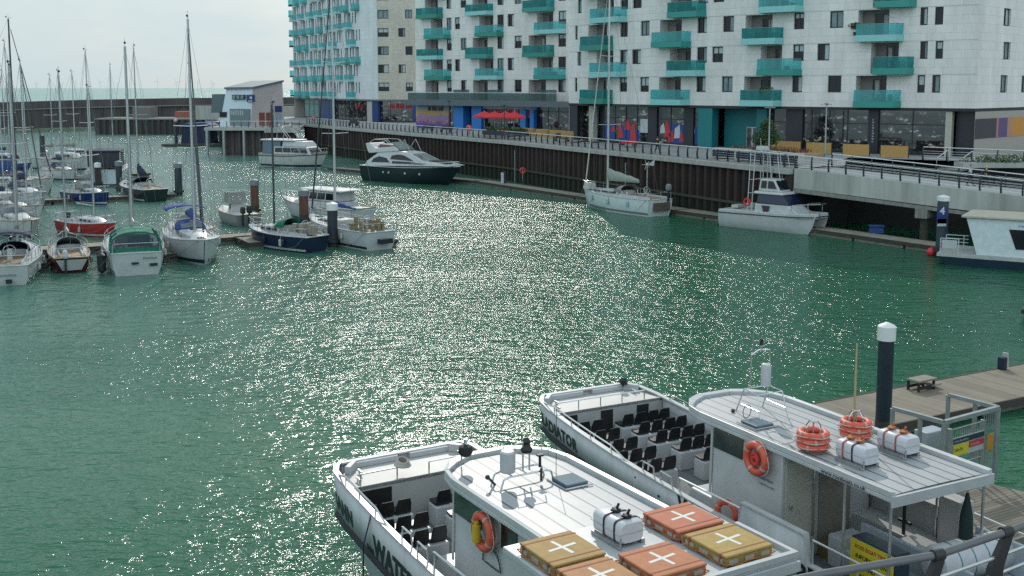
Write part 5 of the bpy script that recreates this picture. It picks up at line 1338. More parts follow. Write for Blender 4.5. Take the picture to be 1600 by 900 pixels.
for s_ in (1, -1):
    m.path([(-7.1, s_ * 1.3, 5.0), (-5.8, s_ * 1.4, 5.6), (-4.0, s_ * 1.3, 5.6), (-2.4, s_ * 1.3, 4.6)], .04, 6); m.path([(.4, s_ * 1.1, 4.1), (-.6, s_ * 1.1, 5.7), (-1.8, s_ * 1.1, 4.3)], .035); m.path([(-2.2, s_ * 1.2, 4.6), (-3.6, s_ * 1.2, 5.6)], .035)
m.tube((-5.8, -1.4, 5.6), (-5.8, 1.4, 5.6), .05); m.build('radar_arch', white, t)
m = MB(); m.hexa([(3.4, -1.0, 2.95), (6.2, -.8, 2.75), (6.2, .8, 2.75), (3.4, 1.0, 2.95), (3.5, -.9, 3.1), (6.1, -.7, 2.9), (6.1, .7, 2.9), (3.5, .9, 3.1)]); m.build('sun_pad', M('dark_brown_pad', (.04, .03, .03), .7), t, bevel=.05)
m = MB()
for x in (-3.5, -2.5, .4, 2.8):
    hb, z = dz_(dk_, x); m.tube((x, hb * .985 - .05, 1.35), (x, hb * .985 + .03, 1.35), .16, n=12); m.tube((x, -hb * .985 + .05, 1.35), (x, -hb * .985 - .03, 1.35), .16, n=12)
m.build('porthole', steel, t)
# white sloop, bow to the left
l, rz = place(bow=at(909, 321, 0), dir_=(-.62, .785), L=13)
l = (11.1, 112.2, 0); rz = math.atan2(.84, -.54)
t, dk_ = yacht('white yacht with furled grey green sail and wind generator under the wall', l, rz, 12.6, 3.9, 1.55, M('pale_hull_white', (.58, .64, .66), .25), 24, xm=.17, cover=greencover, covh=.55, hoodm=greycanvas, boomL=5.0, stripe=white2, boot=M('grey_boot', (.2, .22, .24), .5), furl=M('pale_furled_sail', (.5, .5, .48), .8), spread=(.3, .62), mastm=M('white_mast', (.55, .56, .57), .4, .2), group='boats berthed under the quay wall', r=.12, side=1, fend=(-3.5, -.5, 2.5), fendmat=M('pale_blue_fender', (.3, .4, .45), .5))
m = MB(); m.tube((-5.4, 1.0, 1.6), (-5.4, 1.0, 5.0), .035); m.build('generator_pole', steel, t)
m = MB(); m.ball((-5.4, 1.0, 5.05), .16); m.hexa([(-5.6, .98, 5.0), (-6.4, .98, 5.0), (-6.4, 1.02, 5.0), (-5.6, 1.02, 5.0), (-5.6, .98, 5.1), (-6.5, .98, 5.6), (-6.5, 1.02, 5.6), (-5.6, 1.02, 5.1)])
for k in range(5): a = k * 1.257; m.tube((-5.25, 1.0, 5.05), (-5.25, 1.0 + .5 * math.cos(a), 5.05 + .5 * math.sin(a)), .04, .02, 5)
m.build('wind_generator', white, t)
outboard(t, -6.4, -.9, 2.3, M('grey_outboard', (.2, .21, .22), .35), 1.1)
m = MB(); m.box(-6.45, -6.28, -1.1, .9, .55, 1.35); m.build('stern_platform', M('brown_seat_vinyl', (.12, .08, .07), .6), t)
m = MB(); m.box(3.6, 4.8, .3, 1.2, 1.95, 2.6, .1, .1); m.build('liferaft_case', white2, t)
# sport fishing catamaran
l = (23.2, 97.2, 0); rz = math.atan2(-.72, .69)
t = thing('sport_catamaran', 'white sport fishing catamaran with tall tube tower', 'catamaran', l, rz, 'boats berthed under the quay wall')
def cathull(y0):
    rings = []
    for i in range(13):
        f = i / 12; x = -4.7 + 9.6 * f; hw = .62 * (1 if f < .6 else max(.03, 1 - ((f - .6) / .4) ** 1.8)); zs = 1.35 + .35 * max(0, f - .35); rk = 1.0 * f ** 4
        rings.append([(x, y0 + hw, zs), (x - rk * .3, y0 + hw * .95, .6), (x - rk * .7, y0 + hw * .7, 0), (x - rk, y0, -.4), (x - rk * .7, y0 - hw * .7, 0), (x - rk * .3, y0 - hw * .95, .6), (x, y0 - hw, zs)])
    return rings
for y0 in (1.05, -1.05): m = MB(); m.loft(cathull(y0)); m.build('hull', white, t, smooth=True)
m = MB(); pts = [(-4.7, -1.66), (1.5, -1.66), (3.6, -1.5), (4.6, -1.2), (5.0, -.8), (4.7, 0), (5.0, .8), (4.6, 1.2), (3.6, 1.5), (1.5, 1.66), (-4.7, 1.66)]
n = len(pts); def_z = lambda x, o: 1.38 + o + .35 * max(0, (x + 4.7) / 9.6 - .35)
m.add([(x, y, def_z(x, -.25)) for x, y in pts] + [(x, y, def_z(x, .2)) for x, y in pts], [tuple(range(n - 1, -1, -1)), tuple(range(n, 2 * n))] + [(i, (i + 1) % n, n + (i + 1) % n, n + i) for i in range(n)]); m.build('deck', white, t, bevel=.06)
m = MB(); m.path([(x, y * 1.01, def_z(x, -.1)) for x, y in pts], .05, 6); m.build('rubbing_strake', darksteel, t)
m = MB(); m.hexa([(-1.1, -1.35, 1.5), (3.2, -1.2, 1.7), (3.2, 1.2, 1.7), (-1.1, 1.35, 1.5), (-1.1, -1.3, 2.35), (2.2, -1.15, 2.35), (2.2, 1.15, 2.35), (-1.1, 1.3, 2.35)]); cb = m.build('cabin', white, t, bevel=.1)
m = MB(); m.hexa([(-.9, -1.32, 2.35), (2.3, -1.2, 2.35), (2.3, 1.2, 2.35), (-.9, 1.32, 2.35), (-.8, -1.22, 3.2), (1.6, -1.1, 3.2), (1.6, 1.1, 3.2), (-.8, 1.22, 3.2)]); m.build('windscreen', M('navy_tinted_glass', (.012, .02, .05), .08), cb, bevel=.05)
m = MB(); m.box(-1.3, 1.75, -1.3, 1.3, 3.2, 3.42, .1, .1); m.build('roof', white, cb, bevel=.05)
m = MB(); m.hexa([(-.9, -1.05, 3.42), (1.3, -1.0, 3.42), (1.3, 1.0, 3.42), (-.9, 1.05, 3.42), (-.8, -.95, 4.5), (.6, -.9, 4.5), (.6, .9, 4.5), (-.8, .95, 4.5)]); up = m.build('upper_helm', white, t, bevel=.07)
m = MB()
for s_ in (1, -1):
    m.add([(.05, s_ * 1.04, 3.7), (.95, s_ * 1.02, 3.7), (.55, s_ * .94, 4.35), (.05, s_ * .97, 4.35)], [(0, 1, 2, 3)]); m.add([(-.65, s_ * 1.06, 3.7), (-.1, s_ * 1.045, 3.7), (-.1, s_ * .98, 4.35), (-.6, s_ * .985, 4.35)], [(0, 1, 2, 3)])
m.add([(1.24, -.85, 3.62), (1.24, .85, 3.62), (.72, .78, 4.4), (.72, -.78, 4.4)], [(0, 1, 2, 3)]); m.build('helm_window', tintglass, up)
m = MB()
for s_ in (1, -1):
    for x in (-1.9, -1.45): m.tube((x, s_ * 1.2, 1.6), (x + .1, s_ * 1.0, 7.0), .045)
    for z in (3.2, 4.4, 5.6, 6.6): m.tube((-1.9 + (z - 1.6) * .02, s_ * 1.17, z), (-1.4, s_ * 1.1, z), .03)
    m.tube((.3, s_ * .9, 4.5), (.0, s_ * .8, 6.9), .04); m.tube((1.2, s_ * .9, 4.4), (.8, s_ * .8, 6.7), .04); m.tube((-1.8, s_ * 1.0, 6.9), (1.2, s_ * .9, 6.75), .06)
for x, z in ((-1.8, 6.9), (-.2, 6.85), (1.2, 6.75), (-1.5, 4.4)): m.tube((x, -1.0, z), (x, 1.0, z), .045)
m.path([(-.8, .9, 4.5), (-.8, .9, 5.2), (-.8, -.9, 5.2), (-.8, -.9, 4.5)], .03); m.build('tower_frame', white, t, smooth=True)
m = MB(); m.box(-1.7, -.9, -.4, .4, 7.0, 7.35, .05, .05); m.tube((-1.8, .6, 7.0), (-1.9, .6, 8.0), .025); m.tube((-.2, -.6, 6.9), (-.2, -.6, 8.8), .02); m.build('radar', white, t)
m = MB()
for s_ in (1, -1): m.path([(2.6, s_ * 1.3, 1.9), (2.7, s_ * 1.3, 2.4), (4.0, s_ * 1.2, 2.55), (5.0, s_ * .5, 2.6)], .03)
m.tube((5.0, .5, 2.6), (5.0, -.5, 2.6), .03); m.tube((4.2, 1.15, 1.9), (4.2, 1.15, 2.5), .02); m.tube((4.2, -1.15, 1.9), (4.2, -1.15, 2.5), .02); m.build('bow_rail', steel, t, smooth=True)
m = MB(); m.box(-3.9, -3.2, -.8, .4, 1.7, 1.95); m.box(-3.0, -2.2, .2, 1.0, 1.7, 2.1); m.build('deck_box', white2, t, bevel=.03)
m = MB(); m.torus((-1.95, -1.2, 2.35), .3, .09, (0, 1, 0), 16, 6); m.build('red_ring', M('red_buoy', (.6, .03, .04), .4), t)
m = MB(); m.hexa([(-.1, -1.42, 1.62), (.35, -1.42, 1.62), (.35, -1.37, 1.62), (-.1, -1.37, 1.62), (-.3, -1.4, 2.2), (.5, -1.4, 2.2), (.5, -1.35, 2.2), (-.3, -1.35, 2.2)]); m.build('side_emblem', M('dark_emblem', (.05, .02, .05), .5), t)
# white floating cabin at the right edge
l = at(1490, 415, 0); rz = math.atan2(-.80, .6)
t = thing('floating_cabin', 'white houseboat cabin with wide dark window at right edge', 'houseboat', (l.x - .1, l.y + .3, 0), math.atan2(-.55, .9))
m = MB(); m.hexa([(0, -.2, -.3), (15, -.2, -.3), (15, 4.2, -.3), (0, 4.2, -.3), (-.9, -.35, .62), (15.3, -.35, .62), (15.3, 4.4, .62), (-.9, 4.4, .62)]); m.build('pontoon_hull', M('blue_black_hull', (.012, .03, .05), .35), t)
m = MB(); m.box(-.9, 15.3, -.35, 4.4, .624, .85); m.build('side_deck', white2, t)
m = MB(); m.hexa([(1.7, -.15, .85), (15, -.15, .85), (15, 4.1, .85), (1.7, 4.1, .85), (.9, -.05, 3.45), (15, -.05, 3.45), (15, 4.0, 3.45), (.9, 4.0, 3.45)]); cbn = m.build('cabin', M('houseboat_white', (.56, .62, .66), .35), t, bevel=.04)
m = MB(); m.box(.6, 15.2, -.25, 4.3, 3.453, 3.6); m.build('roof', M('buff_roof', (.45, .4, .33), .8), cbn, bevel=.03)
m = MB(); m.add([(4.2, -.165, 1.45), (9.8, -.165, 1.45), (9.8, -.11, 2.8), (3.7, -.11, 2.8)], [(0, 1, 2, 3)]); m.build('window', tintglass, cbn)
scribble(cbn, lambda u, v: (4.3 + u, -.115, 3.0 + v), 22, .12, 4.6, M('blue_lettering', (.03, .1, .3), .5), 'lettering')
m = MB()
for x in (-.7, .5): 
    m.tube((x, -.2, .85), (x, -.2, 1.9), .04)
    m.tube((x, 2.0, .85), (x, 2.0, 1.9), .04)
for z in (1.15, 1.4, 1.65, 1.9): m.tube((-.7, -.2, z), (.5, -.2, z), .03); m.tube((-.7, 2.0, z), (.8, 2.0, z), .03)
m.box(-.6, .4, -.25, -.2, 1.2, 1.8); m.build('boarding_rail', white, t)

# small things on the wall pontoon
q = at(1369, 364, .5); m = MB(); m.box(-.55, .55, -.35, .35, 0, .55, .06, .06); m.box(-.6, .6, -.4, .4, .55, .65)
o = m.build('blue_crate', bluecanvas, loc=(q.x, q.y, .5), bevel=.03); tag(o, 'blue crate on the wall pontoon under the ramp', 'crate')
q = at(1455, 395, .2); m = MB(); m.ball((0, 0, .2), .34, n=14, m=9); m.tube((0, 0, .5), (0, 0, .65), .06); o = m.build('mooring_buoy', M('red_buoy', (.6, .03, .04), .4), smooth=True, loc=(q.x, q.y, .05)); tag(o, 'red ball buoy floating by the houseboat steps', 'buoy')
q = at(787, 288, .5); t = thing('service_pedestal', 'white and black service pedestal on the wall pontoon', 'pedestal', (q.x, q.y + 1.5, .5))
m = MB(); m.box(-.35, .0, -.2, .2, 0, 1.35); m.build('cabinet', white, t, bevel=.03); m = MB(); m.box(.02, .3, -.2, .2, 0, 1.5); m.build('cabinet', navy, t, bevel=.03)
q = at(817, 285, .5); t = thing('lifebuoy_post', 'red and white lifebuoy on a post on the wall pontoon', 'lifebuoy', (q.x, q.y + 1.5, .5))
m = MB(); m.tube((0, 0, 0), (0, 0, 1.6), .06); m.build('post', steel, t); m = MB(); m.torus((0, -.12, 1.4), .32, .1, (0, 1, 0), 18, 8); m.build('ring', M('red_buoy', (.6, .03, .04), .4), t, smooth=True)
for px in (809, 981):
    u = None
    q = at(px, 284 if px < 900 else 300, 0); k = 0
    # vertical tube ladder pole fixed to the wall
    best = min(((Vector(a).lerp(Vector(b), f / 20), abs((Vector(a).lerp(Vector(b), f / 20).x / Vector(a).lerp(Vector(b), f / 20).y) * FPX - (px - 800))) for a, b in zip(WALL, WALL[1:]) for f in range(21)), key=lambda z: z[1])[0]
    m = MB(); m.tube((-.25, -.8, -.5), (-.25, -.8, 3.9), .07); m.tube((.25, -.8, -.5), (.25, -.8, 3.9), .07)
    for k in range(12): m.tube((-.25, -.8, .3 * k), (.25, -.8, .3 * k), .03)
    m.path([(-.25, -.8, 3.9), (-.25, -.5, 4.2), (.25, -.5, 4.2), (.25, -.8, 3.9)], .06)
    o = m.build('quay_ladder', M('pale_green_ladder', (.2, .28, .28), .5), loc=(best.x, best.y, 0)); tag(o, 'grey green ladder on the piling %s' % ('left of the lifebuoy post' if px < 900 else 'behind the white yacht'), 'ladder')
# ================= PROMENADE FURNITURE =================
def quad_at(px, dist, z=ZG):
    """ground point: px column, Y distance"""
    k = (px - 800) / FPX; x = k * (dist * math.cos(PIT) - (z - H) * math.sin(PIT)); return (x, dist, z)
pr = M('parasol_red', (.55, .02, .03), .75, var=.15)
def parasol(p, r, label):
    t = thing('parasol', label, 'parasol', p, random.random(), 'red parasols on the terrace')
    m = MB(); n = 8
    m.loft([[(r * f * math.cos(2 * math.pi * i / n), r * f * math.sin(2 * math.pi * i / n), z) for i in range(n)] for f, z in ((1, 2.25), (1, 2.42), (.5, 2.85), (.03, 3.15))]); m.build('canopy', pr, t)
    m = MB(); m.tube((0, 0, 0), (0, 0, 3.3), .04); m.build('pole', white2, t)
    m = MB(); m.tube((0, 0, 0), (0, 0, .12), .4, n=12); m.build('base', darksteel, t)
for i, (px, Y, r) in enumerate(((757, 158, 1.7), (773, 156, 1.8), (790, 155.5, 1.8), (803, 153.5, 1.7))):
    parasol(quad_at(px, Y), r, ['leftmost red parasol before the blue entrance', 'second red parasol from the blue entrance', 'third red parasol, middle of the red sign', 'rightmost red parasol before the red sign'][i])
leafm = M('hedge_leaves', (.035, .07, .025), .8, var=.5, scale=8); leafl = M('light_leaves', (.09, .14, .04), .8, var=.4, scale=8)
def foliage(m, c, rx, ry, rz, n, s=.14, seed=1):
    rr = random.Random(seed)
    for i in range(n):
        a = rr.random() * 6.283; b = math.acos(2 * rr.random() - 1); q = rr.random() ** .45
        p = Vector((c[0] + rx * q * math.sin(b) * math.cos(a), c[1] + ry * q * math.sin(b) * math.sin(a), c[2] + rz * q * math.cos(b)))
        u = Vector((rr.uniform(-1, 1), rr.uniform(-1, 1), rr.uniform(-1, 1))).normalized(); v = u.orthogonal().normalized(); k = s * rr.uniform(.6, 1.4)
        m.cur = 0 if rr.random() < .65 else 1
        m.add([p - u * k, p - v * k * .55, p + u * k, p + v * k * .55], [(0, 1, 2, 3)])
wood = M('planter_wood', (.36, .22, .08), .7, var=.2); woodp = M('orange_brown_panel', (.42, .25, .08), .6, var=.12)
def planter(p, rz, w_, d, h, label, plant=True, mat=wood, seed=1):
    t = thing('planter', label, 'planter', p, rz)
    m = MB(); m.box(-w_ / 2, w_ / 2, -d / 2, d / 2, 0, h); m.build('box', mat, t, bevel=.02)
    if plant: m = MB(); foliage(m, (0, 0, h + .25), w_ / 2, d / 2, .35, 260, .1, seed); m.build('plants', [leafm, leafl], t)
    return t
F2rz = math.atan2(F2.d.y, F2.d.x)
for i, (px, Y) in enumerate(((768, 153.2), (790, 151), (812, 148.8))):
    planter(quad_at(px, Y), F2rz, 2.9, .7, .6, ['planted box under the leftmost parasols', 'planted box under the middle parasols', 'planted box under the rightmost parasol'][i], seed=i, mat=darkp)
for i, (px, Y) in enumerate(((825, 148.5), (848, 144.8), (870, 141.3), (888, 138.5))):
    planter(quad_at(px, Y), F2rz, 2.1, .5, 1.1, 'timber screen on the terrace, %s' % ['nearest the red parasols', 'second from the red parasols', 'third from the red parasols', 'beside the dark pillar of the near block'][i], plant=False)
# orange brown screens by the dark shop glass
F3rz = math.atan2(F3[5].d.y, F3[5].d.x)
for i, (px, Y) in enumerate(((1205, 112.0), (1232, 110.6), (1279, 107.9), (1337, 105.0), (1397, 102.3))):
    t = thing('windbreak', 'orange brown windbreak panel before the dark shop, %s' % ['hidden partly by the tree', 'just right of the tree', 'left of the lamp post shopfront', 'before the lettered pillar', 'rightmost, by the terrace steps'][i], 'windbreak', quad_at(px, Y), F3rz)
    m = MB(); m.box(-1.25, 1.25, -.04, .04, .1, 1.15); m.build('panel', woodp, t)
    m = MB()
    for x in (-1.3, 1.3): m.tube((x, 0, 0), (x, 0, 1.25), .04)
    m.build('frame', darksteel, t)
# tree by the turquoise entrance
tp = quad_at(1196, 108.0)
t = thing('tree', 'bushy evergreen tree beside the turquoise entrance', 'tree', tp)
m = MB(); m.tube((0, 0, 0), (0, 0, 1.3), .12, .09); m.tube((0, 0, 1.2), (.3, 0, 2.4), .07, .04); m.tube((0, 0, 1.2), (-.35, .1, 2.3), .07, .04); m.tube((0, 0, 1.2), (0, .2, 3.0), .07, .03); m.build('trunk', M('bark', (.1, .07, .05), .9, var=.3), t)
m = MB()
for k, (x, y, z, r) in enumerate(((0, 0, 2.0, 1.15), (-.55, .1, 1.5, .9), (.6, 0, 1.6, .85), (.1, .1, 2.9, .75), (-.2, -.2, 1.1, .8), (.35, 0, 2.4, .7))): foliage(m, (x, y, z), r, r, r * .85, 520, .11, k + 3)
m.build('crown', [leafm, leafl], t)
t = thing('flower_bed', 'stone edged bed of red flowers at the foot of the evergreen tree', 'flower bed', quad_at(1200, 106.6), F3rz)
m = MB(); m.box(-4.5, 5.2, -.9, .9, -.4, .35); m.build('bed_edge', M('terracotta_edge', (.4, .26, .16), .8), t)
m = MB(); foliage(m, (0, 0, .55), 4.4, .8, .35, 900, .1, 4); m.build('plants', [leafm, M('red_flowers', (.35, .05, .06), .8)], t)
for (px, k, nm) in ((1203, 0, 'spiky plant on the lowest balcony above the turquoise entrance'), (1337, 2, 'small plant at the left end of a balcony of the near block')):
    i_, u_ = locate(F3, px, ZB + 2); q_ = F3[i_].P(u_, ZB + ST * k + .62, .8); t = thing('potted_plant', nm, 'plant', q_)
    m = MB(); m.lathe([(.14, 0), (.2, .35)], 10); m.build('pot', M('dark_pot', (.05, .04, .035), .8), t); m = MB(); foliage(m, (0, 0, .95), .75, .45, .6 if k == 0 else .35, 160, .13, px); m.build('leaves', [leafm, leafl], t)
# concrete bench boxes with dark insets
for i, (px, Y) in enumerate(((1142, 107.8), (1180, 104.0), (1222, 100.6))):
    t = thing('bench_block', 'pale bench block with dark panel, %s' % ['nearest the turquoise wall', 'in front of the evergreen tree', 'last one before the ramp'][i], 'bench', quad_at(px, Y, ZG - .35), math.atan2(-.8, .6))
    m = MB(); m.box(-2.1, 2.1, -.6, .6, 0, .95); m.build('block', M('pale_bench_stone', (.42, .40, .36), .7), t, bevel=.03)
    m = MB(); m.box(-1.85, 1.85, -.63, -.605, .15, .75); m.build('inset_panel', navy, t)
for i, (px, Y) in enumerate(((668, 172.5), (697, 168.0), (805, 150.3), (878, 139.0), (552, 195.5))):
    t = thing('bench', 'dark bench on the promenade, %s' % ['left of the red lifebuoy box', 'between the mural and the blue entrance', 'below the rightmost parasol', 'beside the timber screens', 'in front of the farthest block'][i], 'bench', quad_at(px, Y, ZW + .35), F2rz)
    m = MB(); m.box(-1.2, 1.2, -.25, .25, .4, .5); m.build('seat', darkp, t); m = MB(); m.box(-1.2, 1.2, .2, .27, .5, 1.0); m.build('backrest', darkp, t)
    m = MB()
    for x in (-1, 1): m.box(x - .05, x + .05, -.25, .25, 0, .4)
    m.build('legs', darksteel, t)
def buoybox(px, Y, label):
    t = thing('lifebuoy_housing', label, 'lifebuoy', quad_at(px, Y, ZW + .25), F2rz)
    m = MB(); m.tube((0, 0, 0), (0, 0, .7), .05); m.build('post', darksteel, t); m = MB(); m.tube((0, -.1, .95), (0, .1, .95), .5, n=18); m.build('housing', M('red_buoy', (.6, .03, .04), .4), t, smooth=True)
    m = MB(); m.torus((0, -.13, .95), .32, .05, (0, 1, 0)); m.build('ring', white, t)
buoybox(733, 161.8, 'red round lifebuoy housing by the blue entrance'); buoybox(788, 153.0, 'red round lifebuoy housing below the parasols'); buoybox(490, 217, 'red round lifebuoy housing at the far end of the promenade')
t = thing('bench', 'red bench before the shop with blue and red graphics', 'bench', quad_at(982, 126.5, ZW + .45), math.atan2(-.8, .6))
m = MB(); m.box(-1.3, 1.3, -.3, .3, .3, .5); m.build('seat', M('red_buoy', (.6, .03, .04), .4), t); m = MB(); m.box(-1.1, -.9, -.25, .25, 0, .3); m.box(.9, 1.1, -.25, .25, 0, .3); m.build('legs', darksteel, t)
# lamp posts
def lamp(p, h, label, mat=galv, arm=True):
    t = thing('lamp_post', label, 'lamp post', p)
    m = MB(); m.tube((0, 0, 0), (0, 0, h), .1, .06, 10); m.build('post', mat, t, smooth=True)
    m = MB(); m.lathe([(.16, h), (.22, h + .1), (.05, h + .18)], 10); m.box(-.5, .5, -.1, .1, h - .02, h + .05); m.build('lamp_head', mat, t)
lamp(quad_at(1289, 104.5), 4.9, 'grey lamp post before the dark shop glass')
lamp(quad_at(1201, 105.6), 4.6, 'lamp post rising out of the evergreen tree')
lamp(quad_at(427, 202.6, 5.2), 4.6, 'black lamp post on the office deck', darksteel)
lamp(quad_at(515, 205, ZW), 4.6, 'black lamp post before the farthest block', darksteel)
lamp(quad_at(702, 166.5, ZW), 5.0, 'thin black lamp post before the mural', darksteel)
lamp(quad_at(788, 151.5, ZW), 4.6, 'thin black lamp post beside the red parasols', darksteel)
# terrace steps with handrails at right
t = thing('steps', 'short flight of steps with two handrails at the right terrace', 'steps', quad_at(1478, 97, ZG - .0), math.atan2(-.8, .6))
m = MB()
for k in range(4): m.box(0, 2.4, -.32 * k - .32, -.32 * k + .0, -.6, -.02 - .14 * k)
m.build('treads', concrete, t)
m = MB()
for x in (0.05, 2.35): m.path([(x, .3, 0), (x, .3, 1.0), (x, 0, 1.0), (x, -1.5, .4), (x, -1.5, -.5)], .04)
m.build('handrail', steel, t)
# planting right of the steps
t = thing('shrub_bed', 'low dark shrubs at the right edge behind the ramp', 'shrubs', quad_at(1565, 92))
m = MB(); foliage(m, (0, 0, .4), 3.6, 1.0, .6, 900, .13, 9); m.build('leaves', [leafm, leafl], t)
m = MB(); m.box(-3.6, 3.6, -1, 1, -.1, .3); m.build('bed_edge', concrete, t)

# ================= PEOPLE =================
skinm = M('skin', (.42, .25, .18), .6, var=.05)
def person(p, face, label, shirt, trouser, hair, stride=.22, h=1.74):
    t = thing('person', label, 'person', p, face)
    def skinmesh(name, verts, edges, mat, par, root=0):
        me = bpy.data.meshes.new(name); me.from_pydata([v[:3] for v in verts], edges, []); o = bpy.data.objects.new(name, me); col.objects.link(o); o.parent = par
        me.materials.append(mat)
        o.modifiers.new('skin', 'SKIN'); 
        for i, v in enumerate(verts):
            sv = me.skin_vertices[0].data[i]; sv.radius = (v[3], v[4] if len(v) > 4 else v[3]); sv.use_root = (i == root)
        s_ = o.modifiers.new('sub', 'SUBSURF'); s_.levels = 1; s_.render_levels = 1
        return o
    k = h / 1.74; S = stride
    V = [(0, 0, .95, .13, .16), (0, 0, 1.2, .12, .15), (0, 0, 1.42, .11, .17), (.01, 0, 1.52, .05), (.03, 0, 1.64, .085), (.03, 0, 1.72, .07),
         (0, .1, .9, .09), (S * .5, .1, .5, .062), (S, .11, .08, .042), (S + .16, .11, .04, .035), (0, -.1, .9, .09), (-S * .2, -.1, .5, .062), (-S, -.11, .09, .042), (-S + .15, -.11, .04, .035),
         (0, .19, 1.4, .055), (-S * .5, .24, 1.13, .04), (-S * .3 + .05, .25, .88, .03), (0, -.19, 1.4, .055), (S * .4, -.24, 1.13, .04), (S * .9, -.23, .9, .03)]
    V = [tuple(c * k for c in v) for v in V]
    E_ = [(0, 1), (1, 2), (2, 3), (3, 4), (4, 5), (0, 6), (6, 7), (7, 8), (8, 9), (0, 10), (10, 11), (11, 12), (12, 13), (2, 14), (14, 15), (15, 16), (2, 17), (17, 18), (18, 19)]
    skinmesh('body', V, E_, skinm, t)
    U = [(v[0], v[1], v[2], v[3] + .022, (v[4] if len(v) > 4 else v[3]) + .022) for v in V]
    skinmesh('shirt', [U[i] for i in (0, 1, 2, 14, 15, 17, 18)], [(0, 1), (1, 2), (2, 3), (3, 4), (2, 5), (5, 6)], shirt, t)
    skinmesh('trousers', [U[i] for i in (0, 6, 7, 8, 10, 11, 12)], [(0, 1), (1, 2), (2, 3), (0, 4), (4, 5), (5, 6)], trouser, t)
    m = MB(); m.ball((.01 * k, 0, 1.69 * k), .1, .095, .1); m.build('hair', hair, t, smooth=True)
    m = MB(); m.box((S + .0), S + .2, .06, .16, 0, .08); m.box(-S, -S + .2, -.16, -.06, 0, .08); m.build('shoes', black, t, bevel=.02)
def ramp_pt(px, off):   # on the ramp deck
    best = min((abs((RA.lerp(RB, f / 200) + rn * off).x / (RA.lerp(RB, f / 200) + rn * off).y * FPX - (px - 800) * .995), f / 200) for f in range(201))[1]
    q = RA.lerp(RB, best) + rn * off; return (q.x, q.y, q.z - .06)
person(ramp_pt(1523, 3.4), math.atan2(rd.y, rd.x), 'person in light blue shirt walking down the ramp', M('light_blue_shirt', (.35, .45, .58), .8), M('dark_trousers', (.02, .022, .03), .8), M('grey_hair', (.2, .18, .16), .8))
person(ramp_pt(1545, 3.9), math.atan2(rd.y, rd.x), 'person in dark coat with blonde hair walking on the ramp', M('dark_coat', (.02, .02, .025), .8), M('dark_trousers', (.02, .022, .03), .8), M('blonde_hair', (.45, .33, .18), .7), h=1.66)
person(quad_at(1027, 118.0, ZW + .12), math.atan2(-.85, .5), 'person in black striding along the promenade railing', M('dark_coat', (.02, .02, .025), .8), M('dark_trousers', (.02, .022, .03), .8), M('dark_hair', (.03, .02, .015), .7), stride=.34)

# ================= PASSENGER BOATS =================
deckgrey = M('grey_deck_paint', (.15, .16, .16), .75, var=.35, scale=2.5, dirt=.1)
foremat = M('warm_white_deck', (.40, .395, .39), .5, var=.08, scale=1.2, dirt=.06)
hulllow = M('hull_sea_grey', (.36, .41, .41), .35, var=.12, scale=1.0, dirt=.05)
def seat(par, x, y, z):
    m = MB()
    m.loft([[(x - .26, y - .2, z + .02), (x - .26, y + .2, z + .02), (x - .26, y + .2, z + .07), (x - .26, y - .2, z + .07)], [(x, y - .21, z), (x, y + .21, z), (x, y + .21, z + .05), (x, y - .21, z + .05)], [(x + .16, y - .2, z), (x + .16, y + .2, z), (x + .16, y + .2, z + .08), (x + .16, y - .2, z + .08)]])
    m.loft([[(x + .12, y - .2, z + .02), (x + .12, y + .2, z + .02), (x + .17, y + .21, z + .02), (x + .17, y - .21, z + .02)], [(x + .17, y - .2, z + .25), (x + .17, y + .2, z + .25), (x + .22, y + .2, z + .25), (x + .22, y - .2, z + .25)],
            [(x + .22, y - .16, z + .42), (x + .22, y + .16, z + .42), (x + .26, y + .15, z + .42), (x + .26, y - .15, z + .42)]])
    return m.build('seat', seatm, par, bevel=.018)
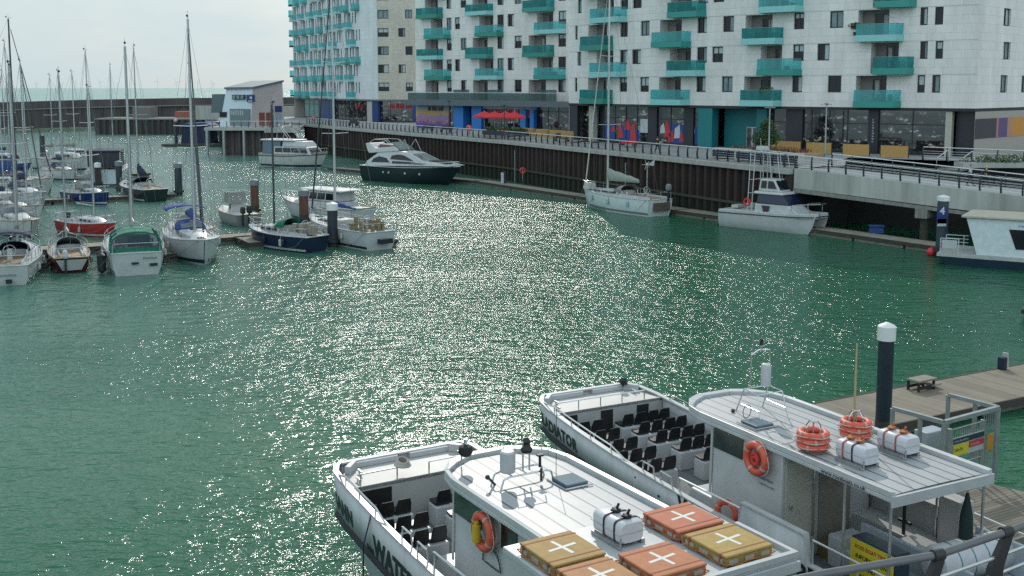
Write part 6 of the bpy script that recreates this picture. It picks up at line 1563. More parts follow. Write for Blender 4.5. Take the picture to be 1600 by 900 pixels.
def passenger(O, a, label, cab0, rows_p, rows_s, ports, starb, cab1, roof1, bulw, small=False, rf=6.65, ry=0.0, sd_=.75):
    rz = math.atan2(a[1], a[0])
    t = thing('passenger_boat', label, 'passenger boat', (O[0], O[1], 0), rz, 'passenger trip boats')
    LEN = 19.0
    def hb(x): 
        P = [(0, 1.5), (.12, 1.68), (.45, 1.9), (1.2, 2.02), (3, 2.1), (12, 2.1), (19, 2.0)] if not small else [(0, 1.72), (.12, 1.9), (.45, 2.06), (1.2, 2.12), (3, 2.14), (12, 2.12), (19, 2.0)]
        for p, q in zip(P, P[1:]):
            if x <= q[0]: return p[1] + (q[1] - p[1]) * (x - p[0]) / (q[0] - p[0])
        return 2.0
    def zs(x):
        z = 2.74 - .42 * min(x / 5.5, 1) ** .9 - .1 * min(max(x - 5.5, 0) / 4, 1)
        if bulw[0] <= x <= bulw[1]: z = max(z, 2.86)
        return z
    xs = [0, .12, .45, .8, 1.2, 2, 3, 4, 5, 6, 7, 8, bulw[0] - .12, bulw[0], (bulw[0] + bulw[1]) / 2, bulw[1] - .01, bulw[1] + .12, bulw[1] + .2, 15, 17, 19]
    xs = sorted(set(round(x, 3) for x in xs))
    def zsh(x): return 2.74 - .42 * min(x / 5.5, 1) ** .9 - .1 * min(max(x - 5.5, 0) / 4, 1)
    m = MB(); m2 = MB(); low = MB()
    def rake(x, z): return x + .9 * (1 - z / 2.7) * max(0, 1 - x / 5) 
    prev = None
    for s_ in (-1, 1):
        up = [[(rake(x, zs(x)), s_ * hb(x), zs(x)), (rake(x, zsh(x) - sd_), s_ * (hb(x) + .01), zsh(x) - sd_)] for x in xs]
        lo = [[(rake(x, zsh(x) - sd_), s_ * (hb(x) + .0), zsh(x) - sd_), (rake(x, .8), s_ * hb(x) * (.8 if x < 2 else .93), .8), (rake(x, -.3), s_ * hb(x) * (.62 if x < 2 else .86), -.3)] for x in xs]
        m.loft(up, closed=False, cap=False); low.loft(lo, closed=False, cap=False)
    # bow front
    m.add([(rake(0, zs(0)), -hb(0), zs(0)), (rake(0, zs(0)), hb(0), zs(0)), (rake(0, 1.99), hb(0), 1.99), (rake(0, 1.99), -hb(0), 1.99)], [(0, 1, 2, 3)])
    low.add([(rake(0, 1.99), -hb(0), 1.99), (rake(0, 1.99), hb(0), 1.99), (rake(0, -.3), hb(0) * .62, -.3), (rake(0, -.3), -hb(0) * .62, -.3)], [(0, 1, 2, 3)])
    for mm in (m, low): pass
    m.add([(19, -2, 2.2), (19, 2, 2.2), (19, 2, 1.4), (19, -2, 1.4)], [(0, 1, 2, 3)]); low.add([(19, -2, 1.4), (19, 2, 1.4), (19, 1.7, -.3), (19, -1.7, -.3)], [(0, 1, 2, 3)])
    h = m.build('hull', M('trip_boat_paint', (.46, .47, .485), .38, var=.16, scale=2.2, streak=True, dirt=.06), t, smooth=True); sol = h.modifiers.new('thickness', 'SOLIDIFY'); sol.thickness = .05; sol.offset = 0
    low.build('lower_hull', hulllow, t, smooth=True)
    m = MB()
    for s_ in (-1, 1): m.path([(rake(x, zsh(x) - sd_ - .03), s_ * (hb(x) + .03), zsh(x) - sd_ - .03) for x in xs], .09, 8)
    m.tube((rake(0, 1.99 - sd_ + .75), -hb(0), 2.74 - sd_ - .03), (rake(0, 1.96), hb(0), 2.74 - sd_ - .03), .09); m.build('rubbing_strake', M('strake_rubber', (.007, .009, .016), .6, var=.3), t, smooth=True)
    m = MB()
    for x in ((7.2, 8.4, 11.6, 12.6) if not small else (6.5, 8.0)): m.tube((x, -(hb(x) + .02), 1.95), (x, -(hb(x) + .06), 1.95), .035, n=8)
    for x in (6.1, 9.3): m.tube((x, -(hb(x) + .0), zsh(x) - .2), (x, -(hb(x) + .04), zsh(x) - .2), .03, n=8)
    m.build('scupper', black, h)
    for (x, y) in ((.7, -1.45), (.7, 1.45), (1.2, -1.7)):
        m = MB(); m.box(x - .14, x + .14, y - .025, y + .025, 2.68, 2.72); m.tube((x - .06, y, 2.6), (x - .06, y, 2.7), .02); m.tube((x + .06, y, 2.6), (x + .06, y, 2.7), .02); m.build('cleat', steel, t)
    # gunwale capping
    m = MB()
    for s_ in (-1, 1):
        for xa, xb in zip(xs, xs[1:]):
            P = []
            for x, z in ((xa, 0), (xb, 0)):
                P.append((rake(x, zs(x)), s_ * (hb(x) + .04), zs(x))); P.append((rake(x, zs(x)), s_ * (hb(x) - .12), zs(x)))
            m.hexa([P[0], P[2], P[3], P[1]] + [(p[0], p[1], p[2] + .045) for p in (P[0], P[2], P[3], P[1])])
    m.box(rake(0, 2.7) - .04, rake(0, 2.7) + .12, -hb(0), hb(0), 2.74, 2.785); m.build('gunwale_cap', white, t)
    # foredeck with low kerbs, and inner linings
    fx = 1.55
    m = MB(); pts = [(.06, -1.46), (.45, -1.82), (fx, -1.98), (fx, 1.98), (.45, 1.82), (.06, 1.46)]
    n = len(pts); m.poly(pts, 2.52, 2.60); m.build('foredeck', foremat, t)
    m = MB(); m.box(.05, .2, -1.45, -.15, 2.6, 2.75); m.box(.05, .2, .2, 1.45, 2.6, 2.75)
    for s_ in (-1, 1): m.hexa([(.1, s_ * 1.42, 2.6), (.5, s_ * 1.8, 2.6), (.62, s_ * 1.68, 2.6), (.22, s_ * 1.34, 2.6), (.1, s_ * 1.42, 2.82), (.5, s_ * 1.8, 2.82), (.62, s_ * 1.68, 2.82), (.22, s_ * 1.34, 2.82)])
    m.build('foredeck_kerb', white, t, bevel=.02)
    m = MB(); m.box(fx - .06, fx, -1.98, 1.98, 1.42, 2.62); bk = m.build('forward_bulkhead', foremat, t)
    hs = ((-1.75, -1.2), (-.35, .1), (1.0, 1.45)) if not small else ((-1.75, -.95),)
    for (ya, yb) in hs:
        m = MB(); m.box(fx - .005, fx + .01, ya, yb, 1.75, 2.48); o = m.build('hatch_opening', black, bk, bevel=.0)
    m = MB(); m.box(fx, LEN - .1, -2.02, 2.02, 1.40, 1.45); m.build('main_deck', deckgrey, t)
    # inner lining
    m = MB()
    for s_ in (-1, 1): m.box(fx, LEN - .2, min(s_ * 1.93, s_ * 1.97), max(s_ * 1.93, s_ * 1.97), 1.45, 2.2)
    m.build('bulwark_lining', foremat, t)
    # seat plinths and seats
    def rows(R_, ys, side):
        for k, x in enumerate(R_):
            yy = ys[k] if isinstance(ys[0], (list, tuple)) else ys
            m = MB(); m.box(x - .28, x + .2, min(yy) - .24, max(yy) + .24, 1.45, 2.0); m.build('seat_plinth', white, t, bevel=.03)
            m = MB()
            for y in yy[:-1]: pass
            for y in yy: seat(t, x - .05, y, 2.01)
    rows(rows_p, ports, -1); rows(rows_s, starb, 1)
    # bow rails
    def rail(pts, r=.022, posts=1, z0=None):
        m = MB(); m.path(pts, r, 6)
        return m
    m = MB()
    for (ya, yb) in ((-1.75, -.75), (.15, 1.2)) if small else ((-1.9, 1.35),):
        m.path([(fx - .1, ya, 2.6), (fx - .1, ya, 2.9), (fx - .1, yb, 2.9), (fx - .1, yb, 2.6)], .02, 6)
        if not small:
            for y in (-1.1, -.3, .5): m.tube((fx - .1, y, 2.6), (fx - .1, y, 2.9), .018)
    xr = [.5, 1.5, 2.6, 3.7, 4.8, 5.8] if not small else [.6, 1.3, 2.2, 3.2, 4.0]
    m.path([(rake(x, 2.7), -(hb(x) - .04), zs(x) + (.22 if 0 < i < len(xr) - 1 else .0)) for i, x in enumerate(xr)], .024, 8)
    for x in xr[1:-1]: m.tube((x, -(hb(x) - .04), zs(x)), (x, -(hb(x) - .04), zs(x) + .22), .018)
    m.path([(x, (hb(x) - .04), zs(x) + (.22 if 0 < i < 5 else 0)) for i, x in enumerate([1.8, 2.2, 3.2, 4.2, 5.2, 5.6])], .02)
    for x in (xr[-1] + .45, xr[-1] + 1.25):
        m.path([(x, -2.0, zs(x)), (x + .05, -2.0, zs(x) + .28), (x + .5, -2.0, zs(x) + .26), (x + .55, -2.0, zs(x))], .022)
    x0 = xr[-1] + 2.1
    m.path([(x0, -2.0, zs(x0)), (x0, -2.0, zs(x0) + .38), (bulw[0] - .1, -2.0, zs(x0) + .42), (bulw[0] + .1, -2.0, 2.85)], .026, 8)
    m.path([(bulw[1] + .15, -2.0, zs(14)), (bulw[1] + .15, -2.0, 2.8), (18.9, -2.0, 2.8)], .026, 8)
    for x in (14, 15.5, 17): m.tube((x, -2.0, 2.2), (x, -2.0, 2.8), .02)
    m.path([(bulw[1] - 1, 2.0, 2.2), (bulw[1] - 1, 2.0, 3.0), (18.9, 2.0, 2.85)], .026, 8)
    for x in (13.5, 15.5, 17): m.tube((x, 2.0, 2.2), (x, 2.0, 2.95), .02)
    m.build('guard_rail', steel, t, smooth=True)
    # wheelhouse
    w0, w1 = -1.42, 1.42; zt = 4.12
    def at_s(x): return x
    m = MB()
    fr = cab0
    def whx(z): return 0
    # port wall with window openings is built as pieces around the glass
    P = [(fr + .5, w0), (fr, w0 + .55), (fr, w1 - .55), (fr + .5, w1), (cab1, w1), (cab1, w0)]
    # slightly flared: bottom narrower at the front
    n = len(P); bot = [(x + (.55 if x < cab1 - .1 else 0), y * .97, 1.45) for x, y in P]; knee = [(x + (.05 if x < cab1 - .1 else 0), y, 2.15) for x, y in P]; top = [(x, y * .97, zt) for x, y in P]
    m.loft([bot, knee, top]); wh = m.build('wheelhouse', white, t, bevel=.05)
    m = MB(); y = w0 - .0
    def sidepane(xa, xb, za, zb, slope=0):
        def yy(z): return (w0 * (1 - .03 * (z - 2.15) / (zt - 2.15))) - .012
        mm = MB(); pts = [(xa, yy(za), za), (xb, yy(za), za - slope), (xb, yy(zb), zb), (xa, yy(zb), zb)]
        pts += [(p[0], p[1] - .02, p[2]) for p in pts]
        mm.hexa([pts[0], pts[1], pts[5], pts[4], pts[3], pts[2], pts[6], pts[7]]); return mm
    shopw = M('wheelhouse_window', (.03, .045, .04), .06, var=.7, scale=2.5, spec=.9)
    if small:
        sidepane(fr + .55, fr + 1.75, 3.4, 3.95).build('side_window', shopw, wh); sidepane(fr + 2.6, fr + 3.2, 3.35, 3.92).build('side_window', shopw, wh)
    else:
        sidepane(fr + .6, fr + 1.7, 3.55, 4.05).build('side_window', shopw, wh)
    sidepane(fr + .48, fr + .56, 2.3, 4.0).build('corner_trim', white2, wh)
    mm = MB()
    for ya, yb in ((-.85, -.3), (-.27, .27), (.3, .85)): mm.box(fr - .015, fr + .0, ya, yb, 3.15, 3.95)
    mm.build('front_window', tintglass, wh)
    mm = MB()
    for s_ in (-1, 1): mm.box(fr + .6, fr + 2.2, *( (w1 * .97 + .0, w1 * .97 + .05) if s_ > 0 else (w0 * .5, w0 * .5 + .001)), 3.2, 3.85)
    mm.build('starboard_window', tintglass, wh)
    # aft face: recess with door, step
    ax = cab1
    mm = MB(); mm.box(ax + .003, ax + .03, -1.3, -.35, 1.46, 3.9); d = mm.build('door', M('cream_door', (.48, .47, .41), .5), wh, bevel=.01)
    mm = MB(); mm.tube((ax + .06, -.45, 2.0), (ax + .06, -.45, 3.6), .025); mm.tube((ax + .03, -1.15, 2.8), (ax + .08, -1.15, 2.8), .05); mm.build('door_handle', steel, d)
    mm = MB(); mm.box(ax - .0, ax + .02, -.25, .75, 1.75, 3.75); mm.build('doorway', M('cabin_interior', (.22, .21, .18), .7), wh)
    mm = MB(); mm.box(ax + .02, ax + .55, -.25, .75, 1.46, 1.8); mm.build('step', M('brown_step', (.16, .12, .05), .8), wh)
    if not small:
        mm = MB(); mm.box(fr - 1.0, fr + .5, -1.1, .2, 1.45, 1.95, .12, .12); mm.build('locker', white, t, bevel=.05)
    else:
        mm = MB(); mm.box(fr - .9, fr + .3, -1.3, -.1, 1.45, 1.85, .15, .15); mm.build('locker', white, t, bevel=.05)
    # roof with planking and raised lip
    def rw(x): return 1.5 if x > rf + 1.2 else 1.5 * math.sin(math.pi / 2 * min(1, ((x - rf) / 1.2 + .35) / 1.35)) 
    edge = [(rf, -.55), (rf + .25, -1.0), (rf + .75, -1.38), (rf + 1.3, -1.5)]
    R_ = edge + [(roof1, -1.5 if not small else -1.5)] + [(roof1, 1.5)] + [(x, -y) for x, y in reversed(edge)]
    m = MB(); n = len(R_)
    def camb(x, y): return 4.208 + .03 * (1 - (y / 1.5) ** 2)
    m.poly([(x, y + ry) for x, y in R_], 4.1, 4.2); m.build('roof', white, t, bevel=.02)
    strips = MB(); roofm = slabs('roof_strakes', (.38, .385, .40), 60.0, .36, .03, uv=True, var=.0, rough=.45, mort=.3, bump=.15)
    ny = 8; segs = [rf + .25, rf + .75, rf + 1.3, roof1 - .1]
    ys = [-1.32 + 2.64 * k / ny for k in range(ny + 1)]
    for i in range(len(segs) - 1):
        xa, xb = segs[i], segs[i + 1]; wa, wb = (rw(xa) - .14) / 1.32, (rw(xb) - .14) / 1.32; wa = min(wa, 1); wb = min(wb, 1)
        for ya, yb in zip(ys, ys[1:]):
            q = [(xa, ya * wa), (xb, ya * wb), (xb, yb * wb), (xa, yb * wa)]
            strips.add([(x, y + ry, camb(x, y) - .0) for x, y in q], [(3, 2, 1, 0)] if False else [(0, 1, 2, 3)], [[(x, y) for x, y in q]])
    strips.build('roof_planking', roofm, t)
    m = MB()
    lip = [(x, y) for x, y in R_]; m.T = Matrix.Translation((0, ry, 0))
    for (xa, ya), (xb, yb) in zip(lip, lip[1:] + lip[:1]):
        if xa == xb == roof1: continue
        ia = (xa + (.17 if xa < rf + .5 else 0), ya - math.copysign(.12, ya)); ib = (xb + (.17 if xb < rf + .5 else 0), yb - math.copysign(.12, yb))
        m.hexa([(xa, ya, 4.2), (xb, yb, 4.2), (ib[0], ib[1], 4.2), (ia[0], ia[1], 4.2), (xa, ya, 4.34), (xb, yb, 4.34), (ib[0], ib[1], 4.32), (ia[0], ia[1], 4.32)])
    m.build('roof_lip', white, t, bevel=.015)
    if small:   # raft platform, wider than the roof
        m = MB(); m.box(9.75, 12.75, -2.42, 1.88, 4.14, 4.26); m.build('raft_platform', white, t, bevel=.02)
        m = MB(); m.box(12.68, 12.78, -2.42, 1.88, 4.262, 4.36); m.box(11.2, 12.68, 1.79, 1.88, 4.262, 4.36); lipo = m.build('platform_lip', white, t)
    xe = 12.78 if small else roof1
    m = MB(); m.box(xe + .001, xe + .06, -1.5 if not small else -2.42, 1.5 if not small else 1.88, 4.02, 4.2 if small else 4.245); fas = m.build('roof_fascia', white, t)
    # hatch on the roof
    hx = (7.6, .45) if small else (9.3, -.72)
    m = MB(); m.box(hx[0] - .3, hx[0] + .3, hx[1] - .27, hx[1] + .27, 4.24, 4.32); m.build('roof_hatch', M('hatch_acrylic', (.10, .15, .19), .15), t, bevel=.02)
    m = MB(); m.path([(hx[0] - .36, hx[1] - .34, 4.26), (hx[0] + .36, hx[1] - .34, 4.26), (hx[0] + .36, hx[1] + .34, 4.26)], .018); m.build('hatch_trim', steel, t)
    # canopy posts
    for (x, y) in ((cab1 + 2.0, -1.42), (roof1 - .1, -1.38), (roof1 - .1, 1.38), (cab1 + 2.0, 1.42)):
        m = MB(); m.tube((x, y, 1.45), (x, y, 4.12), .032, n=8); m.build('canopy_post', steel, t, smooth=True)
    # lettering on the hull
    def onhull(x0, drop, sc_=1.0):
        def fn(u, v):
            x = x0 + u; z = zsh(x) - drop + v; return (rake(x, z), -(hb(x) + .045), z)
        return fn
    return t, onhull, wh, fas, dict(hb=hb, zs=zs, zsh=zsh, rake=rake, roof1=roof1, fr=fr)
TG, onG, whG, fasG, pg = passenger((2.36, 34.95), (.465, -.885), 'farther white trip boat with five rows of seats and GLADIATOR on its bow', 7.9,
    [1.95, 2.88, 3.82, 4.76, 5.7], [1.9, 2.8, 3.7, 4.62, 5.6],
    [[-1.3, -.82], [-1.76, -1.3, -.84], [-1.76, -1.3, -.84], [-1.76, -1.3, -.84], [-1.76, -1.3, -.84]][0:0] or [[-1.76, -1.28, -.8]] * 5, [[.35, .82, 1.29, 1.72]] * 3 + [[.55, 1.0, 1.45], [.65, 1.1]], 11.0, 14.35, (10.45, 12.55))
TL, onL, whL, fasL, pl = passenger((-3.01, 28.71), (.505, -.863), 'nearer white trip boat with four rafts on its roof and SANN on its bow', 5.35,
    [2.2, 3.2, 4.15], [2.15, 3.1], [[-1.88, -1.44, -.98]] * 3, [[.15, .6, 1.1]] * 2, 9.2, 11.7, (13.5, 14.5), small=True, rf=5.05, ry=-.22, sd_=.98)
lett = M('black_lettering', (.01, .01, .014), .4)
lettering('GLADIATOR', .46, onG(.18, .60), lett, TG, .022, 1.12, 'name_lettering')
_wv = max(p_[0] for p_ in textmesh('WATERTOURS', .6, .022)[0])
lettering('WATERTOURS', .6, onG(12.0 - _wv, .42), lett, TG, .022, 1.0, 'hull_lettering'); lettering('BRIGHTON', .6, onG(12.35, .42), lett, TG, .022, 1.0, 'hull_lettering')
lettering('SANN', .50, onL(.34, .80), lett, TL, .022, 1.1, 'name_lettering')
lettering('...WATERTOURS', .66, onL(2.65, .90), lett, TL, .03, 1.05, 'hull_lettering')
lettering('www.rossboats.co.uk', .15, lambda u, v: (pg['roof1'] - 2.0 + u, -1.508, 4.13 + v * .9), navy, TG, .002, 1.0, 'roof_lettering')
lettering('www.rossboats.co.uk', .19, lambda u, v: (12.78 + .065, -.9 + u, 4.05 + v * .8), navy, TL, .002, 1.0, 'roof_lettering')
# crest lettering arc on the nearer wheelhouse
m = MB()
cx, cz = 7.6, 2.85
for k in range(16):
    a = math.pi * (k / 15); r = .36; x = cx - r * math.cos(a); z = cz + r * math.sin(a)
    y = -1.44 + .0 ; tx, tz = math.sin(a), math.cos(a)
    m.box(x - .02, x + .02, y - .012, y, z - .035, z + .035)
m.box(cx - .3, cx + .3, -1.452, -1.44, cz - .04, cz - .015)
m.build('arc_lettering', navy, whL)
scribble(whG, lambda u, v: (10.25 + u, -1.435, 3.3 + v), 6, .07, .5, navy, 'notice_lettering'); scribble(whG, lambda u, v: (10.25 + u, -1.435, 3.17 + v), 7, .05, .55, navy, 'notice_lettering')

def W(O, a, x, y, z):
    s_ = (-a[1], a[0]); return Vector((O[0] + a[0] * x + s_[0] * y, O[1] + a[1] * x + s_[1] * y, z))
OG, AG = (2.36, 34.95), (.465, -.885); OL, AL = (-3.01, 28.71), (.505, -.863)
rG = math.atan2(AG[1], AG[0]); rL = math.atan2(AL[1], AL[0])
ringw = M('buoy_tape', (.5, .32, .27), .6)
orangebuoy = M('lifebuoy_orange', (.62, .10, .06), .5, var=.15)
def lifebuoy(loc, rz, label, upright=True, tapes=True, inner=None, s=1.0, name='lifebuoy'):
    t = thing(name, label, 'lifebuoy', loc, rz)
    ax = (0, 1, 0) if upright else (0, 0, 1)
    m = MB(); m.torus((0, 0, 0), .29 * s, .085 * s, ax, 28, 10); m.build('ring', orangebuoy, t, smooth=True)
    q = Vector((0, 0, 1)).rotation_difference(Vector(ax))
    for k in range(4):
        a = k * math.pi / 2 + .5; m = MB()
        c = q @ Vector((math.cos(a) * .29 * s, math.sin(a) * .29 * s, 0)); d = q @ Vector((-math.sin(a), math.cos(a), 0)); m.tube(c - d * .028, c + d * .028, .09 * s, n=10); m.build('tape', ringw, t, smooth=True)
    m = MB(); pts = []
    for k in range(25): a = k / 24 * 6.283; rr = .39 * s + .03 * math.sin(a * 4); pts.append(tuple(q @ Vector((math.cos(a) * rr, math.sin(a) * rr, 0)))) 
    m.path(pts, .012, 5); m.build('grab_rope', M('rope_white', (.5, .45, .4), .9), t)
    return t
lb = lifebuoy(W(OG, AG, 10.3, -1.58, 3.82), rG, 'orange lifebuoy with red coiled line on the farther wheelhouse side', s=1.12)
m = MB(); m.torus((0, -.03, 0), .12, .05, (0, 1, 0)); m.torus((.03, -.05, -.04), .09, .04, (0, 1, 0)); m.build('coiled_line', M('red_rope', (.55, .04, .03), .8), lb)
lb = lifebuoy(W(OL, AL, 7.5, -1.58, 3.55), rL, 'orange lifebuoy with yellow light on the nearer wheelhouse side', s=1.12)
m = MB(); m.tube((-.1, -.1, -.22), (-.1, -.1, .12), .09, n=12); m.tube((-.1, -.1, .12), (-.1, -.1, .2), .05); m.build('buoy_light', M('yellow_plastic', (.55, .38, .03), .45), lb, smooth=True)
lifebuoy(W(OG, AG, 9.6, -1.85, 2.3), rG + .3, 'faded orange lifebuoy lying inside the farther boat rail', s=.9)
# stacked buoyant rings on the farther roof
def buoystack(x, y, label):
    p = W(OG, AG, x, y, 4.3); t = thing('lifebuoy_stack_rack', label, 'lifebuoy rack', p, rG)
    m = MB(); m.tube((0, 0, 0), (0, 0, .6), .02)
    for a in (0, 1.57): m.path([(-.22 * math.cos(a), -.22 * math.sin(a), 0), (-.22 * math.cos(a), -.22 * math.sin(a), .5), (-.12 * math.cos(a), -.12 * math.sin(a), .62), (.12 * math.cos(a), .12 * math.sin(a), .62), (.22 * math.cos(a), .22 * math.sin(a), .5), (.22 * math.cos(a), .22 * math.sin(a), 0)], .016)
    m.build('rack_frame', steel, t, smooth=True)
    for k in range(3):
        lifebuoy((p.x, p.y, 4.38 + k * .13), rG + k * .5, '%s orange lifebuoy of the %s' % (['bottom', 'middle', 'top'][k], label.replace('steel rack holding the ', '')), upright=False, s=1.0)
buoystack(11.42, -.88, 'steel rack holding the stack nearer the wheelhouse door'); buoystack(11.25, .61, 'steel rack holding the stack by the pontoon side')
# raft canisters
def canister(p, rz, label, w_=.85, d=.5, h=.42, straps=((-.2, (.45, .12, .1)), (.15, (.45, .12, .1))), top=True, tm_=None):
    t = thing('liferaft_canister', label, 'liferaft canister', p, rz)
    m = MB(); rings = []
    for x, k in ((-w_ / 2, .86), (-w_ / 2 + .06, 1), (w_ / 2 - .06, 1), (w_ / 2, .86)):
        rings.append([(x, d / 2 * math.copysign(abs(math.cos(a)) ** .45, math.cos(a)) * k, .08 + h / 2 + h / 2 * math.copysign(abs(math.sin(a)) ** .45, math.sin(a)) * k) for a in [2 * math.pi * i / 20 for i in range(20)]])
    m.loft(rings); b = m.build('shell', M('canister_white', (.55, .55, .6), .35, var=.08), t, smooth=True)
    m = MB(); m.box(-w_ / 2 - .01, w_ / 2 + .01, -d / 2 - .012, d / 2 + .012, .08 + h * .48, .08 + h * .52); m.build('seam', white2, b)
    for i, (x, c) in enumerate(straps):
        m = MB(); pts = [(x, d / 2 * 1.03 * math.copysign(abs(math.cos(a)) ** .45, math.cos(a)), .08 + h / 2 + h / 2 * 1.04 * math.copysign(abs(math.sin(a)) ** .45, math.sin(a))) for a in [2 * math.pi * i / 20 for i in range(21)]]
        for a_, b_ in zip(pts, pts[1:]): m.hexa([(a_[0] - .022, a_[1], a_[2]), (b_[0] - .022, b_[1], b_[2]), (b_[0] + .022, b_[1], b_[2]), (a_[0] + .022, a_[1], a_[2]), (a_[0] - .022, a_[1] * 1.02, a_[2] + .01), (b_[0] - .022, b_[1] * 1.02, b_[2] + .01), (b_[0] + .022, b_[1] * 1.02, b_[2] + .01), (a_[0] + .022, a_[1] * 1.02, a_[2] + .01)])
        m.build('strap', M('strap_%s' % ('red' if c[0] > .2 else 'black'), c, .7), t)
    m = MB(); m.box(-w_ / 2 + .05, w_ / 2 - .05, -d / 2 - .04, -d / 2 + .04, 0, .1); m.box(-w_ / 2 + .05, w_ / 2 - .05, d / 2 - .04, d / 2 + .04, 0, .1)
    m.path([(w_ / 2 - .1, -d / 2 - .02, .05), (w_ / 2 + .05, -d / 2 - .02, .05), (w_ / 2 + .05, -d / 2 - .02, .25)], .018); m.build('cradle', galv, t)
    m = MB(); zt = .09 + h
    for x, _c in straps:
        m.box(x - .07, x + .07, -.05, .05, zt, zt + .07); m.tube((x, 0, zt + .05), (x + .03, .03, zt + .16), .025); m.tube((x - .05, -.08, zt + .03), (x + .1, -.05, zt + .06), .025)
    m.build('release_gear', tm_ or M('orange_release', (.4, .12, .04), .6), t)
canister(W(OG, AG, 12.5, -.6, 4.22), rG, 'white raft canister with red straps nearest the roof edge', straps=((-.18, (.4, .1, .08)), (.1, (.02, .02, .03))))
canister(W(OG, AG, 12.42, .75, 4.22), rG, 'white raft canister with red straps on the pontoon side of the roof')
canister(W(OL, AL, 10.5, -.4, 4.24), rL, 'larger white raft canister with black straps between the rafts', w_=.9, d=.56, h=.42, straps=((-.05, (.015, .015, .02)), (.28, (.015, .015, .02))), tm_=black)
# flat buoyant apparatus with white crosses
def raft(x, y, z, w_, d, c, label, rot=0.0):
    p = W(OL, AL, x, y, z); t = thing('life_raft_float', label, 'life float', p, rL + rot); t.scale = (1, 1, .78)
    top = M('raft_top_%d' % int(c[1] * 1000), c, .75, var=.12, scale=5, dirt=.08); sd_ = M('raft_side_%d' % int(c[1] * 1000), tuple(k * .75 for k in c), .7, var=.3, scale=7)
    m = MB(); m.box(-w_ / 2, w_ / 2, -d / 2, d / 2, .21, .27, .01, .01); a = m.build('top_panel', top, t, bevel=.02)
    m = MB(); m.box(-w_ / 2 + .01, w_ / 2 - .01, -d / 2 + .01, d / 2 - .01, 0.0, .21); m.build('float_body', sd_, t, bevel=.04)
    rp_ = M('reflective_patch', (.34, .31, .26), .5)
    for k in range(3):
        xx = -w_ / 2 + w_ * (k + .5) / 3; m = MB(); m.box(xx - .13, xx + .1, -d / 2 - .012, -d / 2 + .02, .07, .16); m.build('reflective_patch', rp_, t)
        yy = -d / 2 + d * (k + .5) / 3; m = MB(); m.box(w_ / 2 - .02, w_ / 2 + .012, yy - .12, yy + .08, .07, .16); m.build('reflective_patch', rp_, t)
    web = M('raft_webbing', tuple(k * .55 for k in c), .8)
    for q in (-.36, .36):
        m = MB(); m.box(w_ * q - .02, w_ * q + .02, -d / 2 - .004, d / 2 + .004, .262, .2735); m.box(w_ * q - .02, w_ * q + .02, -d / 2 - .016, -d / 2 + .01, .02, .262); m.build('webbing_strap', web, t)
    m = MB(); l_, k = .3, .035
    m.box(-l_, l_, -k, k, .271, .276); m.box(-k, k, -l_, -k, .271, .276); m.box(-k, k, k, l_, .271, .276); cr_ = m.build('white_cross', M('cross_white', (.6, .58, .54), .6), t); cr_.rotation_euler = (0, 0, .12)
    m = MB(); pts = []
    for i in range(29):
        f = i / 28 * 4; e = int(f) % 4; q = f - int(f); X, Y = w_ / 2 + .02, d / 2 + .02
        cx_, cy_ = [(-X + 2 * X * q, -Y), (X, -Y + 2 * Y * q), (X - 2 * X * q, Y), (-X, Y - 2 * Y * q)][e]; pts.append((cx_, cy_, .1 - .06 * abs(math.sin(f * math.pi * 2))))
    m.path(pts, .013, 5); m.build('grab_line', M('orange_line', (.4, .13, .03), .8), t)
    return t
OR = (.47, .15, .085); YE = (.38, .25, .07)
raft(10.72, .95, 4.27, 1.1, 1.1, OR, 'coral orange float with white cross at the far corner of the platform')
raft(11.95, .98, 4.27, 1.15, 1.1, YE, 'mustard yellow float with white cross at the outer corner')
raft(12.0, -.55, 4.27, 1.1, 1.1, (.45, .17, .08), 'orange float with white cross beside the big raft canister')
raft(10.75, -1.78, 4.27, 1.15, 1.1, (.37, .23, .08), 'ochre float with white cross nearest the wheelhouse')
raft(11.98, -1.82, 4.27, 1.1, 1.05, (.42, .2, .085), 'orange brown float cut by the bottom frame edge')
# roof masts, radar and searchlights
def searchlight(p, rz, label, frame=True):
    t = thing('searchlight', label, 'searchlight', p, rz)
    m = MB(); m.lathe([(.04, .3), (.13, .31), (.165, .38), (.14, .5), (.05, .55)], 14); m.ball((0, 0, .34), .14, .14, .08); m.build('lamp_body', black, t, smooth=True)
    m = MB(); m.path([(-.2, 0, 0), (-.18, 0, .4), (0, 0, .6), (.08, 0, .55)], .02); m.tube((0, 0, .55), (0, 0, .66), .045); m.build('bracket', steel, t)
searchlight(W(OL, AL, 5.75, -1.05, 4.25), rL, 'round black searchlight on the front edge of the nearer roof')
t = thing('roof_mast', 'steel mast frame with white radar on the nearer roof', 'mast', W(OL, AL, 7.1, -.42, 4.22), rL); t.scale = (.88, .88, .88)
m = MB(); m.path([(-.2, -.75, 0), (-.2, -.65, .28), (-.2, -.5, .32), (-.2, .5, .32), (-.2, .65, .28), (-.2, .75, 0)], .024, 8); m.path([(.25, -.75, 0), (.25, -.65, .28), (.25, -.5, .32), (.25, .5, .32), (.25, .65, .28), (.25, .75, 0)], .024, 8)
m.tube((-.2, -.4, .32), (.25, -.4, .32), .02); m.tube((-.2, .0, .32), (.25, .0, .32), .02)
m.path([(0, .02, .3), (0, .02, 1.0), (0, .2, 1.0), (0, .2, .3)], .022); m.path([(0, -.2, 1.0), (0, .55, 1.05), (0, .55, .75)], .015); m.path([(0, -.2, 1.0), (0, -.2, .8)], .015); m.build('frame', steel, t, smooth=True)
m = MB(); m.lathe([(.17, .36), (.185, .4), (.185, .84), (.15, .88)], 18, (0, -.4, 0)); m.build('radar', white, t, smooth=True)
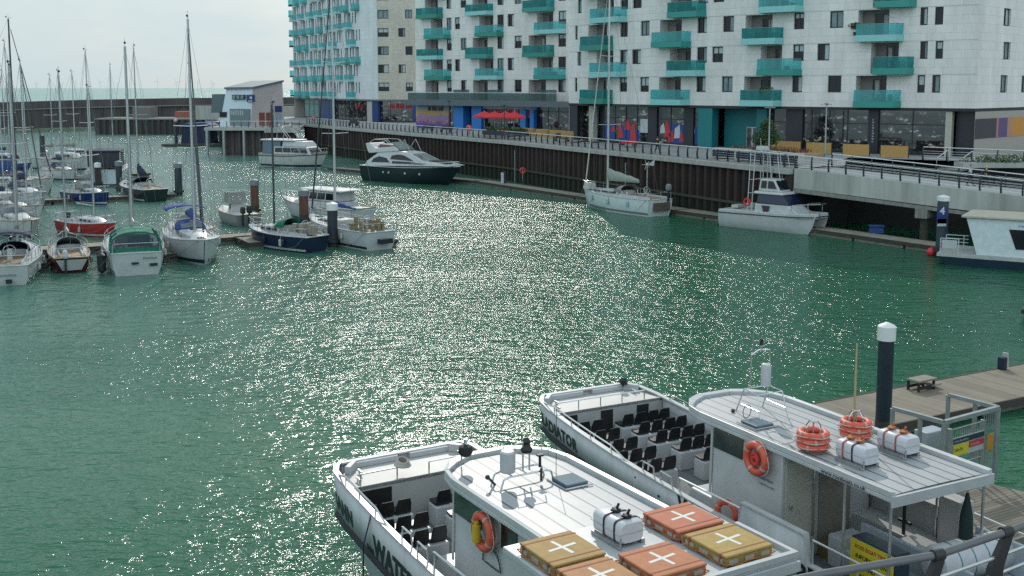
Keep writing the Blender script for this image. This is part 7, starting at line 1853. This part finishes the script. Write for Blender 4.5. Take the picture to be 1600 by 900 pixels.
m = MB(); m.lathe([(.03, .74), (.13, .76), (.15, .84), (.06, .96), (.1, 1.02), (.04, 1.12)], 12, (0, .12, 0)); m.tube((0, .5, .32), (0, .5, .6), .035); m.box(-.06, .06, .42, .58, .6, .64); m.build('navigation_light', black, t)
m = MB(); m.tube((.1, .9, 0), (.1, .9, 1.6), .008, n=5); m.tube((.3, .35, .1), (.3, .35, .4), .03); m.tube((-.1, -.85, .25), (-.25, -.6, .0), .03); m.ball((-.12, -.88, .28), .06); m.build('horn_and_aerial', darksteel, t)
t = thing('roof_mast', 'tall four legged mast frame with white radar on the farther roof', 'mast', W(OG, AG, 8.75, -.05, 4.22), rG); t.scale = (.8, .8, .74)
m = MB()
for x, y in ((-.75, -.5), (-.75, .6), (.6, -.6), (.6, .5)): m.tube((x, y, 0), (x * .55, y * .9, .9), .022)
m.path([(-.42, -.45, .9), (-.42, .55, .9), (.35, .45, .9), (.35, -.55, .9), (-.42, -.45, .9)], .02); m.tube((-.6, -.48, .35), (.5, -.57, .35), .018); m.tube((-.6, .58, .35), (.5, .48, .35), .018)
m.path([(-.3, -.3, .9), (-.3, -.3, 2.1), (-.3, 0, 2.25), (-.3, .45, 2.2), (-.3, .5, .9)], .024); m.tube((-.3, .1, 2.2), (-.3, .1, 2.7), .03, .015); m.tube((-.3, -.25, 2.1), (-.3, -.22, 3.2), .008, n=5); m.build('frame', steel, t, smooth=True)
m = MB(); m.lathe([(.02, 1.0), (.16, 1.02), (.165, 1.7), (.14, 1.78), (.02, 1.8)], 16, (-.1, .15, 0)); m.build('radar', white, t, smooth=True)
m = MB(); m.torus((.1, -.75, .3), .22, .012, (1, .3, 0)); m.ball((-.7, -.65, .08), .07); m.build('cable', darksteel, t)
m = MB(); m.tube((-.3, .1, 2.4), (-.3, .1, 2.62), .05); m.build('navigation_light', black, t)
o = MB(); o.tube((0, 0, 0), (0, 0, 2.2), .035, .02); o = o.build('timber_pole', M('tan_pole', (.4, .3, .16), .6), loc=W(OG, AG, 11.1, .7, 4.3)); tag(o, 'tan pole standing up beside the pontoon side lifebuoy stack', 'pole')
# bow fittings
t = thing('searchlight', 'small black lamp at the bow corner of the farther boat', 'searchlight', W(OG, AG, .3, 1.3, 2.75), rG)
m = MB(); m.ball((0, 0, .18), .13); m.tube((0, 0, 0), (0, 0, .15), .04); m.box(-.2, .2, -.05, .05, .1, .16); m.build('lamp_body', black, t)
t = thing('windlass', 'coiled rope heap on the foredeck edge of the nearer boat', 'rope', W(OL, AL, 1.35, -.55, 2.9), rL)
m = MB()
for k in range(5): m.torus((0, 0, .03 * k), .2 - .015 * k, .028, (.1 * k, .05, 1), 16, 5)
m.build('rope_coil', M('grey_rope', (.35, .34, .3), .9, var=.3), t)
# blue fender ball at the near bow
t = thing('fender', 'blue ball fender on a line hanging from the nearer boat', 'fender', W(OL, AL, 3.0, -2.35, .75), rL)
m = MB(); m.ball((0, 0, 0), .24); m.build('ball', M('fender_blue', (.01, .03, .2), .4), t, smooth=True); m = MB(); m.path([(0, 0, .2), (.02, 0, 1.0), (.05, .2, 1.75)], .018); m.build('line', darksteel, t)
# cockpit furniture on the farther boat
def gbox(name, x0, x1, y0, y1, z0, z1, mat, par=TG, bev=.03): m = MB(); m.box(x0, x1, y0, y1, z0, z1); return m.build(name, mat, par, bevel=bev)
pale = M('pale_blue_grey_panel', (.36, .40, .46), .45, var=.06)
gbox('bench_back', 11.9, 15.0, .2, .3, 1.45, 2.5, pale); gbox('bench_seat', 11.9, 14.8, -.3, .2, 1.45, 1.95, pale); gbox('bench_box', 11.5, 11.9, -.4, .35, 1.45, 2.2, white)
gbox('side_deck_box', 10.9, 13.2, .85, 1.9, 1.45, 2.3, foremat); gbox('side_locker', 10.2, 13.1, 1.55, 1.95, 1.45, 3.0, foremat); gbox('deck_locker', 12.8, 13.7, .35, 1.05, 1.45, 2.4, white2)
gbox('side_seat', 13.9, 18.5, 1.3, 1.9, 1.45, 2.0, white); gbox('side_seat_back', 13.7, 18.5, 1.85, 1.95, 2.0, 2.75, pale)
o = gbox('funnel', 13.1, 13.8, 1.3, 1.75, 1.45, 3.4, foremat, bev=.1)
gbox('slatted_box', 13.72, 13.78, .4, 1.0, 1.5, 2.35, M('slatted_timber', (.16, .13, .11), .8))
m = MB(); m.tube((12.5, .95, 2.3), (12.5, .95, 3.05), .04); m.ball((12.5, .95, 3.15), .16, .12, .16); m.tube((12.35, .95, 2.6), (12.7, .95, 2.6), .04); m.build('control_pedestal', black, TG)
t = thing('closed_parasol', 'closed dark green parasol standing in the farther boat cockpit', 'parasol', W(OG, AG, 14.2, .95, 1.45), rG)
m = MB(); m.lathe([(.05, .5), (.12, .7), (.09, 1.1), (.16, 1.3), (.13, 1.9), (.03, 2.4)], 10); m.build('folded_canopy', M('dark_green_cloth', (.008, .025, .02), .8), t, smooth=True); m = MB(); m.tube((0, 0, 0), (0, 0, 2.45), .025); m.build('pole', steel, t)
t = thing('folding_chair', 'dark folding chair beside the closed parasol', 'chair', W(OG, AG, 14.9, .75, 1.45), rG + .4)
m = MB(); m.box(-.22, .22, -.22, .22, .42, .46); m.build('seat', M('brown_cloth', (.1, .06, .05), .8), t); m = MB(); m.box(.2, .23, -.22, .22, .5, .9); m.build('backrest', M('brown_cloth', (.1, .06, .05), .8), t)
for x, y in ((-.2, -.2), (-.2, .2), (.2, -.2), (.2, .2)): m = MB(); m.tube((x, y, 0), (x, y, .62), .018); m.build('leg', black, t)
# yellow information sign
sgp = W(OG, AG, 13.5, -1.02, 1.8)
t = thing('information_sign', 'yellow boat trips information sign in the farther boat cockpit', 'sign', sgp, rG)
m = MB(); m.box(-.62, .62, -.04, .4, 0, 1.0, 0, .0); m.build('sign_box', M('blue_black_hull', (.012, .03, .05), .35), t, bevel=.02)
m = MB(); m.box(-.6, .6, -.08, -.045, .05, .97); fc = m.build('sign_face', M('sign_yellow', (.55, .46, .03), .5, var=.08), t)
for i, (tx, sz, mt) in enumerate((('ROSS BOAT TRIPS', .118, M('sign_red', (.4, .03, .02), .5)), ('INFORMATION', .13, lett), ('AND', .12, lett), ('BOOKINGS', .12, lett))):
    v, f = textmesh(tx, sz, .003); wd = max(p[0] for p in v); zz = .8 - i * .21
    mm = MB(); mm.add([(p[0] - wd / 2, -.085, zz + p[1]) for p in v], f); mm.build('lettering', mt, fc)
# rolled covers on the stern
for (x, y, z, l_, r_, lab) in ((17.6, 1.0, 2.15, 1.7, .42, 'white cover roll with green stripes below the near railing post'), (19.2, 2.6, 2.2, 1.4, .4, 'white cover roll at the right frame corner')):
    pass
rp = at(1512, 900, 2.0)
t = thing('rolled_cover', 'striped white cover roll behind the near railing', 'rolled cover', (rp.x, rp.y, 2.0), .42)
m = MB(); rr_ = .42; m.lathe([(.05, -1.05), (rr_ * .9, -1.0), (rr_, -.9), (rr_, .9), (rr_ * .9, 1.0), (.05, 1.05)], 20)
m.v = [(p[2], p[1], p[0] + .42) for p in m.v]; m.build('roll', M('white_pvc', (.5, .5, .54), .5, var=.12), t, smooth=True)
for k in range(4):
    x = -.6 + k * .4; m = MB(); m.torus((x, 0, .42), rr_ + .003, .012, (1, 0, 0), 24, 5); m.build('stripe', M('teal_line', (.02, .2, .2), .5), t)

# ================= RIGHT HAND PONTOON =================
pdl = thing('timber_pontoon', 'wide planked timber pontoon running out to the right', 'pontoon', (0, 0, 0))
planks = slabs('grey_decking', (.25, .21, .165), 60.0, .145, .014, uv=True, var=.3, rough=.85, mort=.35)
def pdeck(A, B, w_, z, par, planks_across=True):
    """A->B centre of the near edge, deck extends w_ to the left"""
    A = Vector(A); B = Vector(B); d = (B - A); L = d.length; d /= L; n = Vector((-d.y, d.x))
    P = [A, B, B + n * w_, A + n * w_]
    uv = [(0, 0), (0, L), (w_, L), (w_, 0)] if planks_across else [(0, 0), (L, 0), (L, w_), (0, w_)]
    m = MB(); m.add([(p.x, p.y, z) for p in P], [(0, 1, 2, 3)], [uv]); m.build('decking', planks, par)
    m = MB(); 
    for i in range(4):
        a, b = P[i], P[(i + 1) % 4]; dd = (b - a).normalized(); nn = Vector((dd.y, -dd.x)) * .08
        m.hexa([(a.x, a.y, z - .28), (a.x + nn.x, a.y + nn.y, z - .28), (b.x + nn.x, b.y + nn.y, z - .28), (b.x, b.y, z - .28), (a.x, a.y, z + .02), (a.x + nn.x, a.y + nn.y, z + .02), (b.x + nn.x, b.y + nn.y, z + .02), (b.x, b.y, z + .02)])
    m.build('edge_beam', M('dark_timber', (.06, .05, .045), .9, var=.3), par)
    m = MB(); k = max(1, int(L / 3))
    for i in range(k):
        a = A + d * (L * i / k + .3) + n * .15; b = A + d * (L * (i + 1) / k - .2) + n * .15; c = b + n * (w_ - .3); e = a + n * (w_ - .3)
        m.poly([(q.x, q.y) for q in (a, b, c, e)], -.4, z - .12)
    m.build('float', floatm, par)
pa = at(1440, 655, .5); pb = at(1600, 627, .5); pc = at(1270, 640, .5)
dirp = Vector((.87, .49)); nA = Vector((15.0, 39.1))
pdeck(nA - dirp * 6.3, nA + dirp * 16, 3.3, .5, pdl)
# brow pontoon running toward the quay
pb2 = thing('timber_pontoon', 'dark planked pontoon beside the trip boat with dark plank joints', 'pontoon')
pdeck(nA + dirp * (-4.9) + fin * 16.5, nA + dirp * (-4.9) , 0.01, .5, pb2) if False else None
q0 = Vector((15.0, 31.9))
pdeck(q0 - dirp * 3.2, q0 + dirp * .2, .01, .5, pb2) if False else None
def quadpont(P, z, par):
    m = MB(); P = [Vector(p) for p in P]
    uv = [((p - P[0]).dot(dirp), (p - P[0]).dot(fin)) for p in P]
    m.add([(p.x, p.y, z) for p in P], [tuple(range(len(P)))], [uv]); m.build('decking', planks, par)
    m = MB(); m.poly([(p.x, p.y) for p in P], -.4, z - .01); m.build('float', floatm, par)
Q1 = nA - dirp * 3.4; 
quadpont([Vector((12.2, 27.5)) + dirp * -2.5, Vector((12.2, 27.5)) + dirp * 2.2 , Vector((15.35, 31.7)), Vector((14.5, 33.5)) - dirp * .8, Vector((14.9, 39.0)) - dirp * 4.6, Vector((14.9, 39.0)) - dirp * 6.1], .5, pb2)
pile((13.05, 37.6), 4.25, .27, M('blue_black_pile', (.012, .02, .035), .4, var=.3), 'tall blue black pile with white cap on the right pontoon', capm, .48)
# gate cage
gt = thing('gangway_gate', 'galvanised steel gate cage with coloured notice on the pontoon', 'gate')
zT = 2.75; zB = .5
g0 = at(1395, 638, zT); g1_ = at(1475, 660, zT); g2_ = at(1560, 637, zT); g3_ = at(1482, 617, zT)
fr_ = galv
def post(p, par=gt, z0=zB, z1=zT, r=.055, name='post'):
    m = MB(); m.box(p[0] - r, p[0] + r, p[1] - r, p[1] + r, z0, z1); return m.build(name, fr_, par, bevel=.006)
for p in (g0, g1_, g2_, g3_, g0.lerp(g1_, .55), g3_.lerp(g2_, .55)): post(p)
def bar(a, b, z, r=.05, name='top_bar'):
    m = MB(); a = Vector(a); b = Vector(b); d = (b - a); d.z = 0; d.normalize(); n = Vector((-d.y, d.x, 0)) * r
    A_ = Vector((a.x, a.y, z)); B_ = Vector((b.x, b.y, z)); up = Vector((0, 0, r))
    m.hexa([A_ - n - up, B_ - n - up, B_ + n - up, A_ + n - up, A_ - n + up, B_ - n + up, B_ + n + up, A_ + n + up]); return m.build(name, fr_, gt)
bar(g0, g1_, zT, .06); bar(g1_, g2_, zT, .06); bar(g3_, g2_, zT, .06)
ga, gb = g1_.lerp(g2_, .12), g1_.lerp(g2_, .72)
for k, p in enumerate((ga, gb)): post(p, gt, zB, zT - .25)
m = MB()
for k in range(15):
    p = ga.lerp(gb, (k + .5) / 15); m.tube((p.x, p.y, zB + .1), (p.x, p.y, zT - .3), .014, n=5)
for z in (zB + .1, 1.35, zT - .3, .62): m.tube((ga.x, ga.y, z), (gb.x, gb.y, z), .024, n=6)
p0, p1 = gb, g2_
for k in range(7):
    p = p0.lerp(p1, (k + .5) / 7); m.tube((p.x, p.y, zB + .1), (p.x, p.y, zT), .012, n=5)
m.build('gate_bars', fr_, gt)
GF = Face((ga.x, ga.y), (gb.x, gb.y))
def gbx(name, u0, u1, z0, z1, o, mat, par=gt):
    m = MB(); GF.box(m, u0, u1, o, o + .02, z0, z1); return m.build(name, mat, par)
Lg = GF.L
ns = gbx('notice_board', .05, Lg - .03, 1.62, 2.2, .05, white2)
gbx('notice_band', .07, Lg - .05, 2.02, 2.18, .072, navy, ns); gbx('notice_band', .07, Lg * .5, 1.66, 1.98, .072, M('sign_yellow', (.55, .46, .03), .5), ns); gbx('notice_band', Lg * .5 + .02, Lg - .05, 1.8, 1.98, .072, M('notice_red', (.45, .03, .05), .5), ns)
scribble(ns, lambda u, v: GF.P(.1 + u, 2.07 + v, .096), 9, .06, .7, white, 'lettering'); scribble(ns, lambda u, v: GF.P(.1 + u, 1.78 + v, .096), 5, .1, .45, lett, 'lettering'); scribble(ns, lambda u, v: GF.P(Lg * .55 + u, 1.85 + v, .096), 5, .06, .5, white, 'lettering')
p = gb.lerp(g2_, .5); m = MB(); G2f = Face((gb.x, gb.y), (g2_.x, g2_.y)); G2f.box(m, .18, .5, .03, .05, 1.5, 2.0); m.build('orange_notice', M('notice_orange', (.45, .2, .03), .5), gt)
t = thing('electrical_cabinet', 'light grey metal cabinet inside the gate cage', 'cabinet', (0, 0, 0))
c = at(1452, 690, 1.6); m = MB(); m.box(-.42, .42, -.25, .25, 0, 1.5); m.build('cabinet_body', M('cabinet_grey', (.36, .4, .44), .4), t, bevel=.03); t.location = (c.x, c.y, .5); t.rotation_euler = (0, 0, .52)
m = MB(); m.box(-.015, .015, -.262, -.25, .6, .8); m.build('handle', black, t)
# low stool steps and pedestal on the pontoon
c = at(1440, 608, .5); t = thing('boarding_steps', 'low dark boarding step on the timber pontoon', 'steps', (c.x, c.y, .5), .55)
m = MB(); m.box(-.55, .55, -.3, .3, .38, .46); m.box(.25, .85, -.3, .3, .14, .2); m.build('tread', M('weathered_board', (.22, .2, .16), .85), t, bevel=.01)
m = MB()
for x in (-.5, .4):
    for y in (-.25, .25): m.box(x - .04, x + .04, y - .04, y + .04, 0, .38)
m.box(-.5, .45, -.28, -.22, .08, .2); m.box(-.5, .45, .22, .28, .08, .2); m.tube((.9, .2, 0), (.95, .25, .35), .03); m.build('frame', black, t)
c = at(1567, 577, .5); t = thing('service_pedestal', 'small navy service pedestal with pale side on the timber pontoon', 'pedestal', (c.x, c.y, .5), .5)
m = MB(); m.box(-.18, .06, -.16, .16, 0, .55); m.build('cabinet', navy, t, bevel=.03); m = MB(); m.box(.065, .17, -.16, .16, 0, .72, .02, .02); m.build('side_panel', white2, t, bevel=.02)
# pale pile at the right frame edge
c = at(1603, 500, 0); m = MB(); pile((c.x + .25, c.y), 2.3, .33, M('bleached_timber', (.42, .38, .33), .8), 'bleached pile cut by the right frame edge', None)

# ================= NEAR RAILING =================
nr = thing('near_railing', 'thick grey railing with dark curved posts at bottom right', 'railing')
zr = 7.2
pts = [at(1150, 925, zr), at(1290, 896, zr), at(1465, 867, zr), at(1572, 831, zr), at(1640, 806, zr), at(1800, 760, zr)]
m = MB(); m.path([tuple(p) for p in pts], .047, 12)
for p in pts[1:-1]: m.ball(tuple(p), .048)
m.build('handrail', M('brushed_steel', (.13, .13, .14), .45, .4), nr, smooth=True)
m = MB()
for dz, r_ in ((-.3, .022), (-.52, .022), (-.74, .022), (-.93, .03)): m.path([(p.x + .05, p.y + .06, zr + dz) for p in pts], r_, 6)
m.build('rail_wires', steel, nr, smooth=True)
for p in (pts[0], pts[2], pts[3], pts[5]):
    o = Vector((-.35, .94, 0)); rings = []; tt = Vector((.94, .35, 0))
    for oo, zz, wd in ((-.02, .04, .05), (.0, -.1, .07), (.06, -.4, .10), (.09, -.75, .12), (.0, -1.15, .13)):
        b = Vector((p.x, p.y, zr + zz)) + tt * (-oo * 2.2); rings.append([tuple(b + tt * wd + o * .04), tuple(b - tt * wd + o * .04), tuple(b - tt * wd - o * .04), tuple(b + tt * wd - o * .04)])
    m = MB(); m.loft(rings); m.build('post', M('near_post_paint', (.014, .013, .014), .45, var=.3), nr, bevel=.01)
    m = MB(); m.tube(Vector(p) - tt * .07, Vector(p) + tt * .07, .068, n=12); m.build('clamp', M('near_post_paint', (.014, .013, .014), .45), nr, smooth=True)
nq = MB(); nq.poly([(-60, -20), (60, -20), (60, 22), (14, 15.5), (9.5, 13.2), (6.2, 11.8), (4.6, 11.1), (2, 10.3), (-60, 8)], 4.6, 6.05); nq.build('near_quay_ground', paving, kind='structure')
